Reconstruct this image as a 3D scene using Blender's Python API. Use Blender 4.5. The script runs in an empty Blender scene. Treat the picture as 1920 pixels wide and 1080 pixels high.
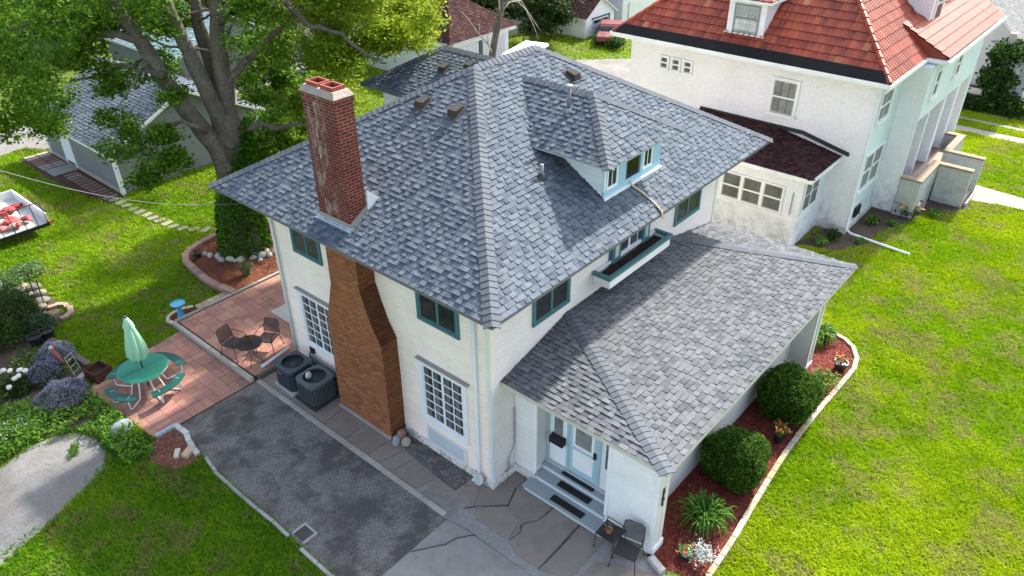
import bpy, math, random
import numpy as np
from mathutils import Vector, Matrix
random.seed(7); RNG = np.random.default_rng(7)
R = math.radians
scn = bpy.context.scene
# ------------------------------------------------------------------ camera
cam_d = bpy.data.cameras.new('camera'); cam = bpy.data.objects.new('camera', cam_d)
scn.collection.objects.link(cam); scn.camera = cam
YAW, PITCH, ROLL = R(40.764), R(32.726), R(-0.457)
CAM = Vector((-9.513, -8.839, 14.133))
_f = Vector((math.cos(YAW)*math.cos(PITCH), math.sin(YAW)*math.cos(PITCH), -math.sin(PITCH)))
_r = Vector((math.sin(YAW), -math.cos(YAW), 0)); _u = _r.cross(_f)
_r2 = _r*math.cos(ROLL)+_u*math.sin(ROLL); _u2 = -_r*math.sin(ROLL)+_u*math.cos(ROLL)
cam.matrix_world = Matrix(((_r2.x, _u2.x, -_f.x, CAM.x), (_r2.y, _u2.y, -_f.y, CAM.y), (_r2.z, _u2.z, -_f.z, CAM.z), (0, 0, 0, 1)))
cam_d.sensor_width = 36; cam_d.lens = 1425.1/1920*36
cam_d.clip_end = 2000; cam_d.clip_start = .1
# ------------------------------------------------------------------ light
SUN_EL, SUN_AZ = R(41), R(2)
S = Vector((math.cos(SUN_EL)*math.cos(SUN_AZ), math.cos(SUN_EL)*math.sin(SUN_AZ), math.sin(SUN_EL)))
world = bpy.data.worlds.new("World"); scn.world = world; world.use_nodes = True
wn = world.node_tree.nodes; wl = world.node_tree.links
sky = wn.new('ShaderNodeTexSky'); sky.sky_type = 'NISHITA'; sky.sun_disc = False
sky.sun_elevation = SUN_EL; sky.sun_rotation = R(90)-SUN_AZ
sky.air_density = 1.0; sky.dust_density = 3.0; sky.ozone_density = 1.0
bg = wn['Background']; bg.inputs['Strength'].default_value = 0.14
hs = wn.new('ShaderNodeHueSaturation'); hs.inputs['Saturation'].default_value = .68   # thin high cloud whitens the blue
wl.new(sky.outputs['Color'], hs.inputs['Color']); wl.new(hs.outputs['Color'], bg.inputs['Color'])
sun_d = bpy.data.lights.new('sun', 'SUN'); sun_d.energy = 3.2; sun_d.angle = R(1.8); sun_d.color = (1.0, .93, .82)
sun = bpy.data.objects.new('sun', sun_d); scn.collection.objects.link(sun)
sun.rotation_euler = (-S).to_track_quat('-Z', 'Y').to_euler(); sun.location = (30, 0, 40)
scn.view_settings.view_transform = 'Standard'; scn.view_settings.look = 'None'
scn.view_settings.exposure = 1.72; scn.view_settings.gamma = 1
scn.render.resolution_x = 1024; scn.render.resolution_y = 576
# ------------------------------------------------------------------ materials
def srgb(r, g, b):
    f = lambda c: ((c/255+.055)/1.055)**2.4 if c > 10 else c/255/12.92
    return (f(r), f(g), f(b))
def mat(name, rough=.7, n1=(3, .25), n2=(40, .15), bump=(60, .02), spec=.3, metal=0, trans=0, tint=(1, 1, 1), extra=None):
    """colour comes from the mesh's own per-face paint attribute, broken up by two scales of noise"""
    m = bpy.data.materials.new(name); m.use_nodes = True
    N = m.node_tree.nodes; L = m.node_tree.links
    p = N['Principled BSDF']; p.inputs['Roughness'].default_value = rough; p.inputs['Metallic'].default_value = metal
    p.inputs['Specular IOR Level'].default_value = spec
    a = N.new('ShaderNodeAttribute'); a.attribute_name = 'Col'
    tc = N.new('ShaderNodeTexCoord'); col = a.outputs['Color']
    if tint != (1, 1, 1):
        q = N.new('ShaderNodeMix'); q.data_type = 'RGBA'; q.blend_type = 'MULTIPLY'; q.inputs[0].default_value = 1
        L.new(col, q.inputs[6]); q.inputs[7].default_value = (*tint, 1); col = q.outputs[2]
    for i, (sc, am) in enumerate((n1, n2)):
        if am <= 0: continue
        n = N.new('ShaderNodeTexNoise'); n.inputs['Scale'].default_value = sc; n.inputs['Detail'].default_value = 5
        n.inputs['Roughness'].default_value = .6
        L.new(tc.outputs['Object'], n.inputs['Vector'])
        mr = N.new('ShaderNodeMapRange'); mr.inputs[1].default_value = .3; mr.inputs[2].default_value = .7
        mr.inputs[3].default_value = 1-am; mr.inputs[4].default_value = 1+am
        L.new(n.outputs['Fac'], mr.inputs[0])
        vm = N.new('ShaderNodeVectorMath'); vm.operation = 'SCALE'
        L.new(col, vm.inputs[0]); L.new(mr.outputs[0], vm.inputs['Scale']); col = vm.outputs[0]
    if extra: col = extra(N, L, tc, col, p)
    L.new(col, p.inputs['Base Color'])
    if bump and bump[1] > 0:
        n = N.new('ShaderNodeTexNoise'); n.inputs['Scale'].default_value = bump[0]; n.inputs['Detail'].default_value = 4
        L.new(tc.outputs['Object'], n.inputs['Vector'])
        b = N.new('ShaderNodeBump'); b.inputs['Strength'].default_value = 1; b.inputs['Distance'].default_value = bump[1]
        L.new(n.outputs['Fac'], b.inputs['Height']); L.new(b.outputs[0], p.inputs['Normal'])
    if trans > 0:
        t = N.new('ShaderNodeBsdfTranslucent'); L.new(col, t.inputs['Color'])
        mx = N.new('ShaderNodeMixShader'); mx.inputs[0].default_value = trans
        L.new(p.outputs[0], mx.inputs[1]); L.new(t.outputs[0], mx.inputs[2])
        L.new(mx.outputs[0], N['Material Output'].inputs['Surface'])
    return m
def ramp_mask(N, L, vec, scale, lo, hi, detail=6, rough=.65, stretch=None):
    if stretch:
        mp = N.new('ShaderNodeMapping'); mp.inputs['Scale'].default_value = stretch
        L.new(vec, mp.inputs['Vector']); vec = mp.outputs[0]
    n = N.new('ShaderNodeTexNoise'); n.inputs['Scale'].default_value = scale; n.inputs['Detail'].default_value = detail
    n.inputs['Roughness'].default_value = rough; L.new(vec, n.inputs['Vector'])
    mr = N.new('ShaderNodeMapRange'); mr.inputs[1].default_value = lo; mr.inputs[2].default_value = hi
    L.new(n.outputs['Fac'], mr.inputs[0]); return mr.outputs[0]
def mixc(N, L, fac, c1, c2):
    q = N.new('ShaderNodeMix'); q.data_type = 'RGBA'
    L.new(fac, q.inputs[0]) if not isinstance(fac, float) else setattr(q.inputs[0], 'default_value', fac)
    for c, s in ((c1, q.inputs[6]), (c2, q.inputs[7])):
        if isinstance(c, tuple): s.default_value = (*c, 1)
        else: L.new(c, s)
    return q.outputs[2]
def mul(N, L, a, b):
    m = N.new('ShaderNodeMath'); m.operation = 'MULTIPLY'
    for v, s in ((a, m.inputs[0]), (b, m.inputs[1])):
        if isinstance(v, (int, float)): s.default_value = v
        else: L.new(v, s)
    return m.outputs[0]
def zmask(N, L, tc, z0, z1):     # 1 below z0, 0 above z1 (splash height of dirt on a wall)
    s = N.new('ShaderNodeSeparateXYZ'); L.new(tc.outputs['Object'], s.inputs[0])
    mr = N.new('ShaderNodeMapRange'); mr.inputs[1].default_value = z0; mr.inputs[2].default_value = z1
    mr.inputs[3].default_value = 1; mr.inputs[4].default_value = 0; L.new(s.outputs['Z'], mr.inputs[0]); return mr.outputs[0]
def x_peel(N, L, tc, col, p):    # flaking paint on old clapboard
    m = ramp_mask(N, L, tc.outputs['Object'], 5, .61, .68, 8, .75, (1, 1, 2.2))
    col = mixc(N, L, mul(N, L, m, .6), col, (.33, .26, .19))
    m2 = ramp_mask(N, L, tc.outputs['Object'], 1.1, .45, .7, 4, .6, (1, 1, 1.5))
    return mixc(N, L, mul(N, L, m2, .22), col, (.66, .58, .47))
def x_stucco(N, L, tc, col, p):
    m = ramp_mask(N, L, tc.outputs['Object'], 2.2, .46, .62, 8, .75)
    d = mul(N, L, m, zmask(N, L, tc, .1, 1.9))
    col = mixc(N, L, mul(N, L, d, .6), col, (.22, .215, .20))
    m2 = ramp_mask(N, L, tc.outputs['Object'], 1.3, .62, .66, 9, .8)
    return mixc(N, L, mul(N, L, m2, .25), col, (.35, .36, .34))
def x_found(N, L, tc, col, p):
    m = ramp_mask(N, L, tc.outputs['Object'], 7, .5, .56, 8, .8)
    return mixc(N, L, mul(N, L, m, .8), col, (.25, .22, .19))
def x_brick(c1, c2, mortar, fac_w, white=0.0, msize=.012):
    def f(N, L, tc, col, p):
        uv = N.new('ShaderNodeUVMap'); uv.uv_map = 'UVMap'
        b = N.new('ShaderNodeTexBrick'); b.inputs['Color1'].default_value = (*c1, 1); b.inputs['Color2'].default_value = (*c2, 1)
        b.inputs['Mortar'].default_value = (*mortar, 1); b.inputs['Scale'].default_value = 1
        b.inputs['Mortar Size'].default_value = msize/2; b.inputs['Brick Width'].default_value = .215; b.inputs['Row Height'].default_value = .073
        b.inputs['Mortar Smooth'].default_value = .15; b.inputs['Bias'].default_value = -.1
        L.new(uv.outputs[0], b.inputs['Vector']); c = b.outputs['Color']
        m = ramp_mask(N, L, tc.outputs['Object'], 1.6, .4, .65, 7, .7)
        c = mixc(N, L, mul(N, L, m, fac_w), c, (.62*c1[0], .6*c1[1], .6*c1[2]))
        if white:
            s = N.new('ShaderNodeSeparateXYZ'); L.new(tc.outputs['Object'], s.inputs[0])
            w = ramp_mask(N, L, tc.outputs['Object'], 2.6, .48, .66, 8, .75, (1, 1.6, .8))
            # salt bloom runs down the middle-left of the face
            g = N.new('ShaderNodeMapRange'); g.inputs[1].default_value = .0; g.inputs[2].default_value = .36
            g.inputs[3].default_value = 1; g.inputs[4].default_value = 0
            ab = N.new('ShaderNodeMath'); ab.operation = 'SUBTRACT'; L.new(s.outputs['Y'], ab.inputs[0]); ab.inputs[1].default_value = 4.36
            ab2 = N.new('ShaderNodeMath'); ab2.operation = 'ABSOLUTE'; L.new(ab.outputs[0], ab2.inputs[0]); L.new(ab2.outputs[0], g.inputs[0])
            c = mixc(N, L, mul(N, L, mul(N, L, w, g.outputs[0]), white), c, (.62, .58, .56))
        bp = N.new('ShaderNodeBump'); bp.inputs['Distance'].default_value = .006; L.new(b.outputs['Fac'], bp.inputs['Height']); bp.invert = True
        L.new(bp.outputs[0], p.inputs['Normal'])
        vm = N.new('ShaderNodeMix'); vm.data_type = 'RGBA'; vm.blend_type = 'MULTIPLY'; vm.inputs[0].default_value = 1
        L.new(c, vm.inputs[6]); L.new(col, vm.inputs[7]); return vm.outputs[2]
    return f
def x_asphalt(N, L, tc, col, p):
    o = tc.outputs['Object']
    
    g = ramp_mask(N, L, o, 18, .48, .62, 4, .8)
    col = mixc(N, L, mul(N, L, g, .75), col, (.32, .305, .29))
    g = ramp_mask(N, L, o, 30, .52, .62, 4, .8)
    col = mixc(N, L, mul(N, L, g, .6), col, (.03, .03, .034))
    g2 = ramp_mask(N, L, o, 2.3, .52, .70, 6, .7)
    col = mixc(N, L, mul(N, L, g2, .5), col, (.30, .28, .25))
    m = ramp_mask(N, L, o, .9, .45, .58, 7, .65)
    col = mixc(N, L, mul(N, L, m, .72), col, (.050, .047, .048))
    v = N.new('ShaderNodeTexVoronoi'); v.feature = 'DISTANCE_TO_EDGE'; v.inputs['Scale'].default_value = .42
    n = N.new('ShaderNodeTexNoise'); n.inputs['Scale'].default_value = 2; n.inputs['Detail'].default_value = 6
    va = N.new('ShaderNodeVectorMath'); va.operation = 'ADD'
    vs = N.new('ShaderNodeVectorMath'); vs.operation = 'SCALE'; vs.inputs['Scale'].default_value = .9
    L.new(o, n.inputs['Vector']); L.new(n.outputs['Color'], vs.inputs[0]); L.new(o, va.inputs[0]); L.new(vs.outputs[0], va.inputs[1])
    L.new(va.outputs[0], v.inputs['Vector'])
    mr = N.new('ShaderNodeMapRange'); mr.inputs[1].default_value = 0; mr.inputs[2].default_value = .010; mr.inputs[3].default_value = 1; mr.inputs[4].default_value = 0
    L.new(v.outputs['Distance'], mr.inputs[0])
    return mixc(N, L, mul(N, L, mr.outputs[0], .45), col, (.03, .03, .032))
def x_ground(N, L, tc, col, p):
    o = tc.outputs['Object']
    m = ramp_mask(N, L, o, .5, .4, .65, 6, .7)
    col = mixc(N, L, mul(N, L, m, .5), col, (.05, .12, .012))
    g = ramp_mask(N, L, o, 14, .5, .65, 3, .7)
    return mixc(N, L, mul(N, L, g, .4), col, (.10, .13, .03))
def x_gravel(N, L, tc, col, p):
    o = tc.outputs['Object']
    v = N.new('ShaderNodeTexVoronoi'); v.inputs['Scale'].default_value = 28; L.new(o, v.inputs['Vector'])
    vd = N.new('ShaderNodeVectorMath'); vd.operation = 'SCALE'; vd.inputs['Scale'].default_value = .35; L.new(v.outputs['Color'], vd.inputs[0]); c = mixc(N, L, .3, col, vd.outputs[0])
    hs = N.new('ShaderNodeHueSaturation'); hs.inputs['Saturation'].default_value = .18; L.new(c, hs.inputs['Color'])
    m = ramp_mask(N, L, o, .8, .4, .6, 6, .7)
    return mixc(N, L, mul(N, L, m, .45), hs.outputs[0], (.11, .095, .075))
def x_stain(N, L, tc, col, p):
    m = ramp_mask(N, L, tc.outputs['Object'], 1.8, .5, .72, 7, .7)
    return mixc(N, L, mul(N, L, m, .45), col, (.12, .105, .09))
M = dict(
 paint=mat('painted_wood', .55, (1.2, .06), (30, .05), (90, .002)),
 clap=mat('old_clapboard_paint', .65, (1.0, .06), (18, .08), (60, .003), extra=x_peel),
 found=mat('peeling_foundation', .85, (2, .1), (25, .15), (30, .01), extra=x_found),
 stucco=mat('rough_stucco', .85, (.7, .05), (9, .06), (16, .035), extra=x_stucco),
 shingle=mat('asphalt_shingle', .95, (.45, .07), (70, .16), (150, .004), spec=.08),
 brown=mat('brown_shingle', .95, (.6, .2), (50, .25), (120, .004), spec=.06),
 tile=mat('clay_tile', .5, (2.5, .18), (25, .12), (60, .003), spec=.3),
 brick_stack=mat('red_chimney_brick', .85, (3, .05), (60, .12), None, extra=x_brick((.17, .026, .018), (.075, .014, .012), (.28, .20, .17), .6, 1.0, .015)),
 brick_breast=mat('orange_chimney_brick', .85, (3, .08), (60, .15), None, extra=x_brick((.42, .165, .068), (.17, .055, .028), (.12, .060, .038), .75, 0, .020)),
 concrete=mat('concrete', .85, (1.2, .12), (40, .10), (50, .004), extra=x_stain),
 patio=mat('stamped_concrete', .7, (1.5, .14), (12, .12), (30, .004)),
 asphalt=mat('old_asphalt', .9, (.8, .1), (60, .25), (90, .008), extra=x_asphalt),
 ground=mat('turf_soil', .95, (.3, .15), (10, .25), (20, .02), extra=x_ground),
 gravel=mat('gravel', .95, (1, .1), (60, .2), (50, .015), extra=x_gravel),
 soil=mat('soil', .95, (2, .25), (30, .3), (30, .03)),
 mulch=mat('mulch', .9, (4, .2), (40, .3), (40, .02)),
 stone=mat('stone', .85, (4, .15), (30, .15), (25, .012)),
 metal=mat('painted_metal', .4, (3, .05), (40, .05), None, spec=.5),
 steel=mat('galvanised', .35, (3, .1), (40, .08), None, metal=.8),
 black=mat('black_iron', .5, (4, .05), (40, .05), None, spec=.4),
 glass=mat('window_glass', .06, (1.3, .3), (6, .2), None, spec=.22),
 wood=mat('weathered_wood', .8, (3, .2), (30, .2), (40, .005)),
 bark=mat('bark', .95, (2.5, .25), (14, .3), (9, .05)),
 leaf=mat('leaves', .6, (.6, .2), (8, .1), None, spec=.12, trans=.42),
 blade=mat('grass_blades', .8, (.35, .12), (3, .06), None, spec=.03, trans=.35),
 cloth=mat('canvas', .85, (2, .05), (30, .04), None, trans=.25),
 plastic=mat('plastic', .4, (2, .04), (30, .04), None, spec=.5),
 petal=mat('petals', .6, (5, .06), (30, .05), None, trans=.3),
)
# ------------------------------------------------------------------ builders
COL = scn.collection
def sub(a, b): return (a[0]-b[0], a[1]-b[1], a[2]-b[2])
def cross(a, b): return (a[1]*b[2]-a[2]*b[1], a[2]*b[0]-a[0]*b[2], a[0]*b[1]-a[1]*b[0])
def norm(a):
    l = math.sqrt(a[0]**2+a[1]**2+a[2]**2) or 1; return (a[0]/l, a[1]/l, a[2]/l)
def dot(a, b): return a[0]*b[0]+a[1]*b[1]+a[2]*b[2]
def jit(c, a):
    k = 1+random.uniform(-a, a); return (c[0]*k, c[1]*k, c[2]*k)
def origin_of(o):
    v = Vector((0, 0, 0))
    while o: v = v+o.location; o = o.parent
    return v
def setprops(o, label=None, cat=None, group=None, kind=None):
    if label: o['label'] = label
    if cat: o['category'] = cat
    if group: o['group'] = group
    if kind: o['kind'] = kind
    return o
def thing(name, label, cat, loc=(0, 0, 0), rz=0, group=None):
    o = bpy.data.objects.new(name, None); COL.objects.link(o); o.empty_display_size = .2
    o.location = loc; o.rotation_euler = (0, 0, rz); return setprops(o, label, cat, group)
def dup(root, loc, rz=None, label=None):
    r = root.copy(); COL.objects.link(r); r.location = loc
    if rz is not None: r.rotation_euler = (0, 0, rz)
    if label: r['label'] = label
    for ch in list(root.children):
        c = ch.copy(); COL.objects.link(c); c.parent = r
        for g in list(ch.children):
            d = g.copy(); COL.objects.link(d); d.parent = c
    return r
def npmesh(name, V, F, C, m, parent=None, at=None, smooth=False, world=True):
    """V (n,3), F (k,3|4) int, C (k,3) per-face colour"""
    V = np.asarray(V, float); F = np.asarray(F)
    off = np.zeros(3)
    if parent is not None and world: off = np.array(origin_of(parent))
    if at is not None: off = np.array(at, float)
    me = bpy.data.meshes.new(name); k = F.shape[1]
    me.vertices.add(len(V)); me.vertices.foreach_set('co', (V-off).ravel())
    me.loops.add(F.size); me.loops.foreach_set('vertex_index', F.ravel().astype(np.int32))
    me.polygons.add(len(F)); me.polygons.foreach_set('loop_start', np.arange(0, F.size, k, dtype=np.int32))
    me.polygons.foreach_set('loop_total', np.full(len(F), k, dtype=np.int32))
    me.update(calc_edges=True)
    a = me.color_attributes.new('Col', 'FLOAT_COLOR', 'CORNER')
    cc = np.ones((F.size, 4), np.float32); cc[:, :3] = np.repeat(np.asarray(C, np.float32), k, axis=0)
    a.data.foreach_set('color', cc.ravel())
    me.materials.append(m)
    if smooth: me.polygons.foreach_set('use_smooth', np.ones(len(F), bool))
    o = bpy.data.objects.new(name, me); COL.objects.link(o)
    if parent is not None: o.parent = parent
    if at is not None: o.location = at
    return o
class MB:
    def __init__(s, col=(.5, .5, .5)): s.v = []; s.f = []; s.c = []; s.col = col
    def face(s, pts, col=None):
        i = len(s.v); s.v += [tuple(p) for p in pts]; s.f.append(tuple(range(i, i+len(pts)))); s.c.append(col or s.col); return s
    def mesh(s, vs, fs, col=None):
        i = len(s.v); s.v += [tuple(p) for p in vs]
        for f in fs: s.f.append(tuple(i+k for k in f)); s.c.append(col or s.col)
        return s
    def box(s, a, b, col=None, m=None):
        (x0, y0, z0), (x1, y1, z1) = a, b
        vs = [(x0, y0, z0), (x1, y0, z0), (x1, y1, z0), (x0, y1, z0), (x0, y0, z1), (x1, y0, z1), (x1, y1, z1), (x0, y1, z1)]
        if m: vs = [m(*v) for v in vs]
        return s.mesh(vs, [(0, 3, 2, 1), (4, 5, 6, 7), (0, 1, 5, 4), (1, 2, 6, 5), (2, 3, 7, 6), (3, 0, 4, 7)], col)
    def prism(s, poly, z0, z1, col=None, m=None, side=None):
        n = len(poly); vs = [(p[0], p[1], z0) for p in poly]+[(p[0], p[1], z1) for p in poly]
        if m: vs = [m(*v) for v in vs]
        s.mesh(vs, [tuple(range(n, 2*n)), tuple(range(n-1, -1, -1))], col)
        s.mesh(vs, [(i, (i+1) % n, n+(i+1) % n, n+i) for i in range(n)], side or col); return s
    def tube(s, pts, r, n=8, col=None, caps=True, rough=0, rnd=random):
        pts = [Vector(p) for p in pts]; rr = r if isinstance(r, (list, tuple)) else [r]*len(pts)
        base = len(s.v); up = Vector((0, 0, 1)); prev = None
        for i, p in enumerate(pts):
            d = (pts[min(i+1, len(pts)-1)]-pts[max(i-1, 0)]).normalized()
            if prev is None: a = d.cross(up) if abs(d.z) < .9 else d.cross(Vector((1, 0, 0)))
            else: a = prev-d*prev.dot(d)
            a.normalize(); b = d.cross(a); prev = a
            for k in range(n):
                t = 2*math.pi*k/n; q = rr[i]*(1+(rnd.uniform(-rough, rough) if rough else 0))
                s.v.append(tuple(p+a*math.cos(t)*q+b*math.sin(t)*q))
        for i in range(len(pts)-1):
            for k in range(n):
                s.f.append((base+i*n+k, base+i*n+(k+1) % n, base+(i+1)*n+(k+1) % n, base+(i+1)*n+k)); s.c.append(col or s.col)
        if caps:
            s.f.append(tuple(base+k for k in range(n-1, -1, -1))); s.c.append(col or s.col)
            s.f.append(tuple(base+(len(pts)-1)*n+k for k in range(n))); s.c.append(col or s.col)
        return s
    def lathe(s, c, prof, n=20, col=None):
        base = len(s.v)
        for (r, z) in prof:
            for k in range(n):
                t = 2*math.pi*k/n; s.v.append((c[0]+r*math.cos(t), c[1]+r*math.sin(t), c[2]+z))
        for i in range(len(prof)-1):
            for k in range(n):
                s.f.append((base+i*n+k, base+i*n+(k+1) % n, base+(i+1)*n+(k+1) % n, base+(i+1)*n+k)); s.c.append(col or s.col)
        return s
    def rock(s, c, size, col=None, seed=0, rz=0):
        rnd = random.Random(seed); n, mm = 9, 6; base = len(s.v); cz, sz = math.cos(rz), math.sin(rz)
        ph = [rnd.uniform(0, 6.3) for _ in range(4)]
        for i in range(mm+1):
            th = math.pi*i/mm
            for k in range(n):
                t = 2*math.pi*k/n; q = 1+.13*math.sin(2*t+ph[0])+.1*math.sin(3*t+ph[1]+i)+rnd.uniform(-.09, .09)
                if i in (0, mm): q = 1
                x, y, z = size[0]*q*math.sin(th)*math.cos(t), size[1]*q*math.sin(th)*math.sin(t), size[2]*math.cos(th)*(1+rnd.uniform(-.06, .06))
                s.v.append((c[0]+x*cz-y*sz, c[1]+x*sz+y*cz, c[2]+z))
        for i in range(mm):
            for k in range(n):
                s.f.append((base+i*n+(k+1) % n, base+i*n+k, base+(i+1)*n+k, base+(i+1)*n+(k+1) % n)); s.c.append(col or s.col)
        return s
    def build(s, name, m, parent=None, at=None, smooth=False, bevel=0, world=True):
        off = Vector((0, 0, 0))
        if parent is not None and world: off = origin_of(parent)
        if at is not None: off = Vector(at)
        me = bpy.data.meshes.new(name)
        me.from_pydata([(a[0]-off.x, a[1]-off.y, a[2]-off.z) for a in s.v], [], s.f)
        a = me.color_attributes.new('Col', 'FLOAT_COLOR', 'CORNER'); uv = me.uv_layers.new(name='UVMap')
        cc = []; uu = []
        for f, c in zip(s.f, s.c):
            p = [s.v[i] for i in f]
            nn = cross(sub(p[1], p[0]), sub(p[-1], p[0])); ax, ay, az = abs(nn[0]), abs(nn[1]), abs(nn[2])
            for q in p:
                cc += [c[0], c[1], c[2], 1.0]
                if ax >= ay and ax > az*.6: uu += [q[1], q[2]]
                elif ay > ax and ay > az*.6: uu += [q[0], q[2]]
                else: uu += [q[0], q[1]]
        a.data.foreach_set('color', cc); uv.data.foreach_set('uv', uu)
        me.materials.append(M[m] if isinstance(m, str) else m)
        if smooth: me.polygons.foreach_set('use_smooth', [True]*len(s.f))
        o = bpy.data.objects.new(name, me); COL.objects.link(o)
        if parent is not None: o.parent = parent
        if at is not None: o.location = at
        if bevel:
            b = o.modifiers.new('bevel', 'BEVEL'); b.width = bevel; b.segments = 2; b.limit_method = 'ANGLE'
        return o
def clip(poly, cl):
    """clip 2-D polygon by convex ccw polygon cl; entries keep (u, v)"""
    out = poly
    for i in range(len(cl)):
        a, b = cl[i], cl[(i+1) % len(cl)]; ex, ey = b[0]-a[0], b[1]-a[1]
        inp = out; out = []
        if not inp: break
        d = [ex*(p[1]-a[1])-ey*(p[0]-a[0]) for p in inp]
        for j in range(len(inp)):
            p, q, dp, dq = inp[j-1], inp[j], d[j-1], d[j]
            if dp >= 0 and dq >= 0: out.append(q)
            elif dp >= 0 > dq or dp < 0 <= dq:
                t = dp/(dp-dq); out.append((p[0]+t*(q[0]-p[0]), p[1]+t*(q[1]-p[1])))
                if dq >= 0: out.append(q)
    return out
def ccw(p): return p if sum(p[i-1][0]*p[i][1]-p[i][0]*p[i-1][1] for i in range(len(p))) > 0 else p[::-1]
def frame_of(poly):
    a = norm(cross(sub(poly[1], poly[0]), sub(poly[2], poly[0])))
    if a[2] < 0: a = (-a[0], -a[1], -a[2])
    u = norm(cross((0, 0, 1), a)); v = cross(a, u); o = poly[0]
    to = lambda p: (dot(sub(p, o), u), dot(sub(p, o), v))
    fr = lambda x, y, h=0: (o[0]+u[0]*x+v[0]*y+a[0]*h, o[1]+u[1]*x+v[1]*y+a[1]*h, o[2]+u[2]*x+v[2]*y+a[2]*h)
    return to, fr
GREY = [(0.1108, 0.1345, 0.1628), (0.1003, 0.1231, 0.1509), (0.0888, 0.1094, 0.1366), (0.1296, 0.1528, 0.1782), (0.0731, 0.0912, 0.1188), (0.1076, 0.1288, 0.1544), (0.1191, 0.1414, 0.1663), (0.0961, 0.1163, 0.1426)]
BROWN = [(.060, .030, .030), (.045, .024, .024), (.075, .036, .034), (.035, .020, .021)]
def shingles(mb, poly, pal=GREY, ex=.13, seed=1, wmin=.08, wmax=.20, t0=.006, t1=.018):
    rnd = random.Random(seed); to, fr = frame_of(poly); P2 = ccw([to(p) for p in poly])
    v0 = min(p[1] for p in P2); v1 = max(p[1] for p in P2); u0 = min(p[0] for p in P2); u1 = max(p[0] for p in P2)
    mb.face([fr(p[0], p[1], .0) for p in P2], pal[len(pal)//2])
    nr = int((v1-v0)/ex)+1
    for r in range(nr):
        va = v0+r*ex; vb = va+ex*1.02; u = u0-rnd.uniform(0, .3); tog = rnd.random() < .5
        while u < u1:
            w = rnd.uniform(wmin, wmax); c = jit(rnd.choice(pal), .07)
            tog = not tog if rnd.random() < .8 else tog
            h = t0+(t1 if tog else 0)+rnd.uniform(0, .002)
            vlo = va-(rnd.uniform(0, .006))
            q = clip([(u, max(vlo, v0-.01)), (u+w-.004, max(vlo, v0-.01)), (u+w-.004, vb), (u, vb)], P2)
            u += w
            if len(q) < 3: continue
            hh = lambda p: .002+h*max(0, 1-(p[1]-va)/ex)
            top = [fr(p[0], p[1], hh(p)) for p in q]; mb.face(top, c)
            e = (c[0]*.35, c[1]*.35, c[2]*.4)  # butt edge: printed shadow band plus cast shadow, both painted into the colour
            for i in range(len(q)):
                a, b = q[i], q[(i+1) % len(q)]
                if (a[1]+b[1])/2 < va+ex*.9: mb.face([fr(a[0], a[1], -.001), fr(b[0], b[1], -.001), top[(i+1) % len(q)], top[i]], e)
def caps(mb, A, B, n1, n2, pal=GREY, w=.17, ex=.15, seed=3, lift=.036):
    """cap shingles from low end A to high end B; n1,n2 are the slope normals on either side"""
    rnd = random.Random(seed); A, B = Vector(A), Vector(B); d = (B-A); Ln = d.length; d.normalize()
    n1, n2 = Vector(n1).normalized(), Vector(n2).normalized(); up = (n1+n2).normalized()
    s1 = d.cross(n1).normalized(); s2 = d.cross(n2).normalized()
    if s1.dot(n2) > 0: s1 = -s1
    if s2.dot(n1) > 0: s2 = -s2
    # s1 runs down slope 1 (away from slope 2), s2 down slope 2
    n = max(1, int(Ln/ex))
    for i in range(n):
        a = A+d*(i*Ln/n); b = A+d*((i+1)*Ln/n+.01); c = jit(pal[rnd.randrange(len(pal))], .07)
        c = tuple(.35*x+.65*y for x, y in zip(c, (.122, .131, .147)) ) if pal is GREY else c
        la, lb = lift+.008, lift-.006
        va = [a+s1*w+n1*(la-.012), a+up*la, a+s2*w+n2*(la-.012)]; vb = [b+s1*w+n1*(lb-.012), b+up*lb, b+s2*w+n2*(lb-.012)]
        mb.face([va[0], vb[0], vb[1], va[1]], c); mb.face([va[1], vb[1], vb[2], va[2]], c)
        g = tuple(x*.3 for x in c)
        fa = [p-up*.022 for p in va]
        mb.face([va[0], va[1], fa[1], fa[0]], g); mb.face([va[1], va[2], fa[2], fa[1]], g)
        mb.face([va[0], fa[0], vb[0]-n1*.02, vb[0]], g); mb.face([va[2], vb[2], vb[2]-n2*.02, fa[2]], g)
def plane_n(p):
    a = norm(cross(sub(p[1], p[0]), sub(p[2], p[0]))); return a if a[2] > 0 else (-a[0], -a[1], -a[2])
def slab(mb, poly, th, col):
    lo = [(p[0], p[1], p[2]-th) for p in poly]; n = len(poly)
    mb.face(lo[::-1], col)
    for i in range(n): mb.face([poly[i], poly[(i+1) % n], lo[(i+1) % n], lo[i]], col)
class Wall:
    """vertical plane: ax='x' faces -x at x=c (a=y); ax='y' faces -y at y=c (a=x)"""
    def __init__(s, ax, c, sgn=-1): s.ax, s.c, s.g = ax, c, sgn
    def __call__(s, a, o, z): return (s.c+s.g*o, a, z) if s.ax == 'x' else (a, s.c+s.g*o, z)
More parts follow.
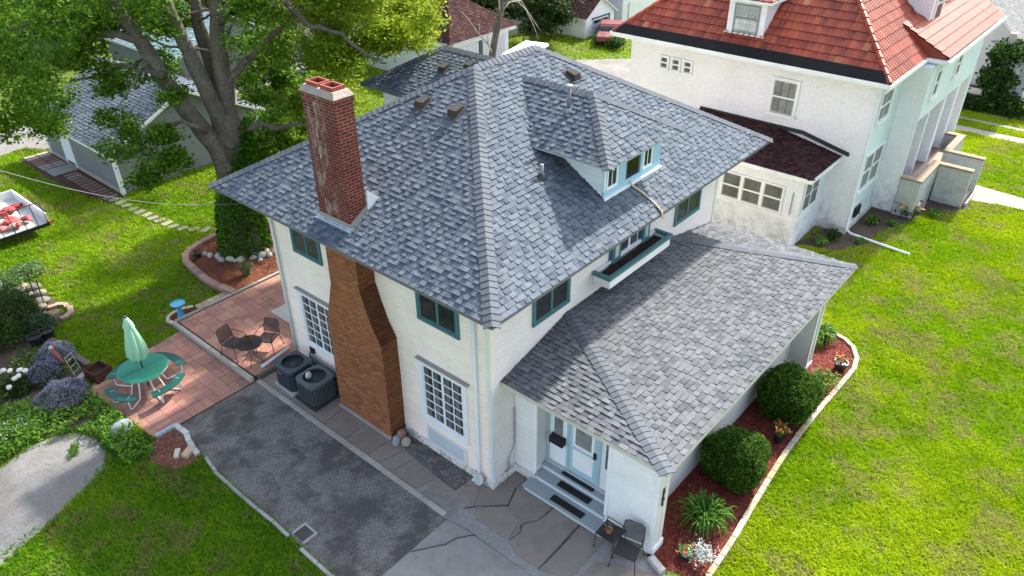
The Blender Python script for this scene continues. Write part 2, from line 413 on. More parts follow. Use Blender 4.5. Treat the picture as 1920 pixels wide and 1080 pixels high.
def laps(mb, W, poly, pitch=.1, col=(.6, .6, .6), t=.012):
    P2 = ccw(poly); z0 = min(p[1] for p in P2); z1 = max(p[1] for p in P2); k = 0
    while z0+k*pitch < z1:
        za = z0+k*pitch; k += 1
        q = clip([(min(p[0] for p in P2), za), (max(p[0] for p in P2), za), (max(p[0] for p in P2), za+pitch), (min(p[0] for p in P2), za+pitch)], P2)
        if len(q) < 3: continue
        h = lambda p: .002+t*(1-(p[1]-za)/pitch)
        c = jit(col, .03); mb.face([W(p[0], h(p), p[1]) for p in q], c)
        for i in range(len(q)):
            a, b = q[i], q[(i+1) % len(q)]
            if abs(a[1]-za) < 1e-6 and abs(b[1]-za) < 1e-6: mb.face([W(a[0], 0, za), W(b[0], 0, za), W(b[0], t, za), W(a[0], t, za)], c)
DARKG = (.022, .026, .028)
def window(parent, W, a0, a1, z0, z1, fc, fw=.09, sash=None, cols=2, rows=1, mt=.02, dp=.05, glass=DARKG, split=True, sill=.0, curtain=None, name='window', label=None):
    f = MB(fc); B = lambda x0, x1, y0, y1, o0, o1, m=f, c=None: m.box((x0, o0, y0), (x1, o1, y1), c, lambda a, o, z: W(a, o, z))
    B(a0, a0+fw, z0+fw, z1-fw, -.02, dp); B(a1-fw, a1, z0+fw, z1-fw, -.02, dp)
    B(a0-.0, a1+.0, z1-fw, z1, -.02, dp+.006)
    B(a0-sill, a1+sill, z0, z0+fw, -.02, dp+.006+sill)
    fo = f.build(name, 'paint', parent)
    if label: fo['label'] = label
    g = MB(glass); i0, i1, j0, j1 = a0+fw, a1-fw, z0+fw, z1-fw
    if curtain:
        B(i0, i1, j0, j1, 0, .018, g, glass)
        for (u0, u1, w0, w1, cc) in curtain: B(i0+(i1-i0)*u0, i0+(i1-i0)*u1, j0+(j1-j0)*w0, j0+(j1-j0)*w1, .012, .021, g, cc)
    else: B(i0, i1, j0, j1, 0, .02, g)
    g.build('pane', 'glass', fo)
    s = MB(sash or fc); sw = .035
    nb = 2 if split else 1; wd = (i1-i0)/nb
    for k in range(nb):
        l, r = i0+k*wd, i0+(k+1)*wd
        B(l, l+sw, j0+sw, j1-sw, .0, .036, s); B(r-sw, r, j0+sw, j1-sw, .0, .036, s); B(l, r, j0, j0+sw, .0, .038, s); B(l, r, j1-sw, j1, .0, .038, s)
        for c in range(1, cols): x = l+sw+(wd-2*sw)*c/cols; B(x-mt/2, x+mt/2, j0+sw, j1-sw, .0, .029, s)
        for c in range(1, rows): y = j0+sw+(j1-j0-2*sw)*c/rows; B(l+sw, r-sw, y-mt/2, y+mt/2, .0, .031, s)
    s.build('sash', 'paint', fo); return fo
# leaves and other small cards --------------------------------------------------
def cards(name, P, size, cols, m, parent=None, at=None, up=.6, aspect=.5, droop=0, kind=None, rng=RNG):
    P = np.asarray(P, float); n = len(P)
    N = rng.normal(size=(n, 3)); N /= np.linalg.norm(N, axis=1)[:, None]; N[:, 2] = np.abs(N[:, 2])+up; N /= np.linalg.norm(N, axis=1)[:, None]
    T = rng.normal(size=(n, 3)); T[:, 2] -= droop; T -= (T*N).sum(1)[:, None]*N; T /= np.linalg.norm(T, axis=1)[:, None]+1e-9
    B = np.cross(N, T); s = (size*rng.uniform(.6, 1.35, n))[:, None] if np.isscalar(size) else size[:, None]
    V = np.stack([P-T*s*.5, P+B*s*aspect*.5-N*s*.08, P+T*s*.5, P-B*s*aspect*.5-N*s*.08], 1).reshape(-1, 3)
    return npmesh(name, V, np.arange(n*4).reshape(-1, 4), cols, M[m], parent, at)
def pick(pal, n, j=.18, rng=RNG):
    pal = np.array(pal); return pal[rng.integers(0, len(pal), n)]*rng.uniform(1-j, 1+j, (n, 1))
def sprays(clusters, twigs=14, per=12, spread=.16, rng=RNG, shell=.55):
    out = []
    for (x, y, z, r, *rest) in clusters:
        k = int(twigs*(rest[0] if rest else 1)); d = rng.normal(size=(k, 3)); d /= np.linalg.norm(d, axis=1)[:, None]
        c = np.array([x, y, z])+d*(r*rng.uniform(shell, 1.08, (k, 1)))*np.array([1, 1, .75])
        e = rng.normal(size=(k, per, 3))*spread*np.array([1, 1, .55]); out.append((c[:, None]+e).reshape(-1, 3))
    return np.concatenate(out)
def inpoly(x, y, poly):
    r = np.zeros(len(x), bool); n = len(poly)
    for i in range(n):
        (x1, y1), (x2, y2) = poly[i-1], poly[i]
        if y1 == y2: continue
        r ^= ((y1 > y) != (y2 > y)) & (x < (x2-x1)*(y-y1)/(y2-y1)+x1)
    return r
def vnoise(x, y, sc, seed):
    g = np.random.default_rng(seed).random((64, 64)); x = x*sc; y = y*sc
    xi, yi = np.floor(x).astype(int), np.floor(y).astype(int); fx, fy = x-xi, y-yi; fx = fx*fx*(3-2*fx); fy = fy*fy*(3-2*fy)
    G = lambda a, b: g[a % 64, b % 64]
    return (G(xi, yi)*(1-fx)+G(xi+1, yi)*fx)*(1-fy)+(G(xi, yi+1)*(1-fx)+G(xi+1, yi+1)*fx)*fy
# ------------------------------------------------------------------ the setting
def sheet(name, poly, z, m, col, th=.03, kind='structure', cat=None, label=None):
    mb = MB(col).prism(poly, z-th, z); o = mb.build(name, m); return setprops(o, label, cat, None, kind)
g = MB((.10, .14, .012)); g.face([(-300, -300, -.02), (400, -300, -.02), (400, 500, -.02), (-300, 500, -.02)])
setprops(g.build('ground', 'ground'), 'mown lawn ground around the houses', None, None, 'structure')
DRIVE = [(-1.43, .2), (-1.43, 7.95), (-3.78, 7.95), (-3.78, 7.7), (-4.0, 6.7), (-4.06, 5.8), (-4.08, 4.6), (-4.05, 3.5), (-4.08, 2.6), (-4.12, 1.05), (-4.2, .2)]
sheet('asphalt_driveway', DRIVE, 0, 'asphalt', (.155, .142, .128))
sheet('concrete_driveway', [(-1.34, -12), (-1.34, -3), (-1.36, -.3), (-1.44, .19), (-4.22, .19), (-4.5, -12)], .004, 'concrete', (.27, .255, .24))
PATH_L = [(-5.75, 9.8), (-5.45, 9.1), (-5.5, 8.6), (-5.88, 7.92), (-6.75, 7.55), (-7.66, 7.15), (-8.44, 6.9), (-12, 6.0), (-14, 9.5), (-9, 9.95), (-7.58, 9.95), (-6.71, 10.2), (-6.2, 10.1)]
sheet('gravel_path', PATH_L, 0, 'gravel', (.19, .18, .165))
sheet('gravel_yard', [(25, 8), (34, 13), (33.5, 16.8), (31, 19.5), (28, 22.5), (19, 21), (19, 12)], 0, 'gravel', (.24, .20, .15))
sheet('alley_road', [(2.0, 31.0), (1.5, 32), (.5, 31.8), (-14, 29), (-14, 34), (.5, 35.3), (3, 35.2), (6, 34.5), (14, 35), (26, 41), (34, 46), (44, 46), (44, 40), (36, 34), (28, 27), (20, 31), (12, 31.0), (5, 30.5)], 0, 'gravel', (.20, .18, .16))
sheet('gravel_lot', [(30, 32), (40, 36), (60, 52), (40, 60), (16, 44), (22, 36)], -.005, 'gravel', (.22, .20, .165))
sheet('sidewalk', [(32.7, -30), (33.5, -30), (33.5, 8), (32.7, 8)], 0, 'concrete', (.26, .245, .22))
sheet('street_kerb', [(34.55, -30), (34.95, -30), (34.95, 8), (34.55, 8)], 0, 'concrete', (.26, .25, .23))
sheet('driveway_far', [(34.95, -5.6), (34.95, -4.4), (38, -5), (38, -7)], 0, 'concrete', (.26, .245, .22))
sheet('front_walk', [(24.5, -4.6), (26.3, -4.45), (26.1, -6.4), (27.5, -12), (25.8, -12), (24.9, -6.6)], .004, 'concrete', (.27, .25, .21))
SOIL = [(16.2, -.6), (16.75, -2.1), (18.1, -2.75), (19.3, -2.75), (20.6, -3.3), (21.9, -3.6), (23.6, -4.9), (24.4, -4.7), (24.4, -3), (21, -1.6)]
sheet('soil_bed', SOIL, 0, 'soil', (.085, .062, .045))
# walkway: kerb strip, aggregate band and cracked slabs
k = MB((.36, .34, .31)); y = 7.92
while y > .3:
    l = random.uniform(.8, 1.5); y2 = max(y-l, .3); k.box((-1.43, y2+.008, -.05), (-1.29+random.uniform(-.006, .006), y, .035+random.uniform(0, .008)), jit((.36, .34, .31), .1)); y = y2
setprops(k.build('kerb_strip', 'concrete', bevel=.012), kind='structure')
ag = MB((.33, .31, .28)).prism([(-1.45, .29), (-1.34, -.3), (-1.33, -12), (-1.0, -9), (2.2, -9), (1.2, -5.6), (.72, -4.7), (.7, -3.9), (.82, -3.5), (.8, 0), (0, .46), (-.48, .5), (-.48, 3.0), (-.2, 8.0), (-1.29, 8.0), (-1.29, .3)], -.05, .006)
setprops(ag.build('aggregate_paving', 'gravel'), kind='structure')
SLABS = [[(-1.28, 7.9), (-1.28, 6.5), (-.1, 6.5), (-.1, 7.9)], [(-1.28, 6.48), (-1.28, 5.0), (-.5, 5.1), (-.1, 5.4), (-.1, 6.48)], [(-1.28, 4.98), (-1.28, 4.1), (-.5, 4.15), (-.5, 5.08)],
 [(-1.28, 4.08), (-1.28, 3.22), (-.52, 3.18), (-.5, 4.12)], [(-1.28, 3.2), (-1.28, 2.75), (-.55, 2.62), (-.3, 2.8), (-.5, 3.16)], [(-1.28, 2.73), (-1.28, 2.32), (-.58, 2.2), (-.54, 2.6)],
 [(-1.28, 2.3), (-1.28, 1.45), (-.72, 1.28), (-.6, 2.18)], [(-1.22, 1.2), (-1.0, .72), (-.7, .55), (-.66, 1.25)], [(-.95, .66), (-.78, -.05), (-.22, .25), (-.42, .62)], [(-.4, .62), (-.2, .26), (.02, .36), (-.02, .56)],
 [(-.75, -.08), (-.2, -.62), (.3, -.42), (.42, -.02), (.05, -.02), (-.2, .2)], [(.06, 0), (.78, 0), (.78, -.4), (.34, -.44)],
 [(-.98, -.3), (-.8, -.12), (-.26, -.65), (-.4, -1.15), (-.98, -1.3)], [(-.22, -.66), (.3, -.46), (.5, -.6), (.5, -1.45), (.12, -1.48), (-.36, -1.16)],
 [(-1.0, -1.34), (-.4, -1.18), (.1, -1.5), (.5, -1.5), (.5, -2.25), (-.15, -2.28), (-1.12, -2.3), (-1.16, -1.7)], [(-1.1, -2.34), (-.15, -2.32), (.5, -2.3), (.5, -2.95), (-.1, -2.98), (-.8, -3.0), (-1.0, -2.75)],
 [(.1, -3.35), (.55, -3.0), (.78, -3.0), (.78, -3.9), (.6, -3.95)], [(-.95, -3.15), (-.2, -3.1), (.05, -3.4), (.45, -4.4), (.1, -5.5), (-.95, -5.5)]]
sl = MB()
for p in SLABS:
    cx = sum(q[0] for q in p)/len(p); cy = sum(q[1] for q in p)/len(p)
    sl.prism([(cx+(q[0]-cx)*.985, cy+(q[1]-cy)*.985) for q in p], -.04, .02+random.uniform(0, .008), jit((.23, .20, .17), .12))
setprops(sl.build('walkway_slabs', 'concrete', bevel=.006), kind='structure')
cr = MB((.065, .06, .05))
for pts, w in (([(-.95, -1.33), (-.62, -1.36), (-.4, -1.27), (-.12, -1.44), (.1, -1.49), (.5, -1.5)], .013), ([(-1.12, -2.31), (-.8, -2.3), (-.5, -2.32), (-.15, -2.29), (.5, -2.27)], .016), ([(-.42, -2.32), (-.28, -2.31), (-.16, -2.3)], .05), ([(-.55, -1.3), (-.42, -1.24)], .035), ([(-.95, .1), (-.75, -.05), (-.4, -.42), (-.2, -.64), (.3, -.44)], .012), ([(-1.2, 5.5), (-.9, 5.45), (-.6, 5.6), (-.2, 5.5)], .01),
    ([(-1.35, -.62), (-1.7, -.35), (-1.95, -.3), (-2.3, -.05), (-2.6, .15)], .010), ([(-.2, -2.3), (0.02, -2.36)], .03)):
    for i in range(len(pts)-1):
        for j in range(4):
            t = lambda s: (pts[i][0]+(pts[i+1][0]-pts[i][0])*s+random.uniform(-.012, .012), pts[i][1]+(pts[i+1][1]-pts[i][1])*s+random.uniform(-.012, .012))
            a, b = t(j/4-.03), t((j+1)/4+.03); d = norm((b[0]-a[0], b[1]-a[1], 0)); q = w*random.uniform(.06, .26)
            cr.prism([(a[0]-d[1]*q, a[1]+d[0]*q), (a[0]+d[1]*q, a[1]-d[0]*q), (b[0]+d[1]*q, b[1]-d[0]*q), (b[0]-d[1]*q, b[1]+d[0]*q)], .0, .0325)
setprops(cr.build('paving_cracks', 'soil'), kind='structure')
sheet('dark_gravel_strip', [(-.47, .62), (-.02, .44), (-.02, 3.1), (-.28, 3.1), (-.28, 2.78), (-.53, 2.58), (-.66, 1.25), (-.68, .56)], .018, 'asphalt', (.10, .09, .085))
# stamped concrete patio, two levels
def ashlar(mb, poly, z, s=.45, pal=((.37, .175, .135), (.33, .155, .125), (.40, .205, .15), (.35, .18, .145), (.31, .165, .14), (.39, .225, .155))):
    P2 = ccw(poly); x0 = min(p[0] for p in P2); x1 = max(p[0] for p in P2); y0 = min(p[1] for p in P2); y1 = max(p[1] for p in P2)
    mb.prism(poly, z-.12, z-.006, (.10, .055, .045))
    def cell(a, b, c, d, c0):
        q = clip([(a+.005, b+.005), (c-.005, b+.005), (c-.005, d-.005), (a+.005, d-.005)], P2)
        if len(q) > 2: mb.prism(q, z-.02, z+random.uniform(0, .002), jit(c0, .09))
    nx, ny = int((x1-x0)/s)+1, int((y1-y0)/s)+1
    for i in range(nx):
        for j in range(ny):
            a, b = x0+i*s, y0+j*s; r = random.random(); h = s/2; c0 = random.choice(pal)
            if r < .25: cell(a, b, a+s, b+s, c0)
            elif r < .5: cell(a, b, a+h, b+s, c0); cell(a+h, b, a+s, b+s, random.choice(pal))
            elif r < .75: cell(a, b, a+s, b+h, c0); cell(a, b+h, a+s, b+s, random.choice(pal))
            else: cell(a, b, a+h, b+h, c0); cell(a+h, b, a+s, b+h, random.choice(pal)); cell(a, b+h, a+s, b+s, c0)
LOWP = [(-1.5, 7.97), (-1.5, 11.95), (-4.3, 11.6), (-4.75, 11.25), (-4.5, 7.97)]
UPP = [(-1.38, 8.06), (7.45, 8.06), (7.45, 9), (3.6, 12.28), (-1.38, 12.28)]
a = MB(); ashlar(a, LOWP, .02); setprops(a.build('lower_patio', 'patio'), kind='structure')
a = MB(); ashlar(a, UPP, .12); a.prism([(.85, 9.45), (2.2, 9.45), (2.2, 10.5), (.85, 10.5)], .1, .15, (.5, .49, .46)); setprops(a.build('upper_patio', 'patio'), kind='structure')
a = MB((.40, .37, .32))
for p, q in (((-1.5, 8.0), (-1.5, 12.4)), ((-1.5, 12.4), (3.6, 12.4)), ((-1.4, 7.98), (-.05, 7.98))):
    L_ = math.hypot(q[0]-p[0], q[1]-p[1]); n = int(L_/1.2)+1
    for i in range(n):
        s0, s1 = i/n, (i+1)/n-.008/L_; e = .065
        x0, y0, x1, y1 = p[0]+(q[0]-p[0])*s0, p[1]+(q[1]-p[1])*s0, p[0]+(q[0]-p[0])*s1, p[1]+(q[1]-p[1])*s1
        if x0 == x1: a.box((x0-e, y0+.005, -.05), (x0+e, y1-.005, .15), jit(a.col, .1))
        else: a.box((x0+e+.005, y0-e, -.05), (x1+e-.005, y0+e, .15), jit((.30, .28, .24) if y0 > 12 else (.12, .10, .08), .1))
setprops(a.build('patio_kerb', 'concrete', bevel=.012), kind='structure')
# mulch beds with loose chips
def mulch(name, poly, z, pal, n, label, hump=.0):
    xs = [p[0] for p in poly]; ys = [p[1] for p in poly]
    o = MB(pal[0]).prism(poly, -.04, z).build(name+'_base', 'mulch'); setprops(o, kind='structure')
    x = RNG.uniform(min(xs), max(xs), n*3); y = RNG.uniform(min(ys), max(ys), n*3); k = inpoly(x, y, poly); x, y = x[k][:n], y[k][:n]
    P3 = np.stack([x, y, np.full(len(x), z)+RNG.uniform(.004, .035, len(x))], 1)
    o = cards(name, P3, .075, pick(pal, len(x), .3), 'mulch', up=1.2, aspect=.32); setprops(o, label, 'mulch', None, 'stuff')
REDM = [(.16, .032, .022), (.20, .045, .030), (.12, .026, .018), (.26, .075, .050), (.08, .020, .015)]
ORM = [(.17, .055, .028), (.22, .075, .038), (.12, .040, .022), (.27, .11, .06)]
KERB_R = [(1.08, -5.22), (1.64, -5.2), (2.4, -5.17), (3.22, -5.1), (4.34, -5.02), (5.57, -4.95), (6.64, -4.93), (7.96, -4.97), (9.19, -5.02), (10.15, -5.05), (10.73, -4.93), (11.18, -4.66), (11.43, -4.33), (11.5, -4.0), (11.42, -3.65), (11.2, -3.3)]
BED_R = KERB_R+[(9.6, -3.2), (1.1, -3.4), (.7, -3.98), (.62, -4.3), (.8, -4.9)]
mulch('mulch_chips', BED_R, .03, REDM, 12000, 'dark red wood mulch in the long bed beside the porch')
BED_B = [(.72, 12.5), (.62, 13.3), (.59, 13.89), (.66, 14.8), (.78, 15.65), (1.0, 16.05), (1.3, 16.32), (1.83, 16.5), (2.49, 16.6), (4.2, 16.5), (5.2, 14.8), (5.2, 12.5)]
mulch('mulch_chips', BED_B, .05, ORM, 8000, 'orange brown mulch around the big tree')
BED_S = [(-1.5, 12.47), (-1.52, 12.7), (-1.4, 12.88), (-1.21, 12.97), (-.86, 12.93), (-.58, 12.78), (-.55, 12.47)]
mulch('mulch_chips', BED_S, .04, ORM, 900, 'small patch of mulch under the bird bath')
BED_D = [(-4.45, 7.9), (-3.95, 7.9), (-3.82, 7.7), (-4.02, 6.7), (-4.15, 6.35), (-4.7, 6.5), (-5.0, 7.2), (-4.75, 7.8)]
mulch('mulch_chips', BED_D, .02, [(.24, .10, .07), (.16, .07, .05), (.30, .16, .11)], 1300, 'faded reddish mulch at the corner of the driveway')
PATH_G = [(1.35, 22.6), (2.05, 22.9), (2.05, 30.6), (.75, 30.6), (.7, 27.3), (.95, 24.3)]
sheet('garage_bed', PATH_G, .0, 'soil', (.07, .035, .026))
GARD = [(-4.55, 14.9), (-4.45, 12.9), (-4.72, 11.4), (-4.72, 9.6), (-4.8, 8.6), (-5.4, 9.3), (-5.8, 10.1), (-6.7, 10.5), (-14, 10.3), (-14, 20), (-5.2, 19.5), (-3.6, 18.8), (-3.3, 17.2), (-3.6, 15.4)]
sheet('garden_soil', GARD, .0, 'soil', (.085, .065, .045))

# ------------------------------------------------------------------ main house
WHITE = (.80, .81, .82); CREAM = (.90, .80, .71); TEAL = (.065, .165, .185); LBLUE = (.30, .50, .64)
H = thing('white_house', 'cream clapboard house with grey shingle roofs, brick chimney and low front porch', 'house', (0, 0, 0))
D_, W_, O_, ZE, ZR = 10.19, 7.83, .98, 5.8, 8.67
w = MB(CREAM); w.box((.02, .02, 0), (D_, W_, 5.72))
w.box((7.5, W_, 0), (10.7, 11.75, 5.75), WHITE)
X0 = Wall('x', .02); Y0 = Wall('y', .02)
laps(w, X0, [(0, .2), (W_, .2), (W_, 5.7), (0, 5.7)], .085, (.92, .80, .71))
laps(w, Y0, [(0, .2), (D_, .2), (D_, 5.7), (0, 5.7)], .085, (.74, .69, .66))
laps(w, Wall('x', 7.5), [(W_, .2), (11.75, .2), (11.75, 5.7), (W_, 5.7)], .085, WHITE)
for a0, b0, W3 in ((0, .13, X0), (W_-.12, W_, X0), (0, .1, Y0), (D_-.1, D_, Y0)):
    w.box((a0, 0, .2), (b0, .03, 5.7), (.78, .74, .66), lambda a, o, z, W3=W3: W3(a, o, z))
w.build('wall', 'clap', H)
t = MB((.60, .68, .74)); t.box((0, .03, .24), (.04, .036, 3.1), None, lambda a, o, z: Y0(a, o, z)); t.box((0, .03, .24), (.05, .036, 3.1), None, lambda a, o, z: X0(a, o, z)); t.build('corner_board', 'paint', H)
f = MB((.70, .68, .64)); f.box((-.05, 5.25, 0), (.02, W_, .22)); f.build('foundation', 'found', H, bevel=.01); f = MB((.70, .68, .64)); f.box((-.06, .04, 0), (.02, 3.08, .2)); f.box((.02, -.06, 0), (.8, .02, .24)); f.box((-.075, -.05, .0), (.02, .04, .23)); f.build('foundation', 'found', H, bevel=.01)
# roofs
def hip_roof(name, parent, x0, x1, y0, y1, ze, zr, pal=GREY, m='shingle', fcol=(.16, .16, .165), seed=1, run=None, capw=.17, th=.07, ex=.13):
    """eave rectangle x0..x1, y0..y1; hips at 45 degrees in plan"""
    h = min(x1-x0, y1-y0)/2; mb = MB(fcol)
    if x1-x0 >= y1-y0: A, B = (x0+h, y0+h, zr), (x1-h, y0+h, zr)
    else: A, B = (x0+h, y0+h, zr), (x0+h, y1-h, zr)
    a, b, c, d = (x0, y0, ze), (x1, y0, ze), (x1, y1, ze), (x0, y1, ze)
    if x1-x0 >= y1-y0: PL = [[a, b, B, A], [b, c, B], [c, d, A, B], [d, a, A]]
    else: PL = [[a, b, A], [b, c, B, A], [c, d, B], [d, a, A, B]]
    for i, p in enumerate(PL): shingles(mb, p, pal, seed=seed+i, ex=ex)
    lo = [(p[0], p[1], p[2]-th) for p in (a, b, c, d)]; hi = [a, b, c, d]; mb.face(lo[::-1], fcol)
    for i in range(4):
        j = (i+1) % 4; mb.face([lo[i], lo[j], (hi[j][0], hi[j][1], ze+.004), (hi[i][0], hi[i][1], ze+.004)], fcol)
    N = [plane_n(p) for p in PL]
    hips = [(a, A, 3, 0), (b, B if x1-x0 >= y1-y0 else A, 0, 1), (c, B, 1, 2), (d, A if x1-x0 >= y1-y0 else B, 2, 3)]
    for i, (lo_, hi_, n1, n2) in enumerate(hips): caps(mb, lo_, hi_, N[n1], N[n2], pal, w=capw, seed=seed+9+i)
    if (A != B): caps(mb, A, B, N[0] if x1-x0 >= y1-y0 else N[3], N[2] if x1-x0 >= y1-y0 else N[1], pal, w=capw, seed=seed+20)
    return mb.build(name, m, parent)
hip_roof('roof', H, -O_, D_+O_, -O_, W_+O_, ZE, ZR, seed=11)
hip_roof('wing_roof', H, 6.85, 11.05, 4.0, 12.15, 5.86, 7.06, seed=31)
# porch roof
p0, p1, p2, p3 = (.31, -.0, 3.14), (.31, -4.31, 3.14), (10.42, -4.31, 3.14), (10.42, 0, 3.14); h1, h2 = (2.8, 0, 3.745), (7.58, 0, 3.745)
mb = MB((.62, .58, .5)); PL = [[p0, p1, h1], [p1, p2, h2, h1], [p2, p3, h2]]
for i, p in enumerate(PL): shingles(mb, p, [(.120, .129, .142), (.104, .113, .126), (.135, .144, .156), (.089, .098, .111), (.127, .135, .146), (.148, .156, .166)], seed=50+i, wmin=.09, wmax=.21)
N_ = [plane_n(p) for p in PL]
caps(mb, p1, h1, N_[0], N_[1], seed=61, w=.17); caps(mb, p2, h2, N_[1], N_[2], seed=62, w=.17)
lo = [(p[0], p[1], p[2]-.11) for p in (p0, p1, p2, p3)]; mb.face(lo[::-1], (.6, .58, .54))
for i, j in ((0, 1), (1, 2), (2, 3)): mb.face([lo[i], lo[j], ((p0, p1, p2, p3)[j][0], (p0, p1, p2, p3)[j][1], 3.144), ((p0, p1, p2, p3)[i][0], (p0, p1, p2, p3)[i][1], 3.144)], (.55, .52, .46))
mb.build('porch_roof', 'shingle', H)
# dormer
dm = MB((.72, .80, .84)); dm.box((3.94, -.03, 6.2), (6.36, 3.2, 7.33))
DW = Wall('y', -.03); DX = Wall('x', 3.94)
laps(dm, DX, [(0, 6.2), (3, 6.2), (3, 7.32), (0, 7.32)], .1, (.78, .83, .85)); laps(dm, Wall('x', 6.36, 1), [(0, 6.2), (3, 6.2), (3, 7.32), (0, 7.32)], .1, (.78, .83, .85))
dmo = dm.build('dormer', 'paint', H)
fr = MB(LBLUE); fb = lambda x0, x1, z0, z1, o0, o1, c=None: fr.box((x0, o0, z0), (x1, o1, z1), c, lambda a, o, z: DW(a, o, z))
fb(3.92, 6.38, 6.3, 6.5, 0, .04); fb(3.90, 6.40, 6.26, 6.36, 0, .10, (.78, .82, .84)); fb(3.92, 3.97, 6.5, 7.3, 0, .05, (.78, .82, .84)); fb(3.97, 6.33, 7.22, 7.3, 0, .04)
for x0, x1 in ((3.97, 4.02), (4.5, 4.80), (5.44, 5.56), (6.02, 6.33)): fb(x0, x1, 6.5, 7.22, 0, .05)
fr.build('dormer_front', 'paint', dmo)
window(dmo, DW, 4.02, 4.5, 6.5, 7.2, (.78, .82, .84), fw=.035, glass=(.02, .03, .045), cols=2, split=False, dp=.04, name='dormer_window')
window(dmo, DW, 4.80, 5.44, 6.43, 7.2, (.10, .14, .16), fw=.03, cols=1, split=False, dp=.03, glass=(.006, .006, .007), name='dormer_window')
window(dmo, DW, 5.56, 6.02, 6.5, 7.2, (.78, .82, .84), fw=.035, glass=(.02, .03, .045), cols=2, split=False, dp=.04, name='dormer_window')
mb = MB((.40, .45, .48)); ea, eb, pk, rb = (3.4, -.5, 7.36), (6.6, -.5, 7.36), (5.0, 1.1, 8.30), (5.0, 3.45, 8.30); ea2, eb2 = (3.4, 1.72, 7.36), (6.6, 1.72, 7.36)
PL = [[ea, eb, pk], [ea, pk, rb, ea2], [eb, eb2, rb, pk]]
for i, p in enumerate(PL): shingles(mb, p, seed=70+i)
N_ = [plane_n(p) for p in PL]; caps(mb, ea, pk, N_[1], N_[0], seed=75, w=.14); caps(mb, eb, pk, N_[0], N_[2], seed=76, w=.14); caps(mb, pk, rb, N_[1], N_[2], seed=77, w=.14)
for p, q in ((ea, eb), (eb, eb2), (ea2, ea)): mb.face([(p[0], p[1], 7.325), (q[0], q[1], 7.325), (q[0], q[1], 7.364), (p[0], p[1], 7.364)])
mb.face([(3.4, -.5, 7.325), (3.4, 1.6, 7.325), (6.6, 1.6, 7.325), (6.6, -.5, 7.325)])
mb.build('dormer_roof', 'shingle', dmo)
# chimney
br = MB((1, 1, 1)); OUT = [(5.23, 0), (5.22, 1.08), (5.2, 2.0), (5.22, 2.9), (5.04, 3.44), (4.80, 4.19), (4.77, 5.78), (3.67, 5.78), (3.69, 4.4), (3.57, 4.01), (3.37, 3.48), (3.12, 3.04), (3.11, 2.0), (3.15, 0)]
n = len(OUT); vs = [(-.49, y, z) for y, z in OUT]+[(.03, y, z) for y, z in OUT]
br.mesh(vs, [tuple(range(n))[::-1]]); br.mesh(vs, [(i, (i+1) % n, n+(i+1) % n, n+i) for i in range(n)], (.62, .58, .55))   # sides darkened in colour to stand for their shade
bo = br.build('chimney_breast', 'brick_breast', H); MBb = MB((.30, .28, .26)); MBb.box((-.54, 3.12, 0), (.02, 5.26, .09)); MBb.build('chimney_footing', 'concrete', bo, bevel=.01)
# corbelled brick steps down the shoulder
sh = MB((.45, .42, .40)); z = 3.04  # shade of this flank is tinted into the step colour
while z < 4.4:
    yy = np.interp(z, [3.04, 3.48, 4.01, 4.4], [3.12, 3.37, 3.57, 3.69]); sh.box((-.488, yy-.018, z), (.03, yy+.1, z+.055)); z += .073
sh.build('chimney_shoulder', 'brick_breast', bo)
st = MB((1, 1, 1)); st.box((-.49, 3.67, 5.75), (.0, 4.77, 9.06)); st.box((-.51, 3.65, 8.9), (.02, 4.79, 9.02)); so = st.build('chimney_stack', 'brick_stack', H)
cp = MB((.33, .28, .24)); cp.mesh([(-.52, 3.64, 9.02), (.03, 3.64, 9.02), (.03, 4.80, 9.02), (-.52, 4.80, 9.02), (-.52, 3.64, 9.04), (.03, 3.64, 9.04), (.03, 4.80, 9.04), (-.52, 4.80, 9.04), (-.45, 3.72, 9.16), (-.04, 3.72, 9.16), (-.04, 4.72, 9.16), (-.45, 4.72, 9.16)],
 [(0, 3, 2, 1), (0, 1, 5, 4), (1, 2, 6, 5), (2, 3, 7, 6), (3, 0, 4, 7), (4, 5, 9, 8), (5, 6, 10, 9), (6, 7, 11, 10), (7, 4, 8, 11), (8, 9, 10, 11)]); cp.build('chimney_crown', 'stone', so, bevel=.015)
for y0 in (3.78, 4.26):
    fl = MB((.30, .075, .055)); a0, a1, b0, b1, tt = -.41, -.08, y0, y0+.40, .04
    for p, q in (((a0, b0), (a1, b0+tt)), ((a0, b1-tt), (a1, b1)), ((a0, b0+tt), (a0+tt, b1-tt)), ((a1-tt, b0+tt), (a1, b1-tt))): fl.box((p[0], p[1], 9.1), (q[0], q[1], 9.24))
    fl.box((a0+tt, b0+tt, 9.1), (a1-tt, b1-tt, 9.165), (.012, .008, .008)); fl.build('flue', 'brick_stack' if False else 'stone', so)
fs = MB((.30, .27, .24)); S_ = (ZR-ZE)/(W_/2+O_); zr_ = lambda x: ZE+S_*(x+O_)
fs.mesh([(-.505, 3.655, zr_(-.5)), (-.505, 4.785, zr_(-.5)), (-.505, 4.785, zr_(-.5)+.13), (-.505, 3.655, zr_(-.5)+.13)], [(0, 1, 2, 3)])
fs.face([(-.505, 3.655, zr_(-.5)), (.03, 3.655, zr_(.03)), (.03, 3.655, zr_(.03)+.13), (-.505, 3.655, zr_(-.5)+.13)])
fs.face([(-.60, 3.58, zr_(-.60)+.026), (-.60, 4.86, zr_(-.60)+.026), (-.49, 4.80, zr_(-.49)+.03), (-.49, 3.64, zr_(-.49)+.03)], (.30, .36, .42))
fs.face([(-.60, 3.56, zr_(-.60)+.026), (-.50, 3.67, zr_(-.50)+.03), (.03, 3.67, zr_(.03)+.03), (.06, 3.56, zr_(.06)+.026)], (.20, .20, .20))
fs.build('chimney_flashing', 'metal', H)
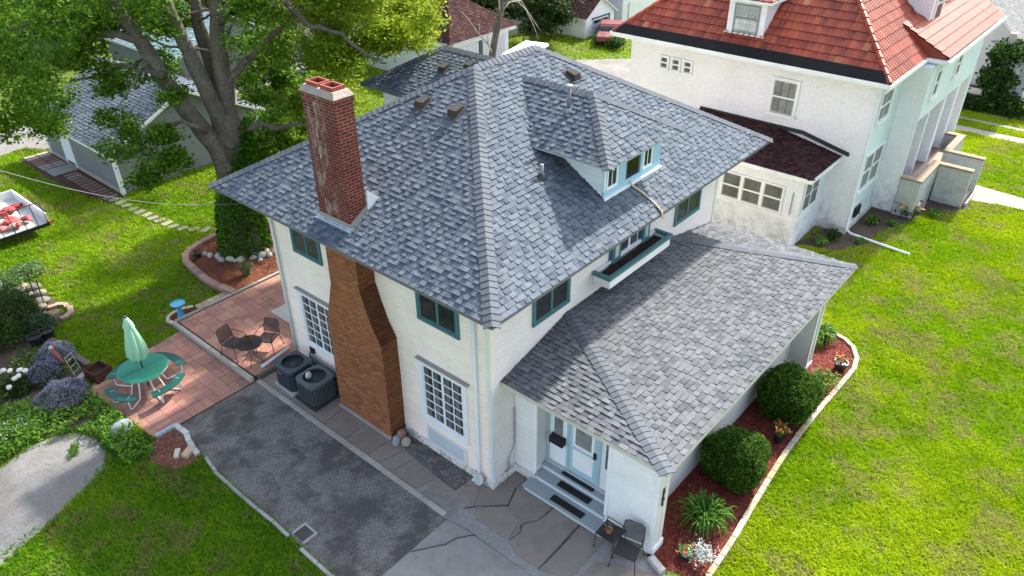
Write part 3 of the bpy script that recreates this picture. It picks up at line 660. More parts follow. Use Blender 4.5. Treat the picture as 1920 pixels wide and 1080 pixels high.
cf = MB((.80, .80, .80)); cf.mesh([(.0, 3.6, zr_(0)), (.36, 3.6, zr_(.36)), (.02, 3.6, zr_(0)+.50), (.0, 3.64, zr_(0)), (.36, 3.64, zr_(.36)), (.02, 3.64, zr_(0)+.50)], [(0, 1, 2), (5, 4, 3), (0, 3, 4, 1), (1, 4, 5, 2), (2, 5, 3, 0)]); cf.build('chimney_cricket', 'metal', H)
# roof furniture
def box_vent(x, y, z, sx, sy):   # sx,sy: horizontal unit vector pointing down the slope
    v = MB((.062, .056, .050)); ux, uy = -sy, sx; sl_ = -S_
    def q(a, b, h): return (x+sx*a*.82+ux*b*.82, y+sy*a*.82+uy*b*.82, z+sl_*a*.82+h*.85+.02)
    v.mesh([q(-.26, -.24, .02), q(.24, -.24, .02), q(.24, .24, .02), q(-.26, .24, .02)], [(0, 1, 2, 3)], (.09, .085, .08))
    B_ = [q(-.2, -.16, .02), q(.2, -.17, .02), q(.2, .17, .02), q(-.2, .16, .02), q(-.14, -.15, .10), q(.18, -.17, .20), q(.18, .17, .20), q(-.14, .15, .10)]
    v.mesh(B_, [(4, 5, 6, 7), (0, 1, 5, 4), (1, 2, 6, 5), (2, 3, 7, 6), (3, 0, 4, 7)]); v.build('box_vent', 'brown', H, bevel=.01)
box_vent(2.66, 4.46, zr_(2.66), -1, 0); box_vent(2.70, 3.38, zr_(2.70), -1, 0); box_vent(6.5, 2.80, ZE+S_*(2.80+O_), 0, -1)
box_vent(8.15, 9.3, 5.86+.571*(8.15-6.85), -1, 0); box_vent(8.45, 8.4, 5.86+.571*(8.45-6.85), -1, 0)
v = MB((.17, .18, .20)); v.tube([(4.46, 1.41, 7.95), (4.46, 1.41, 8.55)], .045, 14); v.lathe((4.46, 1.41, 8.52), [(.045, 0), (.078, .03), (.078, .06), (.0, .07)], 14, (.34, .35, .37)); v.lathe((4.46, 1.41, 7.94), [(.09, 0), (.085, .05), (.05, .10)], 14, (.26, .27, .28)); v.build('vent_pipe', 'metal', H, smooth=True)
v = MB((.24, .25, .26)); v.tube([(2.91, .96, 6.9), (2.91, .96, 7.26)], .045, 14); v.lathe((2.91, .96, 6.88), [(.12, 0), (.11, .08), (.075, .15), (.05, .17)], 14, (.03, .03, .03)); v.build('vent_pipe', 'metal', H, smooth=True)
rz = lambda x, y: ZE+S_*(y+O_)+.045
v = MB((.55, .40, .24)); v.tube([(4.98, -.1, 6.42), (5.0, -.16, rz(0, -.16)), (5.09, -.42, rz(0, -.42)), (5.13, -.72, rz(0, -.72)), (5.10, -.97, rz(0, -.97)), (5.02, -1.06, 5.72)], .022, 8); v.build('drain_hose', 'plastic', H, smooth=True)
# windows, chimney wall (faces -x)
SCR = (.055, .055, .045)
window(H, X0, 5.76, 6.99, 4.1, 5.35, TEAL, fw=.09, glass=(.05, .05, .045), cols=1, curtain=[(.05, .48, 0, 1, (.075, .075, .065)), (.53, .95, 0, 1, (.075, .075, .065))])
window(H, X0, .90, 2.24, 4.06, 5.35, TEAL, fw=.09, glass=(.028, .032, .028), cols=1, curtain=[(.12, .2, 0, 1, (.035, .04, .037)), (.3, .36, 0, 1, (.028, .032, .03)), (.6, .66, 0, 1, (.035, .04, .037)), (.8, .88, 0, 1, (.028, .032, .03))])
for (a, b) in ((.76, 2.37), (5.55, 7.19)):
    window(H, X0, a, b, .95, 2.86, (.80, .82, .84), fw=.14, sash=(.78, .80, .83), cols=2, rows=6, mt=.03, dp=.06, glass=(.045, .048, .055), curtain=[(u, u+.10, 0, 1, (.14, .145, .15)) for u in (.1, .34, .62, .86)])
    lg = MB((.30, .29, .28)); lg.box((-.10, a-.1, 2.87), (.0, b+.02, 2.90)); lg.build('drip_cap', 'metal', H)
bw = MB((.09, .20, .24)); bw.box((-.07, 5.3, .42), (.0, 7.05, .60), (.33, .33, .31)); bw.box((-.09, 5.3, .1), (-.0, 7.0, .44)); bw.box((-.11, 5.3, .12), (-.085, 6.9, .2), (.12, .26, .30)); bwo = bw.build('basement_window', 'paint', H)
bg2 = MB((.02, .05, .06)); [bg2.box((-.1, y0, .22), (-.085, y0+.42, .40)) for y0 in (5.45, 5.95, 6.45)]; bg2.build('pane', 'glass', bwo)
bw = MB((.50, .56, .60)); bw.box((-.03, .86, .22), (.01, 2.24, .74), (.72, .70, .66)); bw.box((-.045, .95, .27), (.0, 2.18, .70)); bw.box((-.055, .9, .14), (.0, 2.2, .22), (.68, .66, .62)); bw.build('basement_panel', 'paint', H, bevel=.008)
# windows, porch side (faces -y)
window(H, Y0, 1.44, 2.83, 4.02, 5.3, TEAL, fw=.08, glass=(.035, .038, .04), cols=1)
window(H, Y0, 7.68, 9.1, 4.05, 5.3, TEAL, fw=.08, glass=(.035, .038, .04), cols=1)
wo = window(H, Y0, 4.45, 6.25, 4.28, 5.3, TEAL, fw=.12, sash=(.72, .78, .82), cols=2, rows=2, glass=(.06, .07, .08))
for x0, x1 in ((4.5, 4.86), (5.9, 6.22)): s5 = MB(TEAL); s5.box((x0, -.085, 4.3), (x1, 0, 5.3)); s5.box((x0+.1, -.09, 4.46), (x1-.1, -.08, 5.2), (.45, .46, .46)); s5.build('side_panel', 'paint', wo)
pb = MB(TEAL); zt = 4.44
for a, b in (((3.72, -.54, zt-.09), (6.66, -.44, zt)), ((3.72, -.44, zt-.09), (3.82, -.02, zt)), ((6.56, -.44, zt-.09), (6.66, -.02, zt))): pb.box(a, b)
pb.box((3.78, -.50, zt-.34), (6.60, -.44, zt-.09), (.74, .74, .72)); pb.box((3.78, -.44, zt-.34), (3.84, 0, zt-.09), (.74, .74, .72)); pb.box((6.54, -.44, zt-.34), (6.60, 0, zt-.09), (.74, .74, .72)); pb.box((3.84, -.44, zt-.34), (6.54, 0, zt-.3))
pb.box((3.82, -.06, zt-.09), (6.56, 0, zt-.02), (.74, .74, .72))
pbo = pb.build('window_box', 'paint', H); s6 = MB((.03, .017, .013)); s6.box((3.84, -.44, zt-.3), (6.54, -.06, zt-.16)); s6.build('soil', 'soil', pbo)
# downspouts
def spout(pts, name='downspout', parent=None, col=(.70, .74, .78), r=.038): return MB(col).tube(pts, r, 8).build(name, 'metal', parent or H, smooth=True)
spout([(-.06, .42, 5.68), (-.06, .42, .30), (-.10, .44, .2), (-.22, .5, .08)]); spout([(-.06, 7.79, 5.68), (-.06, 7.79, .2)])
spout([(.0, 8.3, .22), (-1.05, 8.17, .20)], 'downspout_extension', col=(.62, .66, .70), r=.05)
cd = MB((.24, .24, .24)); cd.tube([(.76, -.03, .95), (.76, -.03, 2.1)], .014, 6); cd.tube([(.76, -.03, .95), (.5, -.03, .55), (.48, -.04, .25), (.56, -.04, .25), (.56, -.04, .5)], .012, 6); cd.build('conduit', 'metal', H)
# porch
po = MB((.78, .80, .81)); EX = Wall('x', .82)
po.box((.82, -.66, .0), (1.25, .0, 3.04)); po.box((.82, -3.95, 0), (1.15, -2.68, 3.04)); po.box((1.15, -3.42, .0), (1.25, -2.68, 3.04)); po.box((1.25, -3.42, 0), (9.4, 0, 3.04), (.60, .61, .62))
laps(po, EX, [(-.6, .24), (0, .24), (0, 3.02), (-.6, 3.02)], .085, (.78, .78, .76)); laps(po, EX, [(-3.84, .24), (-2.76, .24), (-2.76, 3.02), (-3.84, 3.02)], .17, (.82, .83, .84), .006)
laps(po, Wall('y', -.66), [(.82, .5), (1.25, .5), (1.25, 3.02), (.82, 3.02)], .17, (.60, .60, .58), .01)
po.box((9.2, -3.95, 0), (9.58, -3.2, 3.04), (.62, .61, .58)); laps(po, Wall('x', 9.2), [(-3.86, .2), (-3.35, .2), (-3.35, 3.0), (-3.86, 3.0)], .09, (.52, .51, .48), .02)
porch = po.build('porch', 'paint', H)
tr = MB((.80, .82, .84)); tb = lambda y0, y1, z0, z1, o0, o1, c=None: tr.box((y0, o0, z0), (y1, o1, z1), c, lambda a, o, z: EX(a, o, z))
tb(-.68, -.58, .24, 3.03, 0, .03); tb(-2.76, -2.66, .24, 3.03, 0, .03); tb(-3.97, -3.84, .24, 3.03, 0, .03); tb(-4.0, -2.68, 0, .22, 0, .06); tb(-.68, 0, 0, .22, 0, .06, (.66, .65, .62)); tb(-3.97, .0, 2.9, 3.03, 0, .035)
tr.box((.80, -3.985, .22), (1.17, -3.955, 3.03), (.60, .59, .56)); tr.box((.78, -4.02, 0), (1.2, -3.95, .24)); tr.box((1.02, -4.0, .24), (1.06, -3.98, 3.0), (.70, .69, .66))
tr.build('porch_trim', 'paint', porch, bevel=.006); tr = MB((.80, .82, .84)); tr.box((9.16, -4.0, 0), (9.64, -3.3, .16)); tr.box((9.17, -3.985, .16), (9.28, -3.955, 3.03), (.66, .65, .62)); tr.box((9.5, -3.985, .16), (9.61, -3.955, 3.03), (.66, .65, .62))
tr.build('porch_trim', 'paint', porch, bevel=.006)
sc = MB((.02, .02, .02)); sc.tube([(.92, -3.99, 1.5), (.92, -4.01, 1.56), (.92, -3.99, 1.62), (.92, -4.02, 1.72), (.92, -3.99, 1.8), (.92, -4.01, 1.95), (.92, -3.99, 2.0)], .022, 8); sc.box((.90, -4.0, 1.5), (.96, -3.985, 2.02)); sc.build('wall_ornament', 'black', porch)
# entry
DXW = Wall('x', 1.25); e = MB((.36, .50, .56)); eb_ = lambda m, y0, y1, z0, z1, o0, o1, c=None: m.box((y0, o0, z0), (y1, o1, z1), c, lambda a, o, z: DXW(a, o, z))
eb_(e, -2.66, -.68, .5, .56, 0, .1, (.45, .48, .50)); eb_(e, -.74, -.68, .56, 2.95, 0, .05); eb_(e, -1.33, -1.26, .56, 2.95, 0, .05); eb_(e, -2.22, -2.14, .56, 2.95, 0, .05); eb_(e, -2.14, -.74, 2.75, 2.95, 0, .05); eb_(e, -2.68, -2.22, .56, 2.95, 0, .02, (.80, .82, .84)); eo = e.build('entry_frame', 'paint', H)
d = MB((.36, .55, .62)); eb_(d, -2.13, -1.33, .57, 2.75, 0, .03); eb_(d, -2.02, -1.44, .74, 1.32, .028, .04, (.82, .84, .85)); eb_(d, -2.03, -1.43, 1.42, 1.50, .03, .045, (.80, .82, .83)); eb_(d, -2.03, -1.43, 2.5, 2.6, .03, .045, (.80, .82, .83)); eb_(d, -2.03, -1.96, 1.50, 2.5, .03, .045, (.80, .82, .83)); eb_(d, -1.50, -1.43, 1.50, 2.5, .03, .045, (.80, .82, .83)); do = d.build('door', 'paint', H)
q = MB((.22, .225, .23)); eb_(q, -1.96, -1.50, 1.50, 2.5, .028, .036); q.build('pane', 'glass', do)
q = MB((.015, .015, .015)); eb_(q, -2.10, -2.03, 1.38, 1.56, .03, .07); q.build('handle', 'black', do)
d = MB((.78, .82, .84)); eb_(d, -1.25, -.75, .57, 2.75, 0, .03); eb_(d, -1.17, -.84, 1.45, 1.50, .03, .045); do2 = d.build('side_panel', 'paint', H)
q = MB((.20, .205, .21)); eb_(q, -1.13, -.88, 1.52, 2.6, .028, .036); q.build('pane', 'glass', do2)
q = MB((.15, .155, .16)); eb_(q, -2.52, -2.34, 1.25, 2.5, .018, .026); q.build('sidelight_pane', 'glass', eo)
q = MB((.012, .012, .013)); q.mesh([(1.2, -1.24, 1.30), (1.2, -.84, 1.30), (1.2, -.84, 1.52), (1.2, -1.24, 1.52), (1.05, -1.24, 1.30), (1.05, -.84, 1.30), (1.05, -.84, 1.44), (1.05, -1.24, 1.44)], [(0, 1, 2, 3), (7, 6, 5, 4), (3, 2, 6, 7), (0, 4, 5, 1), (1, 5, 6, 2), (0, 3, 7, 4)]); q.build('mailbox', 'black', H, bevel=.008)
stp = MB((.30, .335, .355)); R_ = (.60, .66, .68)
for (x0, x1, y0, y1, z1) in ((.40, .86, -2.9, -.56, .17), (.74, 1.04, -2.7, -.66, .34), (1.0, 1.26, -2.68, -.66, .51)):
    stp.box((x0+.04, y0+.03, 0), (x1, y1-.03, z1-.035), R_); stp.box((x0, y0, z1-.035), (x1, y1, z1))
sto = stp.build('front_steps', 'paint', H, bevel=.006)
for x0, z1, ya, yb in ((.47, .17, -2.35, -1.25), (.80, .34, -2.3, -1.2), (1.04, .51, -2.25, -1.15)): MB((.008, .008, .009)).box((x0, ya+.08, z1), (x0+.19, yb-.1, z1+.012)).build('step_mat', 'black', sto)
# ------------------------------------------------------------------ neighbour's stucco house
STU = (.79, .77, .81)
NB = thing('stucco_house', 'white stucco house with red clay tile roof and open front porch', 'house', (18.3, -1.7, 0))
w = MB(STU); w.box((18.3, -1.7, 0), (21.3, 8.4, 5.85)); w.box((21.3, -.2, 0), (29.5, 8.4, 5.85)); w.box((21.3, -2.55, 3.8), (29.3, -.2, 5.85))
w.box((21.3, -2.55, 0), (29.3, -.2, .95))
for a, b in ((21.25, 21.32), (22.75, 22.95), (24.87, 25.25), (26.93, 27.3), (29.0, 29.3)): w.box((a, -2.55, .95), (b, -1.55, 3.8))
w.c = [((.58, .69, .70) if abs(w.v[f[0]][1]-w.v[f[1]][1])+abs(w.v[f[1]][1]-w.v[f[2]][1]) < 1e-6 and w.v[f[0]][1] < 0 else c) for f, c in zip(w.f, w.c)]   # the street side's bluish shade is put into its wall colour
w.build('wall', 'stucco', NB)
fo = MB((.60, .60, .57)); fo.box((18.22, -1.78, -.1), (21.3, 8.4, .30)); fo.build('foundation', 'stucco', NB, bevel=.03)
NF = Wall('x', 18.3); NS = Wall('y', -1.7); NP = Wall('y', -2.55)
CUR = [(0, .3, 0, 1, (.15, .17, .165)), (.36, .62, 0, 1, (.19, .21, .20)), (.7, 1, 0, 1, (.13, .15, .145))]
def dh(parent, W, a0, a1, z0, z1, col=(.74, .76, .76), fw=.10, cur=CUR, mid=.5, rows=1, cols=1, glass=(.10, .11, .11), sill=.05):
    o = window(parent, W, a0, a1, z0, z1, col, fw=fw, sash=(.40, .41, .40), split=False, cols=cols, rows=rows, curtain=cur, glass=glass, dp=.06, sill=sill)
    m = MB(col); zz = z0+(z1-z0)*mid; m.box((a0+fw, .02, zz-.03), (a1-fw, .045, zz+.03), None, lambda a, o_, z: W(a, o_, z)); m.build('meeting_rail', 'paint', o); return o
dh(NB, NF, 1.02, 2.12, 3.92, 5.36, fw=.11)
for a in (5.46, 6.0, 6.54): dh(NB, NF, a, a+.46, 4.72, 5.30, fw=.08, cur=None, glass=(.04, .045, .045), sill=.02)
dh(NB, NS, 18.75, 20.1, 4.2, 5.4); dh(NB, NS, 18.7, 20.75, 1.5, 3.05, cur=[(0, 1, 0, 1, (.12, .14, .14))]); dh(NB, NP, 22.0, 22.75, 4.45, 5.6, cur=None); dh(NB, NP, 25.0, 25.75, 4.55, 5.6, cur=None)
q = MB((.70, .70, .67)); q.box((18.68, -1.76, 1.42), (20.78, -1.7, 1.52)); q.box((19.66, -1.745, 1.6), (19.80, -1.7, 3.0)); q.build('window_post', 'paint', NB)
bw = MB((.02, .02, .02)); bw.box((19.05, -1.79, .38), (19.6, -1.69, .78)); bw.build('basement_window', 'glass', NB)
# tile roof ---------------------------------------------------------------
TP = [(.32, .060, .030), (.27, .048, .027), (.37, .080, .036), (.29, .055, .033), (.23, .042, .030), (.34, .068, .030), (.31, .053, .028), (.42, .15, .07)]
def tiles(mb, poly, ex=.36, tw=.23, seed=1, hgt=.032, pal=TP):
    rnd = random.Random(seed); to, fr = frame_of(poly); P2 = ccw([to(p) for p in poly])
    v0 = min(p[1] for p in P2); v1 = max(p[1] for p in P2); u0 = min(p[0] for p in P2); u1 = max(p[0] for p in P2)
    mb.face([fr(p[0], p[1], -.01) for p in P2], (.06, .02, .015)); prof = [(0, 0), (.16, .6), (.34, 1), (.52, .6), (.66, .05), (.83, .35), (1, 0)]
    for r in range(int((v1-v0)/ex)+1):
        va = v0+r*ex; u = u0-.05; tone = 1
        while u < u1:
            if rnd.random() < .25: tone = rnd.uniform(.82, 1.12)
            c = jit(rnd.choice(pal[:7]) if rnd.random() > .02 else pal[7], .08); c = tuple(x*tone for x in c)
            for i in range(len(prof)-1):
                (a, ha), (b, hb) = prof[i], prof[i+1]; ua, ub = u+a*tw, u+b*tw; ha *= hgt; hb *= hgt
                q = [(ua, va), (ub, va), (ub, va+ex*1.04), (ua, va+ex*1.04)]
                q2 = clip(q, P2)
                if len(q2) < 3: continue
                H_ = lambda p: ha+(hb-ha)*((p[0]-ua)/(ub-ua+1e-9))+.032*(1-(p[1]-va)/ex)+.004
                mb.face([fr(p[0], p[1], H_(p)) for p in q2], c)
                if min(p[1] for p in q2) < va+.01:
                    e = tuple(x*.55 for x in c); mb.face([fr(ua, va, -.005), fr(ub, va, -.005), fr(ub, va, hb+.036), fr(ua, va, ha+.036)], e)
            u += tw
def ridge_tiles(mb, A, B, r=.085, seed=1, L=.36):
    rnd = random.Random(seed); A, B = Vector(A), Vector(B); d = B-A; n = max(1, int(d.length/L)); d.normalize(); s = (B-A).length/n
    for i in range(n): p = A+d*(s*i); mb.tube([p+Vector((0, 0, .03)), p+d*(s*1.06)+Vector((0, 0, .015))], [r*1.12, r*.92], 10, jit(rnd.choice(TP[:6]), .1))
RS = .86; NE = 6.05; rh = 5.52
rf = MB((.7, .7, .7)); a, b, c_, d = (17.6, -2.15, NE), (30.2, -2.15, NE), (30.2, 8.9, NE), (17.6, 8.9, NE); A, B = (17.6+rh, -2.15+rh, NE+RS*rh), (30.2-rh, -2.15+rh, NE+RS*rh)
tiles(rf, [(17.88, 8.62, NE+.24), (17.88, -1.87, NE+.24), A], seed=1); rf.face([d, a, (17.9, -1.85, NE+.255), (17.9, 8.6, NE+.255)], (.05, .02, .02)); tiles(rf, [a, b, B, A], seed=2); rf.face([b, c_, B], (.25, .05, .03)); rf.face([c_, d, A, B], (.25, .05, .03))
ridge_tiles(rf, a, A, seed=4); ridge_tiles(rf, d, A, seed=5); ridge_tiles(rf, A, B, seed=6)
jx = 21.72; je = (jx, -2.88, 6.12); jf = (30.4, -2.88, 6.12); mg = -1.0; jz = 6.12+.52*(mg+2.88)
tiles(rf, [je, jf, (30.4, mg, jz), (jx, mg, jz)], seed=8); rf.face([je, (jx, mg, jz), (jx, -2.15, 6.0)], (.22, .045, .03))
rf.build('roof', 'tile', NB)
gt = MB((.76, .78, .78))
for p, q in (((17.5, -2.25), (17.62, 9.0)), ((17.62, -2.25), (21.70, -2.13)), ((21.62, -2.98), (21.74, -2.25)), ((21.74, -2.98), (30.4, -2.86))): gt.box((p[0], p[1], 5.93), (q[0], q[1], 6.06))
gt.box((17.62, -2.13, 5.86), (30.2, 8.9, 5.93)); gt.box((21.74, -2.86, 5.86), (30.4, -2.13, 5.935)); gt.build('gutter', 'paint', NB)
bl = MB((.022, .022, .024))
bl.mesh([(17.54, -2.19, 6.06), (17.84, -1.89, 6.385), (17.84, 8.64, 6.385), (17.54, 8.94, 6.06), (17.54, -2.19, 6.0), (17.54, 8.94, 6.0)], [(0, 1, 2, 3), (4, 0, 3, 5)])
bl.build('eave_flashing', 'brown', NB)
# dormers on the tile roof
dz = MB(STU); dz.box((18.3, 2.79, 6.5), (20.6, 4.27, 7.95)); dz.box((18.24, 2.74, 6.58), (18.3, 4.33, 6.68), (.74, .74, .72)); dzo = dz.build('dormer', 'stucco', NB)
dh(dzo, Wall('x', 18.3), 3.02, 4.02, 6.72, 7.72, fw=.05, col=(.22, .24, .24), cur=[(0, 1, 0, .52, (.52, .54, .52)), (0, 1, .55, 1, (.34, .38, .38))], cols=6, rows=4, sill=0)
dr = MB((.7, .7, .7)); e0, e1, e2, e3 = (18.05, 2.55, 7.95), (18.05, 4.5, 7.95), (20.9, 4.5, 7.95), (20.9, 2.55, 7.95); pk = (19.05, 3.52, 8.65); pk2 = (20.9, 3.52, 8.65)
tiles(dr, [e1, e0, pk], seed=12); tiles(dr, [e0, e3, pk2, pk], seed=13); tiles(dr, [e1, e2, pk2, pk], seed=14); dr.box((18.0, 2.5, 7.86), (20.9, 4.55, 7.94), (.74, .75, .74)); dr.build('dormer_roof', 'tile', dzo)
dz = MB(STU); dz.box((23.6, -1.45, 6.4), (25.3, 1.5, 8.3)); dz.box((23.5, -1.52, 6.6), (25.4, -1.45, 6.7), (.74, .74, .72)); dzo = dz.build('dormer', 'stucco', NB); dh(dzo, Wall('y', -1.45), 23.95, 24.95, 6.75, 8.1, fw=.1, cur=None, glass=(.03, .035, .035), sill=0)
dz = MB(STU); dz.box((26.9, -1.2, 6.4), (28.4, 1.5, 7.7)); dzo = dz.build('dormer', 'stucco', NB); dh(dzo, Wall('y', -1.2), 27.2, 28.1, 6.8, 7.6, fw=.1, cur=None, glass=(.03, .035, .035), sill=0)
# sunroom
sr = MB((.74, .76, .75)); sr.box((15.9, -.65, 0), (18.3, 4.6, 2.86), (.70, .72, .78)); sr.box((15.84, -.71, 1.10), (18.3, 4.6, 1.2), (.80, .79, .83)); sro = sr.build('sunroom', 'stucco', NB)
for a in (-.02, .80, 1.62): dh(sro, Wall('x', 15.9), a, a+.82, 1.22, 2.32, fw=.06, cur=None, glass=(.115, .12, .115), sill=0)
window(sro, Wall('y', -.65), 16.05, 17.5, 1.32, 2.66, (.70, .72, .70), fw=.07, cols=1, rows=2, mt=.03, glass=(.07, .09, .09))
m = MB((.3, .3, .3)).tube([(15.86, -.35, 1.3), (15.86, -.35, 2.2)], .02, 6).build('pipe', 'metal', sro)
rr = MB((.72, .74, .74)); e0, e1, e2 = (15.5, -1.0, 2.98), (15.5, 4.9, 2.98), (18.3, -1.0, 2.98); k0, k1 = (18.3, 1.8, 3.52), (18.3, 4.9, 3.52)
shingles(rr, [e0, e2, k0], BROWN, seed=90); shingles(rr, [e0, k0, k1, e1], BROWN, seed=91); rr.box((15.46, -1.04, 2.84), (18.3, 4.9, 2.975), (.74, .76, .76)); caps(rr, e0, k0, plane_n([e0, e2, k0]), plane_n([e0, k0, k1]), BROWN, seed=92, w=.13)
rr.box((18.24, .6, 3.44), (18.31, 4.9, 3.58), (.05, .05, .055)); rr.mesh([(18.24, .6, 3.44), (18.24, .6, 3.58), (18.24, -1.25, 3.16), (18.24, -1.25, 3.02), (18.31, .6, 3.58), (18.31, -1.25, 3.16)], [(0, 1, 2, 3), (1, 4, 5, 2)], (.05, .05, .055)); rr.build('sunroom_roof', 'brown', sro)
# porch terrace
pt = MB((.44, .45, .45)); cap = (.27, .22, .155)
def para(x0, y0, x1, y1, zc=1.52, bot=-.1): pt.box((x0+.03, y0+.03, bot), (x1-.03, y1-.03, zc)); pt.box((x0, y0, zc), (x1, y1, zc+.09), cap)
para(21.15, -3.35, 21.5, -2.55); para(21.5, -3.35, 23.75, -3.05); para(23.45, -4.6, 23.75, -3.352); para(25.05, -4.65, 25.35, -3.05, 1.52); para(25.352, -3.35, 27.5, -3.05); para(27.2, -3.05, 27.5, -2.55)
pt.box((21.5, -3.05, 0), (27.2, -2.56, .97), (.40, .31, .27)); pt.box((21.33, -2.54, .95), (29, -.2, .975), (.22, .15, .13))
for i, z in enumerate((.8, .6, .4, .2)): pt.box((23.75, -3.35-.3*(i+1), -.05), (25.05, -3.35-.3*i, z), (.40, .34, .31))
pt.box((23.75, -4.7, -.05), (25.2, -4.6, .12), (.46, .42, .36)); pt.build('porch_terrace', 'stucco', NB, bevel=.01)
spout([(18.24, -1.62, 5.85), (18.22, -1.78, 5.6), (18.22, -1.80, .25), (18.25, -2.0, .1), (18.13, -4.2, .05)], parent=NB, col=(.66, .72, .76), r=.05)
# ------------------------------------------------------------------ other buildings
def gable(name, label, x0, x1, y0, y1, ze, zr, axis, wc, rp, over=.25, lap=.12, m='shingle', seed=100, rm='shingle', cat='garage'):
    """axis 'y': ridge runs along y, gables face +-y"""
    o = thing(name, label, cat, (x0, y0, 0)); w = MB(wc); w.box((x0, y0, 0), (x1, y1, ze))
    if axis == 'y':
        xm = (x0+x1)/2; g = [(x0, ze), (x1, ze), (xm, zr)]; w.prism([(x0, ze), (x1, ze), (xm, zr)], y0, y1, None, lambda a, b, h: (a, h, b))
        laps(w, Wall('y', y0), [(x0, .1), (x1, .1), (x1, ze), (xm, zr), (x0, ze)], lap, wc, .02); laps(w, Wall('x', x0), [(y0, .1), (y1, .1), (y1, ze), (y0, ze)], lap, wc, .004)
        s = (zr-ze)/(xm-x0); a0, a1 = x0-over, x1+over; zz = ze-s*over
        PL = [[(a0, y0-over, zz), (a0, y1+over, zz), (xm, y1+over, zr), (xm, y0-over, zr)], [(a1, y0-over, zz), (a1, y1+over, zz), (xm, y1+over, zr), (xm, y0-over, zr)]]
    else:
        ym = (y0+y1)/2; w.prism([(y0, ze), (y1, ze), (ym, zr)], x0, x1, None, lambda a, b, h: (h, a, b))
        laps(w, Wall('x', x0), [(y0, .1), (y1, .1), (y1, ze), (ym, zr), (y0, ze)], lap, wc, .02); laps(w, Wall('y', y0), [(x0, .1), (x1, .1), (x1, ze), (x0, ze)], lap, wc, .02)
        s = (zr-ze)/(ym-y0); a0, a1 = y0-over, y1+over; zz = ze-s*over
        PL = [[(x0-over, a0, zz), (x1+over, a0, zz), (x1+over, ym, zr), (x0-over, ym, zr)], [(x0-over, a1, zz), (x1+over, a1, zz), (x1+over, ym, zr), (x0-over, ym, zr)]]
    w.build('wall', 'paint', o); r = MB((.7, .72, .72))
    for i, p in enumerate(PL): slab(r, [(q[0], q[1], q[2]+.06) for q in p], .09, (.72, .74, .74)); shingles(r, [(q[0], q[1], q[2]+.065) for q in p], rp, seed=seed+i, ex=.16)
    r.build('roof', rm, o); return o
G1 = gable('grey_garage', 'grey sided garage with shingle roof behind the big tree', 2.1, 9.05, 23.1, 30.2, 2.0, 3.75, 'y', (.17, .18, .195), GREY, over=.3, lap=.18)
for a_, b_ in (((2.04, 23.05, 0), (2.2, 23.2, 2.05)), ((8.95, 23.04, 0), (9.1, 23.2, 2.05)), ((2.05, 28.35, .0), (2.11, 28.45, 2)), ((2.05, 27.4, .0), (2.11, 27.5, 2)), ((2.03, 30.1, 0), (2.2, 30.25, 2))): MB((.74, .76, .78)).box(a_, b_).build('corner_board', 'paint', G1)
q = MB((.66, .72, .76)); q.box((2.06, 27.5, .1), (2.1, 28.35, 1.95)); q.build('door', 'paint', G1); q = MB((.34, .32, .28)); q.box((2.06, 23.1, 0), (2.1, 30.2, .2)); q.build('foundation', 'found', G1)
# rake boards on the gable
q = MB((.76, .78, .78)); s_ = (3.75-2.0)/(9.05-2.1)*2
for sg in (1, -1):
    xm = 5.575; xe = xm-sg*3.78; ze_ = 3.75-s_*3.78; q.mesh([(xe, 22.78, ze_+.05), (xm, 22.78, 3.80), (xm, 22.78, 3.66), (xe, 22.78, ze_-.09), (xe, 22.74, ze_+.05), (xm, 22.74, 3.80), (xm, 22.74, 3.66), (xe, 22.74, ze_-.09)], [(0, 1, 2, 3), (7, 6, 5, 4), (0, 4, 5, 1), (3, 2, 6, 7), (0, 3, 7, 4), (1, 5, 6, 2)])
q.build('rake_board', 'paint', G1)
G2 = thing('brown_roof_garage', 'white garage with dark brown hip roof beyond the wing roof', 'garage', (21.1, 22.0, 0))
w = MB((.74, .76, .76)); w.box((21.1, 22.0, 0), (26.1, 29.5, 2.5)); w.box((20.75, 21.65, 2.5), (26.45, 29.9, 2.58))
laps(w, Wall('y', 22.0), [(21.1, 0), (26.1, 0), (26.1, 2.5), (21.1, 2.5)], .2, (.74, .76, .76), .01); w.build('wall', 'paint', G2)
q = MB((.66, .69, .70))
for i in range(12): q.box((21.35+i*.17, 21.94, .05), (21.35+i*.17+.155, 21.98, 2.2)); q.box((23.75+i*.17, 21.94, .05), (23.75+i*.17+.155, 21.98, 2.2))
q.box((23.45, 21.93, .0), (23.7, 21.985, 2.3), (.09, .10, .10)); q.build('plank_doors', 'paint', G2)
hip_roof('roof', G2, 20.7, 26.5, 21.6, 30.0, 2.7, 4.75, BROWN, 'brown', (.7, .72, .72), 120, ex=.17)
G3 = gable('gable_garage', 'small white gabled garage with its grey overhead door behind the dark bush', 34.85, 38.3, 22.5, 27, 1.45, 2.55, 'y', (.70, .74, .76), BROWN, over=.2, seed=140, rm='brown')
q = MB((.52, .58, .64)); q.box((35.65, 22.42, 0), (37.5, 22.49, 1.2)); [q.box((35.65, 22.40, z), (37.5, 22.43, z+.02), (.30, .34, .38)) for z in (.3, .6, .88)]; qo = q.build('door', 'paint', G3)
q = MB((.02, .025, .03)); q.box((35.75, 22.39, .92), (36.5, 22.425, 1.1)); q.box((36.6, 22.39, .92), (37.4, 22.425, 1.1)); q.build('pane', 'glass', qo); q = MB((.05, .07, .12)); q.box((37.5, 22.42, 0), (37.72, 22.48, 1.3)); q.box((35.55, 22.42, 1.2), (37.5, 22.48, 1.3)); q.build('door_frame', 'paint', G3)
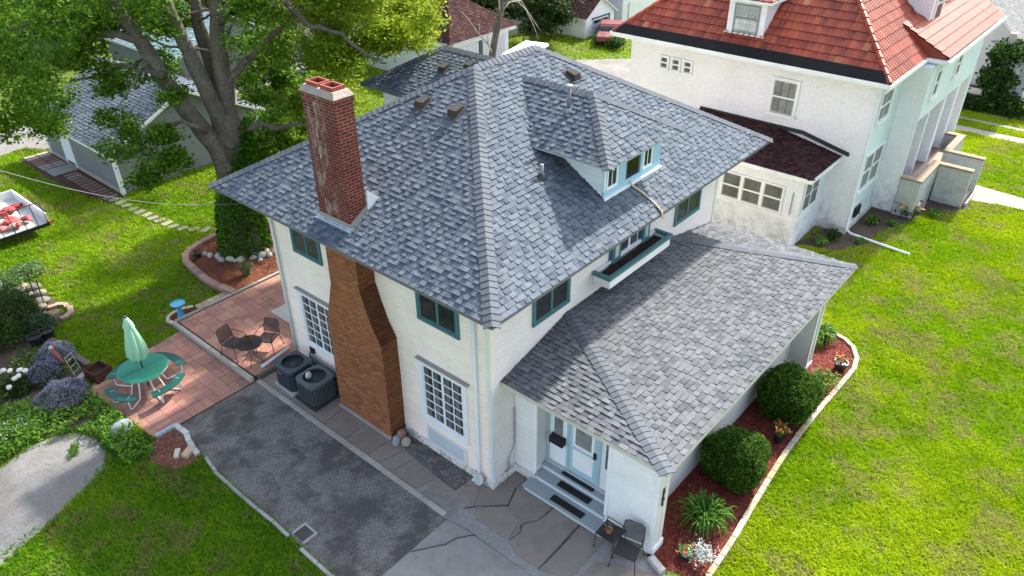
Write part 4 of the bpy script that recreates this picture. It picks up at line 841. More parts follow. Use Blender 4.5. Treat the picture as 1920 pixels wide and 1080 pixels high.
G4 = gable('white_outbuilding', 'white sided outbuilding partly hidden by the red tile roof', 39.4, 46, 22.5, 29, 2.8, 4.2, 'y', (.66, .69, .70), GREY, seed=150, cat='outbuilding')
q = MB((.70, .73, .74)); q.box((40.2, 22.4, .05), (43.5, 22.475, 1.55)); q.build('door', 'paint', G4)
G5 = gable('weathered_shed', 'weathered pale shed half buried in dark bushes', 30.5, 34.2, 27.0, 32, 1.9, 3.2, 'y', (.38, .39, .36), BROWN, seed=160, rm='brown', cat='shed')
G6 = gable('blue_roof_building', 'building with pale blue metal roof behind the big tree', 10.2, 17.2, 32.3, 40.5, 2.3, 4.0, 'y', (.17, .19, .20), [(.20, .29, .31), (.23, .32, .34)], seed=170, cat='building')
G7 = gable('tan_building', 'tan building with grey roof glimpsed through the tree', 20.0, 27.5, 40.5, 47, 2.7, 4.4, 'y', (.42, .27, .15), [(.26, .27, .30), (.22, .23, .26)], seed=180, cat='building')
G8 = gable('far_white_house', 'white house glimpsed beyond the alley at the top of the photo', 29.0, 37, 48, 57, 4.2, 6.4, 'y', (.66, .66, .62), [(.22, .2, .19), (.28, .25, .23)], seed=190, cat='house')
G9 = gable('far_cream_house', 'cream house behind the branches of the big tree', 12, 20, 50, 58, 4.0, 6.2, 'y', (.60, .56, .50), [(.18, .16, .16), (.24, .20, .19)], seed=195, cat='house')
G10 = gable('corner_house', 'pale house with grey shingle roof at the right edge', 38.8, 50, -3.6, 4.2, 2.6, 6.2, 'x', (.55, .58, .60), [(.26, .27, .27), (.22, .225, .23)], over=.9, seed=200, cat='house')
q = MB((.10, .035, .035)); q.box((37.0, -3.4, 0), (38.8, 1.2, .55), (.30, .26, .24)); q.box((36.95, -3.45, .55), (38.8, 1.25, .62)); q.build('porch_floor', 'paint', G10)
q = MB((.46, .46, .44))
for y0 in (-3.3, .9): q.box((37.05, y0, .6), (37.3, y0+.25, 2.3))
q.box((37.05, -3.3, .62), (37.12, 1.1, .95), (.5, .5, .48)); q.build('porch_post', 'paint', G10)
# ------------------------------------------------------------------ blocks, pavers and stones
def block(name, x, y, rz, sx, sy, z0, z1, col, label, cat, group, m='stone', bev=.012):
    mb = MB(jit(col, .14)); mb.box((-sx/2, -sy/2, 0), (sx/2, sy/2, z1-z0)); o = mb.build(name, m, bevel=bev)
    o.location = (x, y, z0); o.rotation_euler = (random.uniform(-.02, .02), random.uniform(-.02, .02), rz+random.uniform(-.03, .03)); return setprops(o, label, cat, group)
def along(poly, step):
    out = []; carry = 0
    for (x0, y0), (x1, y1) in zip(poly[:-1], poly[1:]):
        L_ = math.hypot(x1-x0, y1-y0); d = carry
        while d < L_: out.append((x0+(x1-x0)*d/L_, y0+(y1-y0)*d/L_, math.atan2(y1-y0, x1-x0))); d += step
        carry = d-L_
    return out
PALB = [(.40, .34, .24), (.34, .31, .25), (.43, .38, .28), (.38, .30, .18), (.29, .28, .25)]
for x, y, r in along([(.98, -5.28)]+KERB_R, .31): block('edging_block', x, y, r, .30, .13, -.02, .10, random.choice(PALB), 'buff edging block of the red mulch bed, '+('beside the pot of red flowers' if x < 1.8 else 'beside the large strap leaved clump' if x < 3.2 else 'alongside the nearer round shrub' if x < 5.3 else 'between the two round shrubs' if x < 6.3 else 'alongside the farther round shrub' if x < 8.4 else 'in the curve around the far flower pot'), 'edging block', 'buff blocks edging the porch bed')
block('edging_block', .60, -4.22, 1.2, .42, .16, .0, .13, (.44, .43, .41), 'single grey concrete block standing by the porch corner and the patio chair', 'edging block', None)
BR = [(.30, .19, .15), (.26, .165, .14), (.34, .22, .17)]
for x, y, r in along([(.74, 12.58), (.62, 13.3), (.59, 13.89), (.66, 14.8), (.78, 15.65), (1.0, 16.05), (1.3, 16.32), (1.83, 16.5), (2.49, 16.6)], .235): block('edging_brick', x, y, r, .22, .24, -.02, .17, random.choice(BR), ('brown block in the straight edge of the tree bed nearest the tan pavers' if y < 14 else 'brown block in the left curve of the tree bed beside the small dark pot' if y < 16.2 else 'brown block in the far edge of the tree bed behind the trunk'), 'edging block', 'brown blocks around the tree bed')
for x, y, r in along([(-1.50, 12.52), (-1.54, 12.7), (-1.42, 12.9), (-1.21, 13.0), (-.86, 12.97), (-.6, 12.85)], .24): block('edging_brick', x, y, r, .23, .12, -.02, .09, (.50, .44, .34), 'buff block curving around the bird bath bed', 'edging block', 'buff blocks around the bird bath')
for i in range(6):
    for j in range(2): block('paver', -.42+i*.215, 12.55+j*.215, 0, .205, .205, -.02, .06, (.40, .32, .22), 'tan square paver between the bird bath bed and the tree bed', 'paver', 'tan pavers along the upper patio')
for x, y, r in along([(-4.45, 7.97), (-4.05, 7.97)], .30): block('edging_block', x+.12, y-.02, r, .29, .12, -.02, .12, (.36, .38, .42), 'grey block against the lower patio corner', 'edging block', 'grey blocks at the patio corner')
for x, y, r in along([(-3.88, 7.92), (-3.86, 7.55), (-3.98, 7.2), (-4.06, 6.8), (-4.08, 6.5)], .30): block('edging_block', x-.02, y-.1, r, .28, .14, -.02, .12, random.choice([(.56, .50, .40), (.50, .50, .48)]), 'pale block edging the corner of the asphalt driveway', 'edging block', 'pale blocks at the driveway corner')
block('loose_block', -4.42, 6.95, .9, .30, .13, .0, .11, (.56, .52, .44), 'single pale block lying loose on the faded mulch', 'block', None); block('loose_block', -4.22, 6.75, .5, .34, .2, .0, .14, (.46, .34, .22), 'tan block tipped over beside the driveway edging', 'block', None)
for x, y, r in along([(-4.06, 6.3), (-4.13, 5.8), (-4.14, 4.6), (-4.11, 3.5), (-4.13, 2.75)], .62): block('kerb_piece', x, y-.3, r, .60, .09, -.03, .055, (.34, .34, .33), 'thin grey kerb piece between the shaded grass and the asphalt driveway', 'kerb piece', 'thin kerb pieces beside the driveway')
for x, y, r in along([(-4.16, 2.1), (-4.17, 1.0), (-4.3, -1.5)], .62): block('kerb_piece', x, y-.3, r, .60, .09, -.03, .055, (.38, .38, .37), 'thin grey kerb piece in the run below the drain', 'kerb piece', 'thin kerb pieces below the drain')
for (x, y) in [(1.59, 22.9), (1.63, 22.42), (1.66, 21.95), (1.69, 21.45), (1.72, 20.97), (1.79, 20.5), (1.8, 20.05), (1.88, 19.62), (1.93, 19.17), (1.96, 18.72), (2.12, 18.28), (2.36, 17.86), (2.64, 17.48), (3.05, 17.15), (3.5, 16.95)]: block('stepping_stone', x, y, random.uniform(-.3, .3), .42, .27, -.01, .035, (.25, .23, .185), 'pale flat stone in the curved path across the lawn', 'stepping stone', 'stepping stones from the garage to the tree')
for i in range(12):
    y = 23.3+i*.33; block('path_paver', 1.62-i*.006, y, 0, .62, .22, .0, .04, random.choice([(.22, .12, .10), (.26, .22, .19), (.20, .13, .11)]), 'reddish or grey paver in the dark bed beside the garage wall', 'paver', 'pavers beside the grey garage')
for i in range(7):
    for j in range(2): block('path_paver', 1.72-j*.55, 28.5+i*.33, 0, .5, .22, .0, .04, random.choice([(.24, .13, .11), (.30, .27, .24)]), 'paver in the double row beyond the garage door', 'paver', 'pavers beyond the garage door')
block('doorstep_slab', 1.5, 27.75, 0, 1.1, .95, .0, .05, (.24, .25, .23), 'grey concrete slab in front of the garage side door', 'slab', None, 'concrete')
def stone(x, y, z, s, col, label, group=None, name='stone', cat='stone', seed=0, rz=0, m='stone'):
    o = MB(col).rock((0, 0, 0), s, None, seed, rz).build(name, m, smooth=False); o.location = (x, y, z); b = o.modifiers.new('round', 'SUBSURF'); b.levels = 1; b.render_levels = 1; return setprops(o, label, cat, group)
for i, (x, y, r_) in enumerate([(1.72, 15.35, .15), (1.86, 15.1, .17), (1.80, 14.82, .16), (2.02, 14.62, .18), (2.08, 14.95, .13), (2.26, 14.6, .12), (2.22, 14.32, .19), (2.45, 14.4, .14), (2.55, 14.12, .15), (2.72, 14.3, .14), (2.80, 14.0, .2), (3.0, 13.88, .16), (3.2, 13.9, .15), (2.1, 14.42, .12), (3.05, 14.15, .17), (3.4, 13.75, .2), (3.6, 13.95, .16), (1.66, 15.6, .14), (2.62, 13.85, .11)]):
    stone(2.75+(x-2.75)*1.12, 14.95+(y-14.95)*1.12, r_*.55, (r_, r_*.8, r_*.75), random.choice([(.40, .38, .33), (.46, .43, .36), (.33, .33, .32)]), 'pale angular rock piled at the foot of the big tree', 'pale rocks around the tree trunk', 'rock', 'rock', i, i*.7)
stone(-.30, 2.98, .13, (.17, .15, .19), (.30, .18, .14), 'pinkish round stone nearest the house wall beside the chimney', name='round_stone', seed=31)
stone(-.52, 2.93, .12, (.13, .11, .17), (.30, .33, .37), 'blue grey round stone at the chimney corner', name='round_stone', seed=32); stone(-.38, 2.70, .12, (.14, .12, .16), (.34, .31, .25), 'tan round stone nearest the dark gravel strip', name='round_stone', seed=33)
stone(-4.93, 8.88, .12, (.36, .24, .26), (.26, .30, .32), 'large smooth blue grey boulder by the lower patio', name='boulder', cat='boulder', seed=35, rz=.3)
stone(-5.15, 8.35, .06, (.14, .1, .1), (.26, .19, .13), 'small brown stone below the blue grey boulder', name='stone', seed=36)
for i, (x, y) in enumerate([(-3.58, 16.45), (-3.38, 16.4), (-3.27, 16.15), (-3.27, 15.86), (-3.40, 15.62), (-3.60, 15.5)]): block('ring_block', x, y, (2.9, 2.2, 1.5, 1.2, .6, .1)[i], .28, .16, .0, .1, (.40, .27, .21), 'pinkish flat block curving beside the shaded garden', 'block', 'pink blocks in the garden curve')
for i, (x, y, r_) in enumerate([(-3.75, 16.9, .25), (-3.6, 17.25, .2), (-3.85, 17.5, .22), (-3.6, 17.8, .24), (-3.9, 16.6, .2), (-4.0, 17.9, .2), (-3.8, 18.3, .22)]): stone(x, y, .14+.12*(i % 2), (r_*1.2, r_, r_*.6), random.choice([(.12, .115, .11), (.16, .15, .13), (.22, .19, .14)]), 'flat grey rock stacked in the garden rockery', 'rocks in the garden rockery', 'rock', 'rock', 60+i)
pl = MB((.50, .48, .44)); pl.lathe((0, 0, 0), [(0, 0), (.155, 0), (.155, .05), (.135, .055), (0, .055)], 24); 
o = pl.build('round_plaque', 'stone'); o.location = (-.13, .36, .17); o.rotation_euler = (0, R(-68), 0); setprops(o, 'round stone plaque with a pale blue figure leaning beside the downspout', 'plaque')
q = MB((.25, .50, .62)); q.box((-.012, -.1, .0), (.0, -.02, .1)); 
fg = MB((.25, .50, .62)); fg.mesh([(-.06, -.07, .058), (.07, -.03, .058), (.07, .02, .058), (-.04, .03, .058)], [(0, 1, 2, 3)]); fg.lathe((-.075, -.02, .056), [(.0, .004), (.025, .004), (.025, 0)], 10, (.6, .5, .4)); fo_ = fg.build('figure', 'paint'); fo_.parent = o
dr_ = MB((.05, .05, .05)); dr_.box((-.16, -.2, -.01), (.16, .2, .012), (.07, .07, .07)); [dr_.box((a, b, .0), (c, d, .03), (.38, .37, .35)) for a, b, c, d in ((-.2, -.24, .2, -.18), (-.2, .18, .2, .24), (.15, -.18, .2, .18))]; o = dr_.build('drain_cover', 'concrete', bevel=.006); o.location = (-3.83, 2.4, 0); setprops(o, 'small square drain framed in broken concrete at the driveway edge', 'drain')
# ------------------------------------------------------------------ garden furniture and machines
def ac(name, label, x, y, style, s=.80, h=.80):
    o = thing(name, label, 'air conditioner', (x, y, 0)); B = (.035, .050, .066) if style == 0 else (.062, .078, .088)
    pd = MB((.36, .37, .37) if style == 0 else (.03, .03, .03)); pd.box((-s*.56, -s*.56, .0), (s*.56, s*.56, .08)); pd.build('base_pad', 'concrete', o, world=False, bevel=.01)
    m = MB(B); r = s/2; c = r*.28; oc = [(-r+c, -r), (r-c, -r), (r, -r+c), (r, r-c), (r-c, r), (-r+c, r), (-r, r-c), (-r, -r+c)]; m.prism(oc, .09, h-.1, (B[0]*.5, B[1]*.5, B[2]*.5)); m.build('coil', 'metal', o, world=False)
    lv = MB(B)
    if style == 0:
        z = .12
        while z < h-.14: lv.prism([(a*1.02, b*1.02) for a, b in oc], z, z+.022); z += .045
    else:
        for i in range(len(oc)):
            (ax, ay), (bx, by) = oc[i], oc[(i+1) % 8]; L_ = math.hypot(bx-ax, by-ay); n = max(2, int(L_/.075))
            for k in range(n):
                t = (k+.5)/n; px, py = (ax+(bx-ax)*t)*1.015, (ay+(by-ay)*t)*1.015; lv.tube([(px, py, .12), (px, py, h-.12)], .021, 5)
    lv.build('louvre_guard', 'metal', o, world=False)
    tp = MB(tuple(min(1, v*1.5) for v in B)); n = 32; ro = [ ]
    for k in range(n):
        t = 2*math.pi*k/n; cx, sy = math.cos(t), math.sin(t); q = (abs(cx)**6+abs(sy)**6)**(-1/6)*r*1.04; ro.append((cx*q, sy*q))
    for k in range(n):
        j = (k+1) % n; t0, t1 = 2*math.pi*k/n, 2*math.pi*j/n; i0, i1 = (math.cos(t0)*r*.80, math.sin(t0)*r*.80), (math.cos(t1)*r*.80, math.sin(t1)*r*.80)
        tp.face([(*ro[k], h-.1), (*ro[j], h-.1), (*ro[j], h-.02), (*ro[k], h-.02)]); tp.face([(*ro[k], h-.02), (*ro[j], h-.02), (*i1, h), (*i0, h)]); tp.face([(*i0, h), (*i1, h), (i1[0]*.95, i1[1]*.95, h-.22), (i0[0]*.95, i0[1]*.95, h-.22)], (B[0]*.35, B[1]*.35, B[2]*.35))
    tp.build('top_cover', 'metal', o, world=False)
    fn = MB((.02, .022, .025)); fn.prism([(math.cos(k*.3)*r*.78, math.sin(k*.3)*r*.78) for k in range(21)], h-.30, h-.28, (.012, .012, .014)); fn.lathe((0, 0, h-.2), [(.085, -.08), (.085, .10), (.0, .12)], 14, (.05, .055, .06))
    for k in range(4):
        a = k*math.pi/2+.4; ca, sa = math.cos(a), math.sin(a); fn.face([(ca*.08-sa*.02, sa*.08+ca*.02, h-.17), (ca*r*.72-sa*.0, sa*r*.72, h-.15), (ca*r*.68-sa*.2, sa*r*.68+ca*.2, h-.21), (ca*.08-sa*.09, sa*.08+ca*.09, h-.21)], (.16, .20, .27))
    fn.build('fan', 'metal', o, world=False); gd = MB((.02, .024, .028))
    for q in (.2, .35, .5, .65): 
        pts = [(math.cos(t*math.pi/12)*r*q*1.15, math.sin(t*math.pi/12)*r*q*1.15, h-.01) for t in range(25)]; gd.tube(pts, .003, 4, caps=False)
    for k in range(8): a = k*math.pi/4; gd.tube([(math.cos(a)*.08, math.sin(a)*.08, h-.005), (math.cos(a)*r*.8, math.sin(a)*r*.8, h-.005)], .003, 4)
    gd.build('fan_guard', 'metal', o, world=False)
    if style == 0: b = MB((.55, .08, .05)); b.box((-r*1.035, r*.05, h-.24), (-r*1.03, r*.5, h-.19)); b.build('badge', 'paint', o, world=False); b = MB((.6, .6, .6)); b.box((r*.3, -r*1.035, h-.3), (r*.5, -r*1.03, h-.16)); b.build('sticker', 'paint', o, world=False)
    return o
ac('air_conditioner', 'darker blue air conditioner with horizontal louvres on a pale pad nearest the patio', -.70, 6.98, 0); A2_ = ac('air_conditioner', 'grey green air conditioner with vertical ribs nearest the brick chimney', -.70, 5.98, 1)
o = MB((.50, .54, .60)).rock((0, 0, 0), (.09, .09, .12), None, 4).build('plastic_bag', 'plastic'); o.location = (-.80, 6.12, .80); setprops(o, 'crumpled pale plastic bag lying on the ribbed air conditioner fan', 'bag')
q = MB((.02, .02, .02)); q.tube([(-.02, 6.95, .8), (-.12, 6.95, .78), (-.2, 6.93, .5), (-.36, 6.95, .35)], .018, 6); q.tube([(-.02, 5.6, .25), (-.15, 5.62, .1), (-.3, 5.75, .12), (-.36, 5.85, .3)], .018, 6); q.box((-.07, 6.88, .72), (.02, 7.02, .95)); q.build('conduit_lines', 'black', H)
# picnic table
T = thing('picnic_table', 'round green mesh picnic table with curved seats on white tube legs', 'picnic table', (-3.57, 10.02, .02)); GR = (.018, .20, .135); GD = (.015, .10, .085)
t = MB(GR); t.lathe((0, 0, 0), [(.0, .75), (.05, .752), (.66, .752), (.685, .735), (.66, .725), (.05, .72)], 48); t.build('table_top', 'plastic', T, world=False)
t = MB((.01, .09, .07)); t.box((-.66, -.008, .7525), (.66, .008, .755)); t.build('top_seam', 'plastic', T, world=False)
for k in range(4):
    a = R(15+90*k); t = MB(GD); n = 10
    for i in range(n):
        t0, t1 = a-R(33)+R(66)*i/n, a-R(33)+R(66)*(i+1)/n; f = lambda t_, q, z: (math.cos(t_)*q, math.sin(t_)*q, z)
        for (qa, qb) in ((.85, .88), (.885, .915), (.92, .95), (.955, .985), (.99, 1.02), (1.025, 1.055), (1.06, 1.09)): t.face([f(t0, qa, .45), f(t1, qa, .45), f(t1, qb, .45), f(t0, qb, .45)])
        for qq in (.845, 1.095): t.face([f(t0, qq, .42), f(t1, qq, .42), f(t1, qq, .455), f(t0, qq, .455)])
        t.face([f(t0, .845, .435), f(t1, .845, .435), f(t1, 1.095, .435), f(t0, 1.095, .435)], (GD[0]*.6, GD[1]*.6, GD[2]*.6))
    t.build('seat', 'plastic', T, world=False); l = MB((.74, .76, .76)); r_ = .022
    for s in (-1, 1):
        b = a+s*R(20); P_ = lambda q, z, ang=b: (math.cos(ang)*q, math.sin(ang)*q, z)
        l.tube([P_(.25, .71), P_(.30, .66), P_(.50, .06), P_(.56, .025), P_(.92, .025), P_(.99, .07), P_(1.0, .40), P_(.97, .43), P_(.86, .43)], r_, 8)
    l.tube([(math.cos(a-R(20))*.9, math.sin(a-R(20))*.9, .42), (math.cos(a+R(20))*.9, math.sin(a+R(20))*.9, .42)], r_*.9, 8); l.build('leg_frame', 'metal', T, world=False, smooth=True)
U_ = thing('patio_umbrella', 'closed pale mint umbrella standing in the green picnic table', 'umbrella', (-3.57, 10.02, .02))
MB((.02, .022, .02)).tube([(0, 0, .05), (0, 0, 2.45)], .019, 10).build('pole', 'metal', U_, world=False, smooth=True)
cn = MB((.42, .72, .52)); n = 48; prof = [(.20, 1.12), (.235, 1.22), (.22, 1.5), (.17, 1.85), (.12, 2.12), (.085, 2.3), (.07, 2.38)]; base = len(cn.v)
for (r_, z) in prof:
    for k in range(n):
        t_ = 2*math.pi*k/n; fold = .30*max(0, 1-(z-1.0)/1.6); q = r_*(1+fold*math.sin(8*t_+z*.6)-.1*fold*math.cos(16*t_)); cn.v.append((q*math.cos(t_+.25*z), q*math.sin(t_+.25*z), z+.03*math.sin(8*t_)*(z < 1.2)))
for i in range(len(prof)-1):
    for k in range(n):
        c_ = .30+.45*math.sin(8*2*math.pi*(k+.5)/n); cn.f.append((base+i*n+k, base+i*n+(k+1) % n, base+(i+1)*n+(k+1) % n, base+(i+1)*n+k)); cn.c.append((.42, .72, .52))
cn.build('canopy', 'cloth', U_, world=False, smooth=True)
v = MB((.46, .76, .56)); base = 0; pr = [(.135, 2.14), (.11, 2.25), (.06, 2.42), (.03, 2.46)]
for (r_, z) in pr:
    for k in range(32): t_ = 2*math.pi*k/32; q = r_*(1+.22*math.sin(8*t_)*(z < 2.3)); v.v.append((q*math.cos(t_), q*math.sin(t_), z))
for i in range(3):
    for k in range(32): v.f.append((i*32+k, i*32+(k+1) % 32, (i+1)*32+(k+1) % 32, (i+1)*32+k)); v.c.append(v.col)
v.build('vent_flap', 'cloth', U_, world=False, smooth=True); MB((.06, .06, .06)).lathe((0, 0, 2.45), [(.035, 0), (.035, .05), (0, .07)], 12).build('finial', 'metal', U_, world=False)
# wrought iron chairs and tables
IR = (.035, .035, .038)
def iron_chair(label, x, y, z, rz, cat='chair', round_=False, group=None):
    o = thing('iron_chair', label, cat, (x, y, z), rz, group); w_, dpt, sh_, bh = .25, .24, .42, .88
    s = MB(IR); s.tube([(-w_, -dpt, sh_), (w_, -dpt, sh_), (w_, dpt, sh_), (-w_, dpt, sh_), (-w_, -dpt, sh_)], .012, 6)
    for k in range(24): a = -w_+(k+.5)*2*w_/24; s.box((a-.0055, -dpt, sh_+.004), (a+.0055, dpt, sh_+.008))
    for k in range(22): a = -dpt+(k+.5)*2*dpt/22; s.box((-w_, a-.0055, sh_+.0085), (w_, a+.0055, sh_+.012))
    s.build('seat', 'black', o, world=False); b = MB(IR); top = [(-w_, dpt+.02, sh_), (-w_-.005, dpt+.07, .62), (-w_+.02, dpt+.13, bh-.05), (-w_+.1, dpt+.15, bh), (w_-.1, dpt+.15, bh), (w_-.02, dpt+.13, bh-.05), (w_+.005, dpt+.07, .62), (w_, dpt+.02, sh_)]
    b.tube(top, .012, 6)
    for k in range(24): a = -w_+.02+(k+.5)*(2*w_-.04)/24; b.mesh([(a-.0055, dpt+.03, sh_+.02), (a+.0055, dpt+.03, sh_+.02), (a+.0055, dpt+.14, bh-.02), (a-.0055, dpt+.14, bh-.02)], [(0, 1, 2, 3)])
    for k in range(20): z_ = sh_+.04+k*.021; yy = dpt+.03+(z_-sh_-.02)/(bh-.04-sh_)*.11; b.mesh([(-w_+.01, yy-.003, z_), (w_-.01, yy-.003, z_), (w_-.01, yy-.003, z_+.011), (-w_+.01, yy-.003, z_+.011)], [(0, 1, 2, 3)])
    b.build('backrest', 'black', o, world=False)
    for sx in (-1, 1):
        MB(IR).tube([(sx*w_, -dpt, sh_), (sx*(w_+.03), -dpt-.03, .2), (sx*(w_+.05), -dpt-.06, .0)], .012, 6).lathe((sx*(w_+.05), -dpt-.06, 0), [(.02, 0), (.02, .03), (0, .04)], 8).build('leg', 'black', o, world=False)
        MB(IR).tube([(sx*w_, dpt, sh_), (sx*(w_+.02), dpt+.04, .2), (sx*(w_+.04), dpt+.1, .0)], .012, 6).lathe((sx*(w_+.04), dpt+.1, 0), [(.02, 0), (.02, .03), (0, .04)], 8).build('leg', 'black', o, world=False)
        MB(IR).tube([(sx*(w_), dpt+.08, .66), (sx*(w_+.03), .1, .68), (sx*(w_+.03), -dpt+.05, .66), (sx*(w_+.02), -dpt, .60), (sx*w_, -dpt, sh_)], .013, 6).build('armrest', 'black', o, world=False)
    return o
iron_chair('black iron armchair on the concrete beside the white porch wall', .27, -3.66, .02, R(-78))
iron_chair('black iron chair on the left of the round patio table, nearest the picnic table', -1.12, 9.38, .12, R(15)); iron_chair('black iron chair on the right of the round patio table, nearest the house', -.32, 8.82, .12, R(-62))
o = thing('side_table', 'low black iron side table beside the front steps', 'side table', (.40, -3.12, .02), R(0))
s = MB(IR)
for k in range(22): a = -.23+(k+.5)*.46/22; s.box((a-.007, -.23, .44), (a+.007, .23, .447)); s.box((-.23, a-.007, .448), (.23, a+.007, .455))
s.tube([(-.24, -.24, .45), (.24, -.24, .45), (.24, .24, .45), (-.24, .24, .45), (-.24, -.24, .45)], .013, 6); s.build('table_top', 'black', o, world=False)
for a in (-1, 1):
    for b in (-1, 1): MB(IR).tube([(a*.24, b*.24, .55 if a > 0 else .45), (a*.24, b*.24, .2), (a*.25, b*.25, 0)], .012, 6).lathe((a*.25, b*.25, 0), [(.022, 0), (.022, .03), (0, .04)], 8).build('leg', 'black', o, world=False)
MB(IR).tube([(.24, -.24, .55), (.24, .24, .55)], .012, 6).build('back_rail', 'black', o, world=False)
o = thing('bistro_table', 'round dark iron table between two chairs on the upper patio', 'table', (-1.02, 8.66, .12)); s = MB(IR)
for k in range(26):
    a = -.37+(k+.5)*.74/26; h_ = math.sqrt(max(0, .37**2-a*a)); s.box((a-.009, -h_, .70), (a+.009, h_, .706)); s.box((-h_, a-.009, .707), (h_, a+.009, .713))
s.tube([(math.cos(t*math.pi/16)*.375, math.sin(t*math.pi/16)*.375, .705) for t in range(33)], .013, 6); s.build('table_top', 'black', o, world=False)
for k in range(4): a = R(45+90*k); c, s_ = math.cos(a), math.sin(a); MB(IR).tube([(c*.05, s_*.05, .69), (c*.12, s_*.12, .5), (c*.06, s_*.06, .32), (c*.25, s_*.25, .08), (c*.31, s_*.31, .0)], .012, 6).build('leg', 'black', o, world=False)
# bird bath
o = thing('bird_bath', 'bright blue bird bath on a flared pedestal', 'bird bath', (-1.12, 12.62, .03)); B_ = (.035, .30, .55)
MB(B_).lathe((0, 0, 0), [(.13, 0), (.13, .03), (.10, .07), (.075, .2), (.07, .38), (.085, .45)], 24).build('pedestal', 'plastic', o, world=False, smooth=True)
MB(B_).lathe((0, 0, .45), [(.085, 0), (.2, .03), (.235, .07), (.235, .085), (.215, .085), (.2, .055), (0, .045)], 28).build('bowl', 'plastic', o, world=False, smooth=True); MB((.10, .42, .60)).lathe((0, 0, .507), [(.205, 0), (0, .001)], 28).build('water', 'glass', o, world=False)
# trailer
TR = thing('utility_trailer', 'open utility trailer with black mesh tailgate and red load', 'trailer', (-2.3, 21.9, 0)); x0, x1, y0, y1 = -3.35, -1.32, 21.9, 25.2
m = MB((.52, .54, .54)); m.box((x0, y0, .42), (x1, y1, .48)); m.build('bed', 'metal', TR)
m = MB((.70, .72, .72)); m.box((x1-.05, y0, .48), (x1, y1, .85)); m.box((x0, y0, .48), (x0+.05, y1, .85)); m.box((x0+.05, y1-.05, .48), (x1-.05, y1, .85)); m.build('side_panel', 'metal', TR)
m = MB((.012, .012, .012)); m.box((x0, y0-.04, .34), (x1, y0+.02, .46)); m.tube([(x0+.05, y0-.02, .46), (x0+.05, y0+.25, 1.25), (x1-.05, y0+.25, 1.25), (x1-.05, y0-.02, .46)], .025, 6)
for k in range(1, 5): xx = x0+(x1-x0)*k/5; m.tube([(xx, y0-.02, .46), (xx, y0+.25, 1.25)], .018, 6)
m.build('tailgate', 'black', TR); m = MB((.02, .02, .02)); m.box((x1, y0+.9, .45), (x1+.28, y0+2.0, .60)); m.build('mudguard', 'metal', TR, bevel=.03)
for xx in (x1+.14, x0-.14):
    wv = MB((.02, .02, .02)); pts = [(math.cos(t*math.pi/10)*.29, math.sin(t*math.pi/10)*.29) for t in range(20)]; wv.prism([(y0+1.45+a, .30+b) for a, b in pts], xx-.1, xx+.1, None, lambda a, b, h: (h, a, b)); wo_ = wv.build('wheel', 'black', TR); r_ = MB((.5, .5, .5)); r_.prism([(y0+1.45+a*.55, .30+b*.55) for a, b in pts], xx-.105, xx+.105, None, lambda a, b, h: (h, a, b)); r_.build('rim', 'metal', wo_)
m = MB((.6, .02, .02)); m.box((x1+.02, y0-.04, .42), (x1+.12, y0+.02, .52)); m.build('tail_light', 'plastic', TR)
for i in range(26):
    x_, y_ = random.uniform(x0+.25, x1-.35), random.uniform(y0+.35, y1-.9); s_ = random.uniform(.16, .30)
    cc, nm = random.choice([((.50, .10, .10), 'bright red'), ((.55, .20, .19), 'faded red'), ((.60, .44, .42), 'pale pink'), ((.36, .06, .07), 'dark red')])
    o = MB(cc).rock((0, 0, 0), (s_, s_*.6, .09), None, 200+i).build('load_bundle', 'cloth'); o.location = (x_, y_, .55+random.uniform(0, .12)); o.rotation_euler = (random.uniform(-.25, .25), random.uniform(-.25, .25), random.uniform(0, 3)); setprops(o, nm+' crumpled bundle lying in the utility trailer', 'bundle', nm+' bundles in the trailer')
o = MB((.45, .20, .17)); o.box((-.28, -.3, 0), (.28, .3, .2)); o = o.build('load_box', 'cloth', bevel=.02); o.location = (-2.75, 24.6, .49); setprops(o, 'pinkish box at the front of the utility trailer', 'box')
# service cable
c = MB((.25, .26, .25)); P0_, P1_ = Vector((-6.5, 9.0, 8.6)), Vector((.2, 8.4, 5.0)); c.tube([P0_.lerp(P1_, t/12)+Vector((0, 0, -.55*math.sin(math.pi*t/12))) for t in range(13)], .0065, 5); setprops(c.build('service_cable', 'plastic'), 'thin overhead cable running to the left corner of the main roof', 'cable')
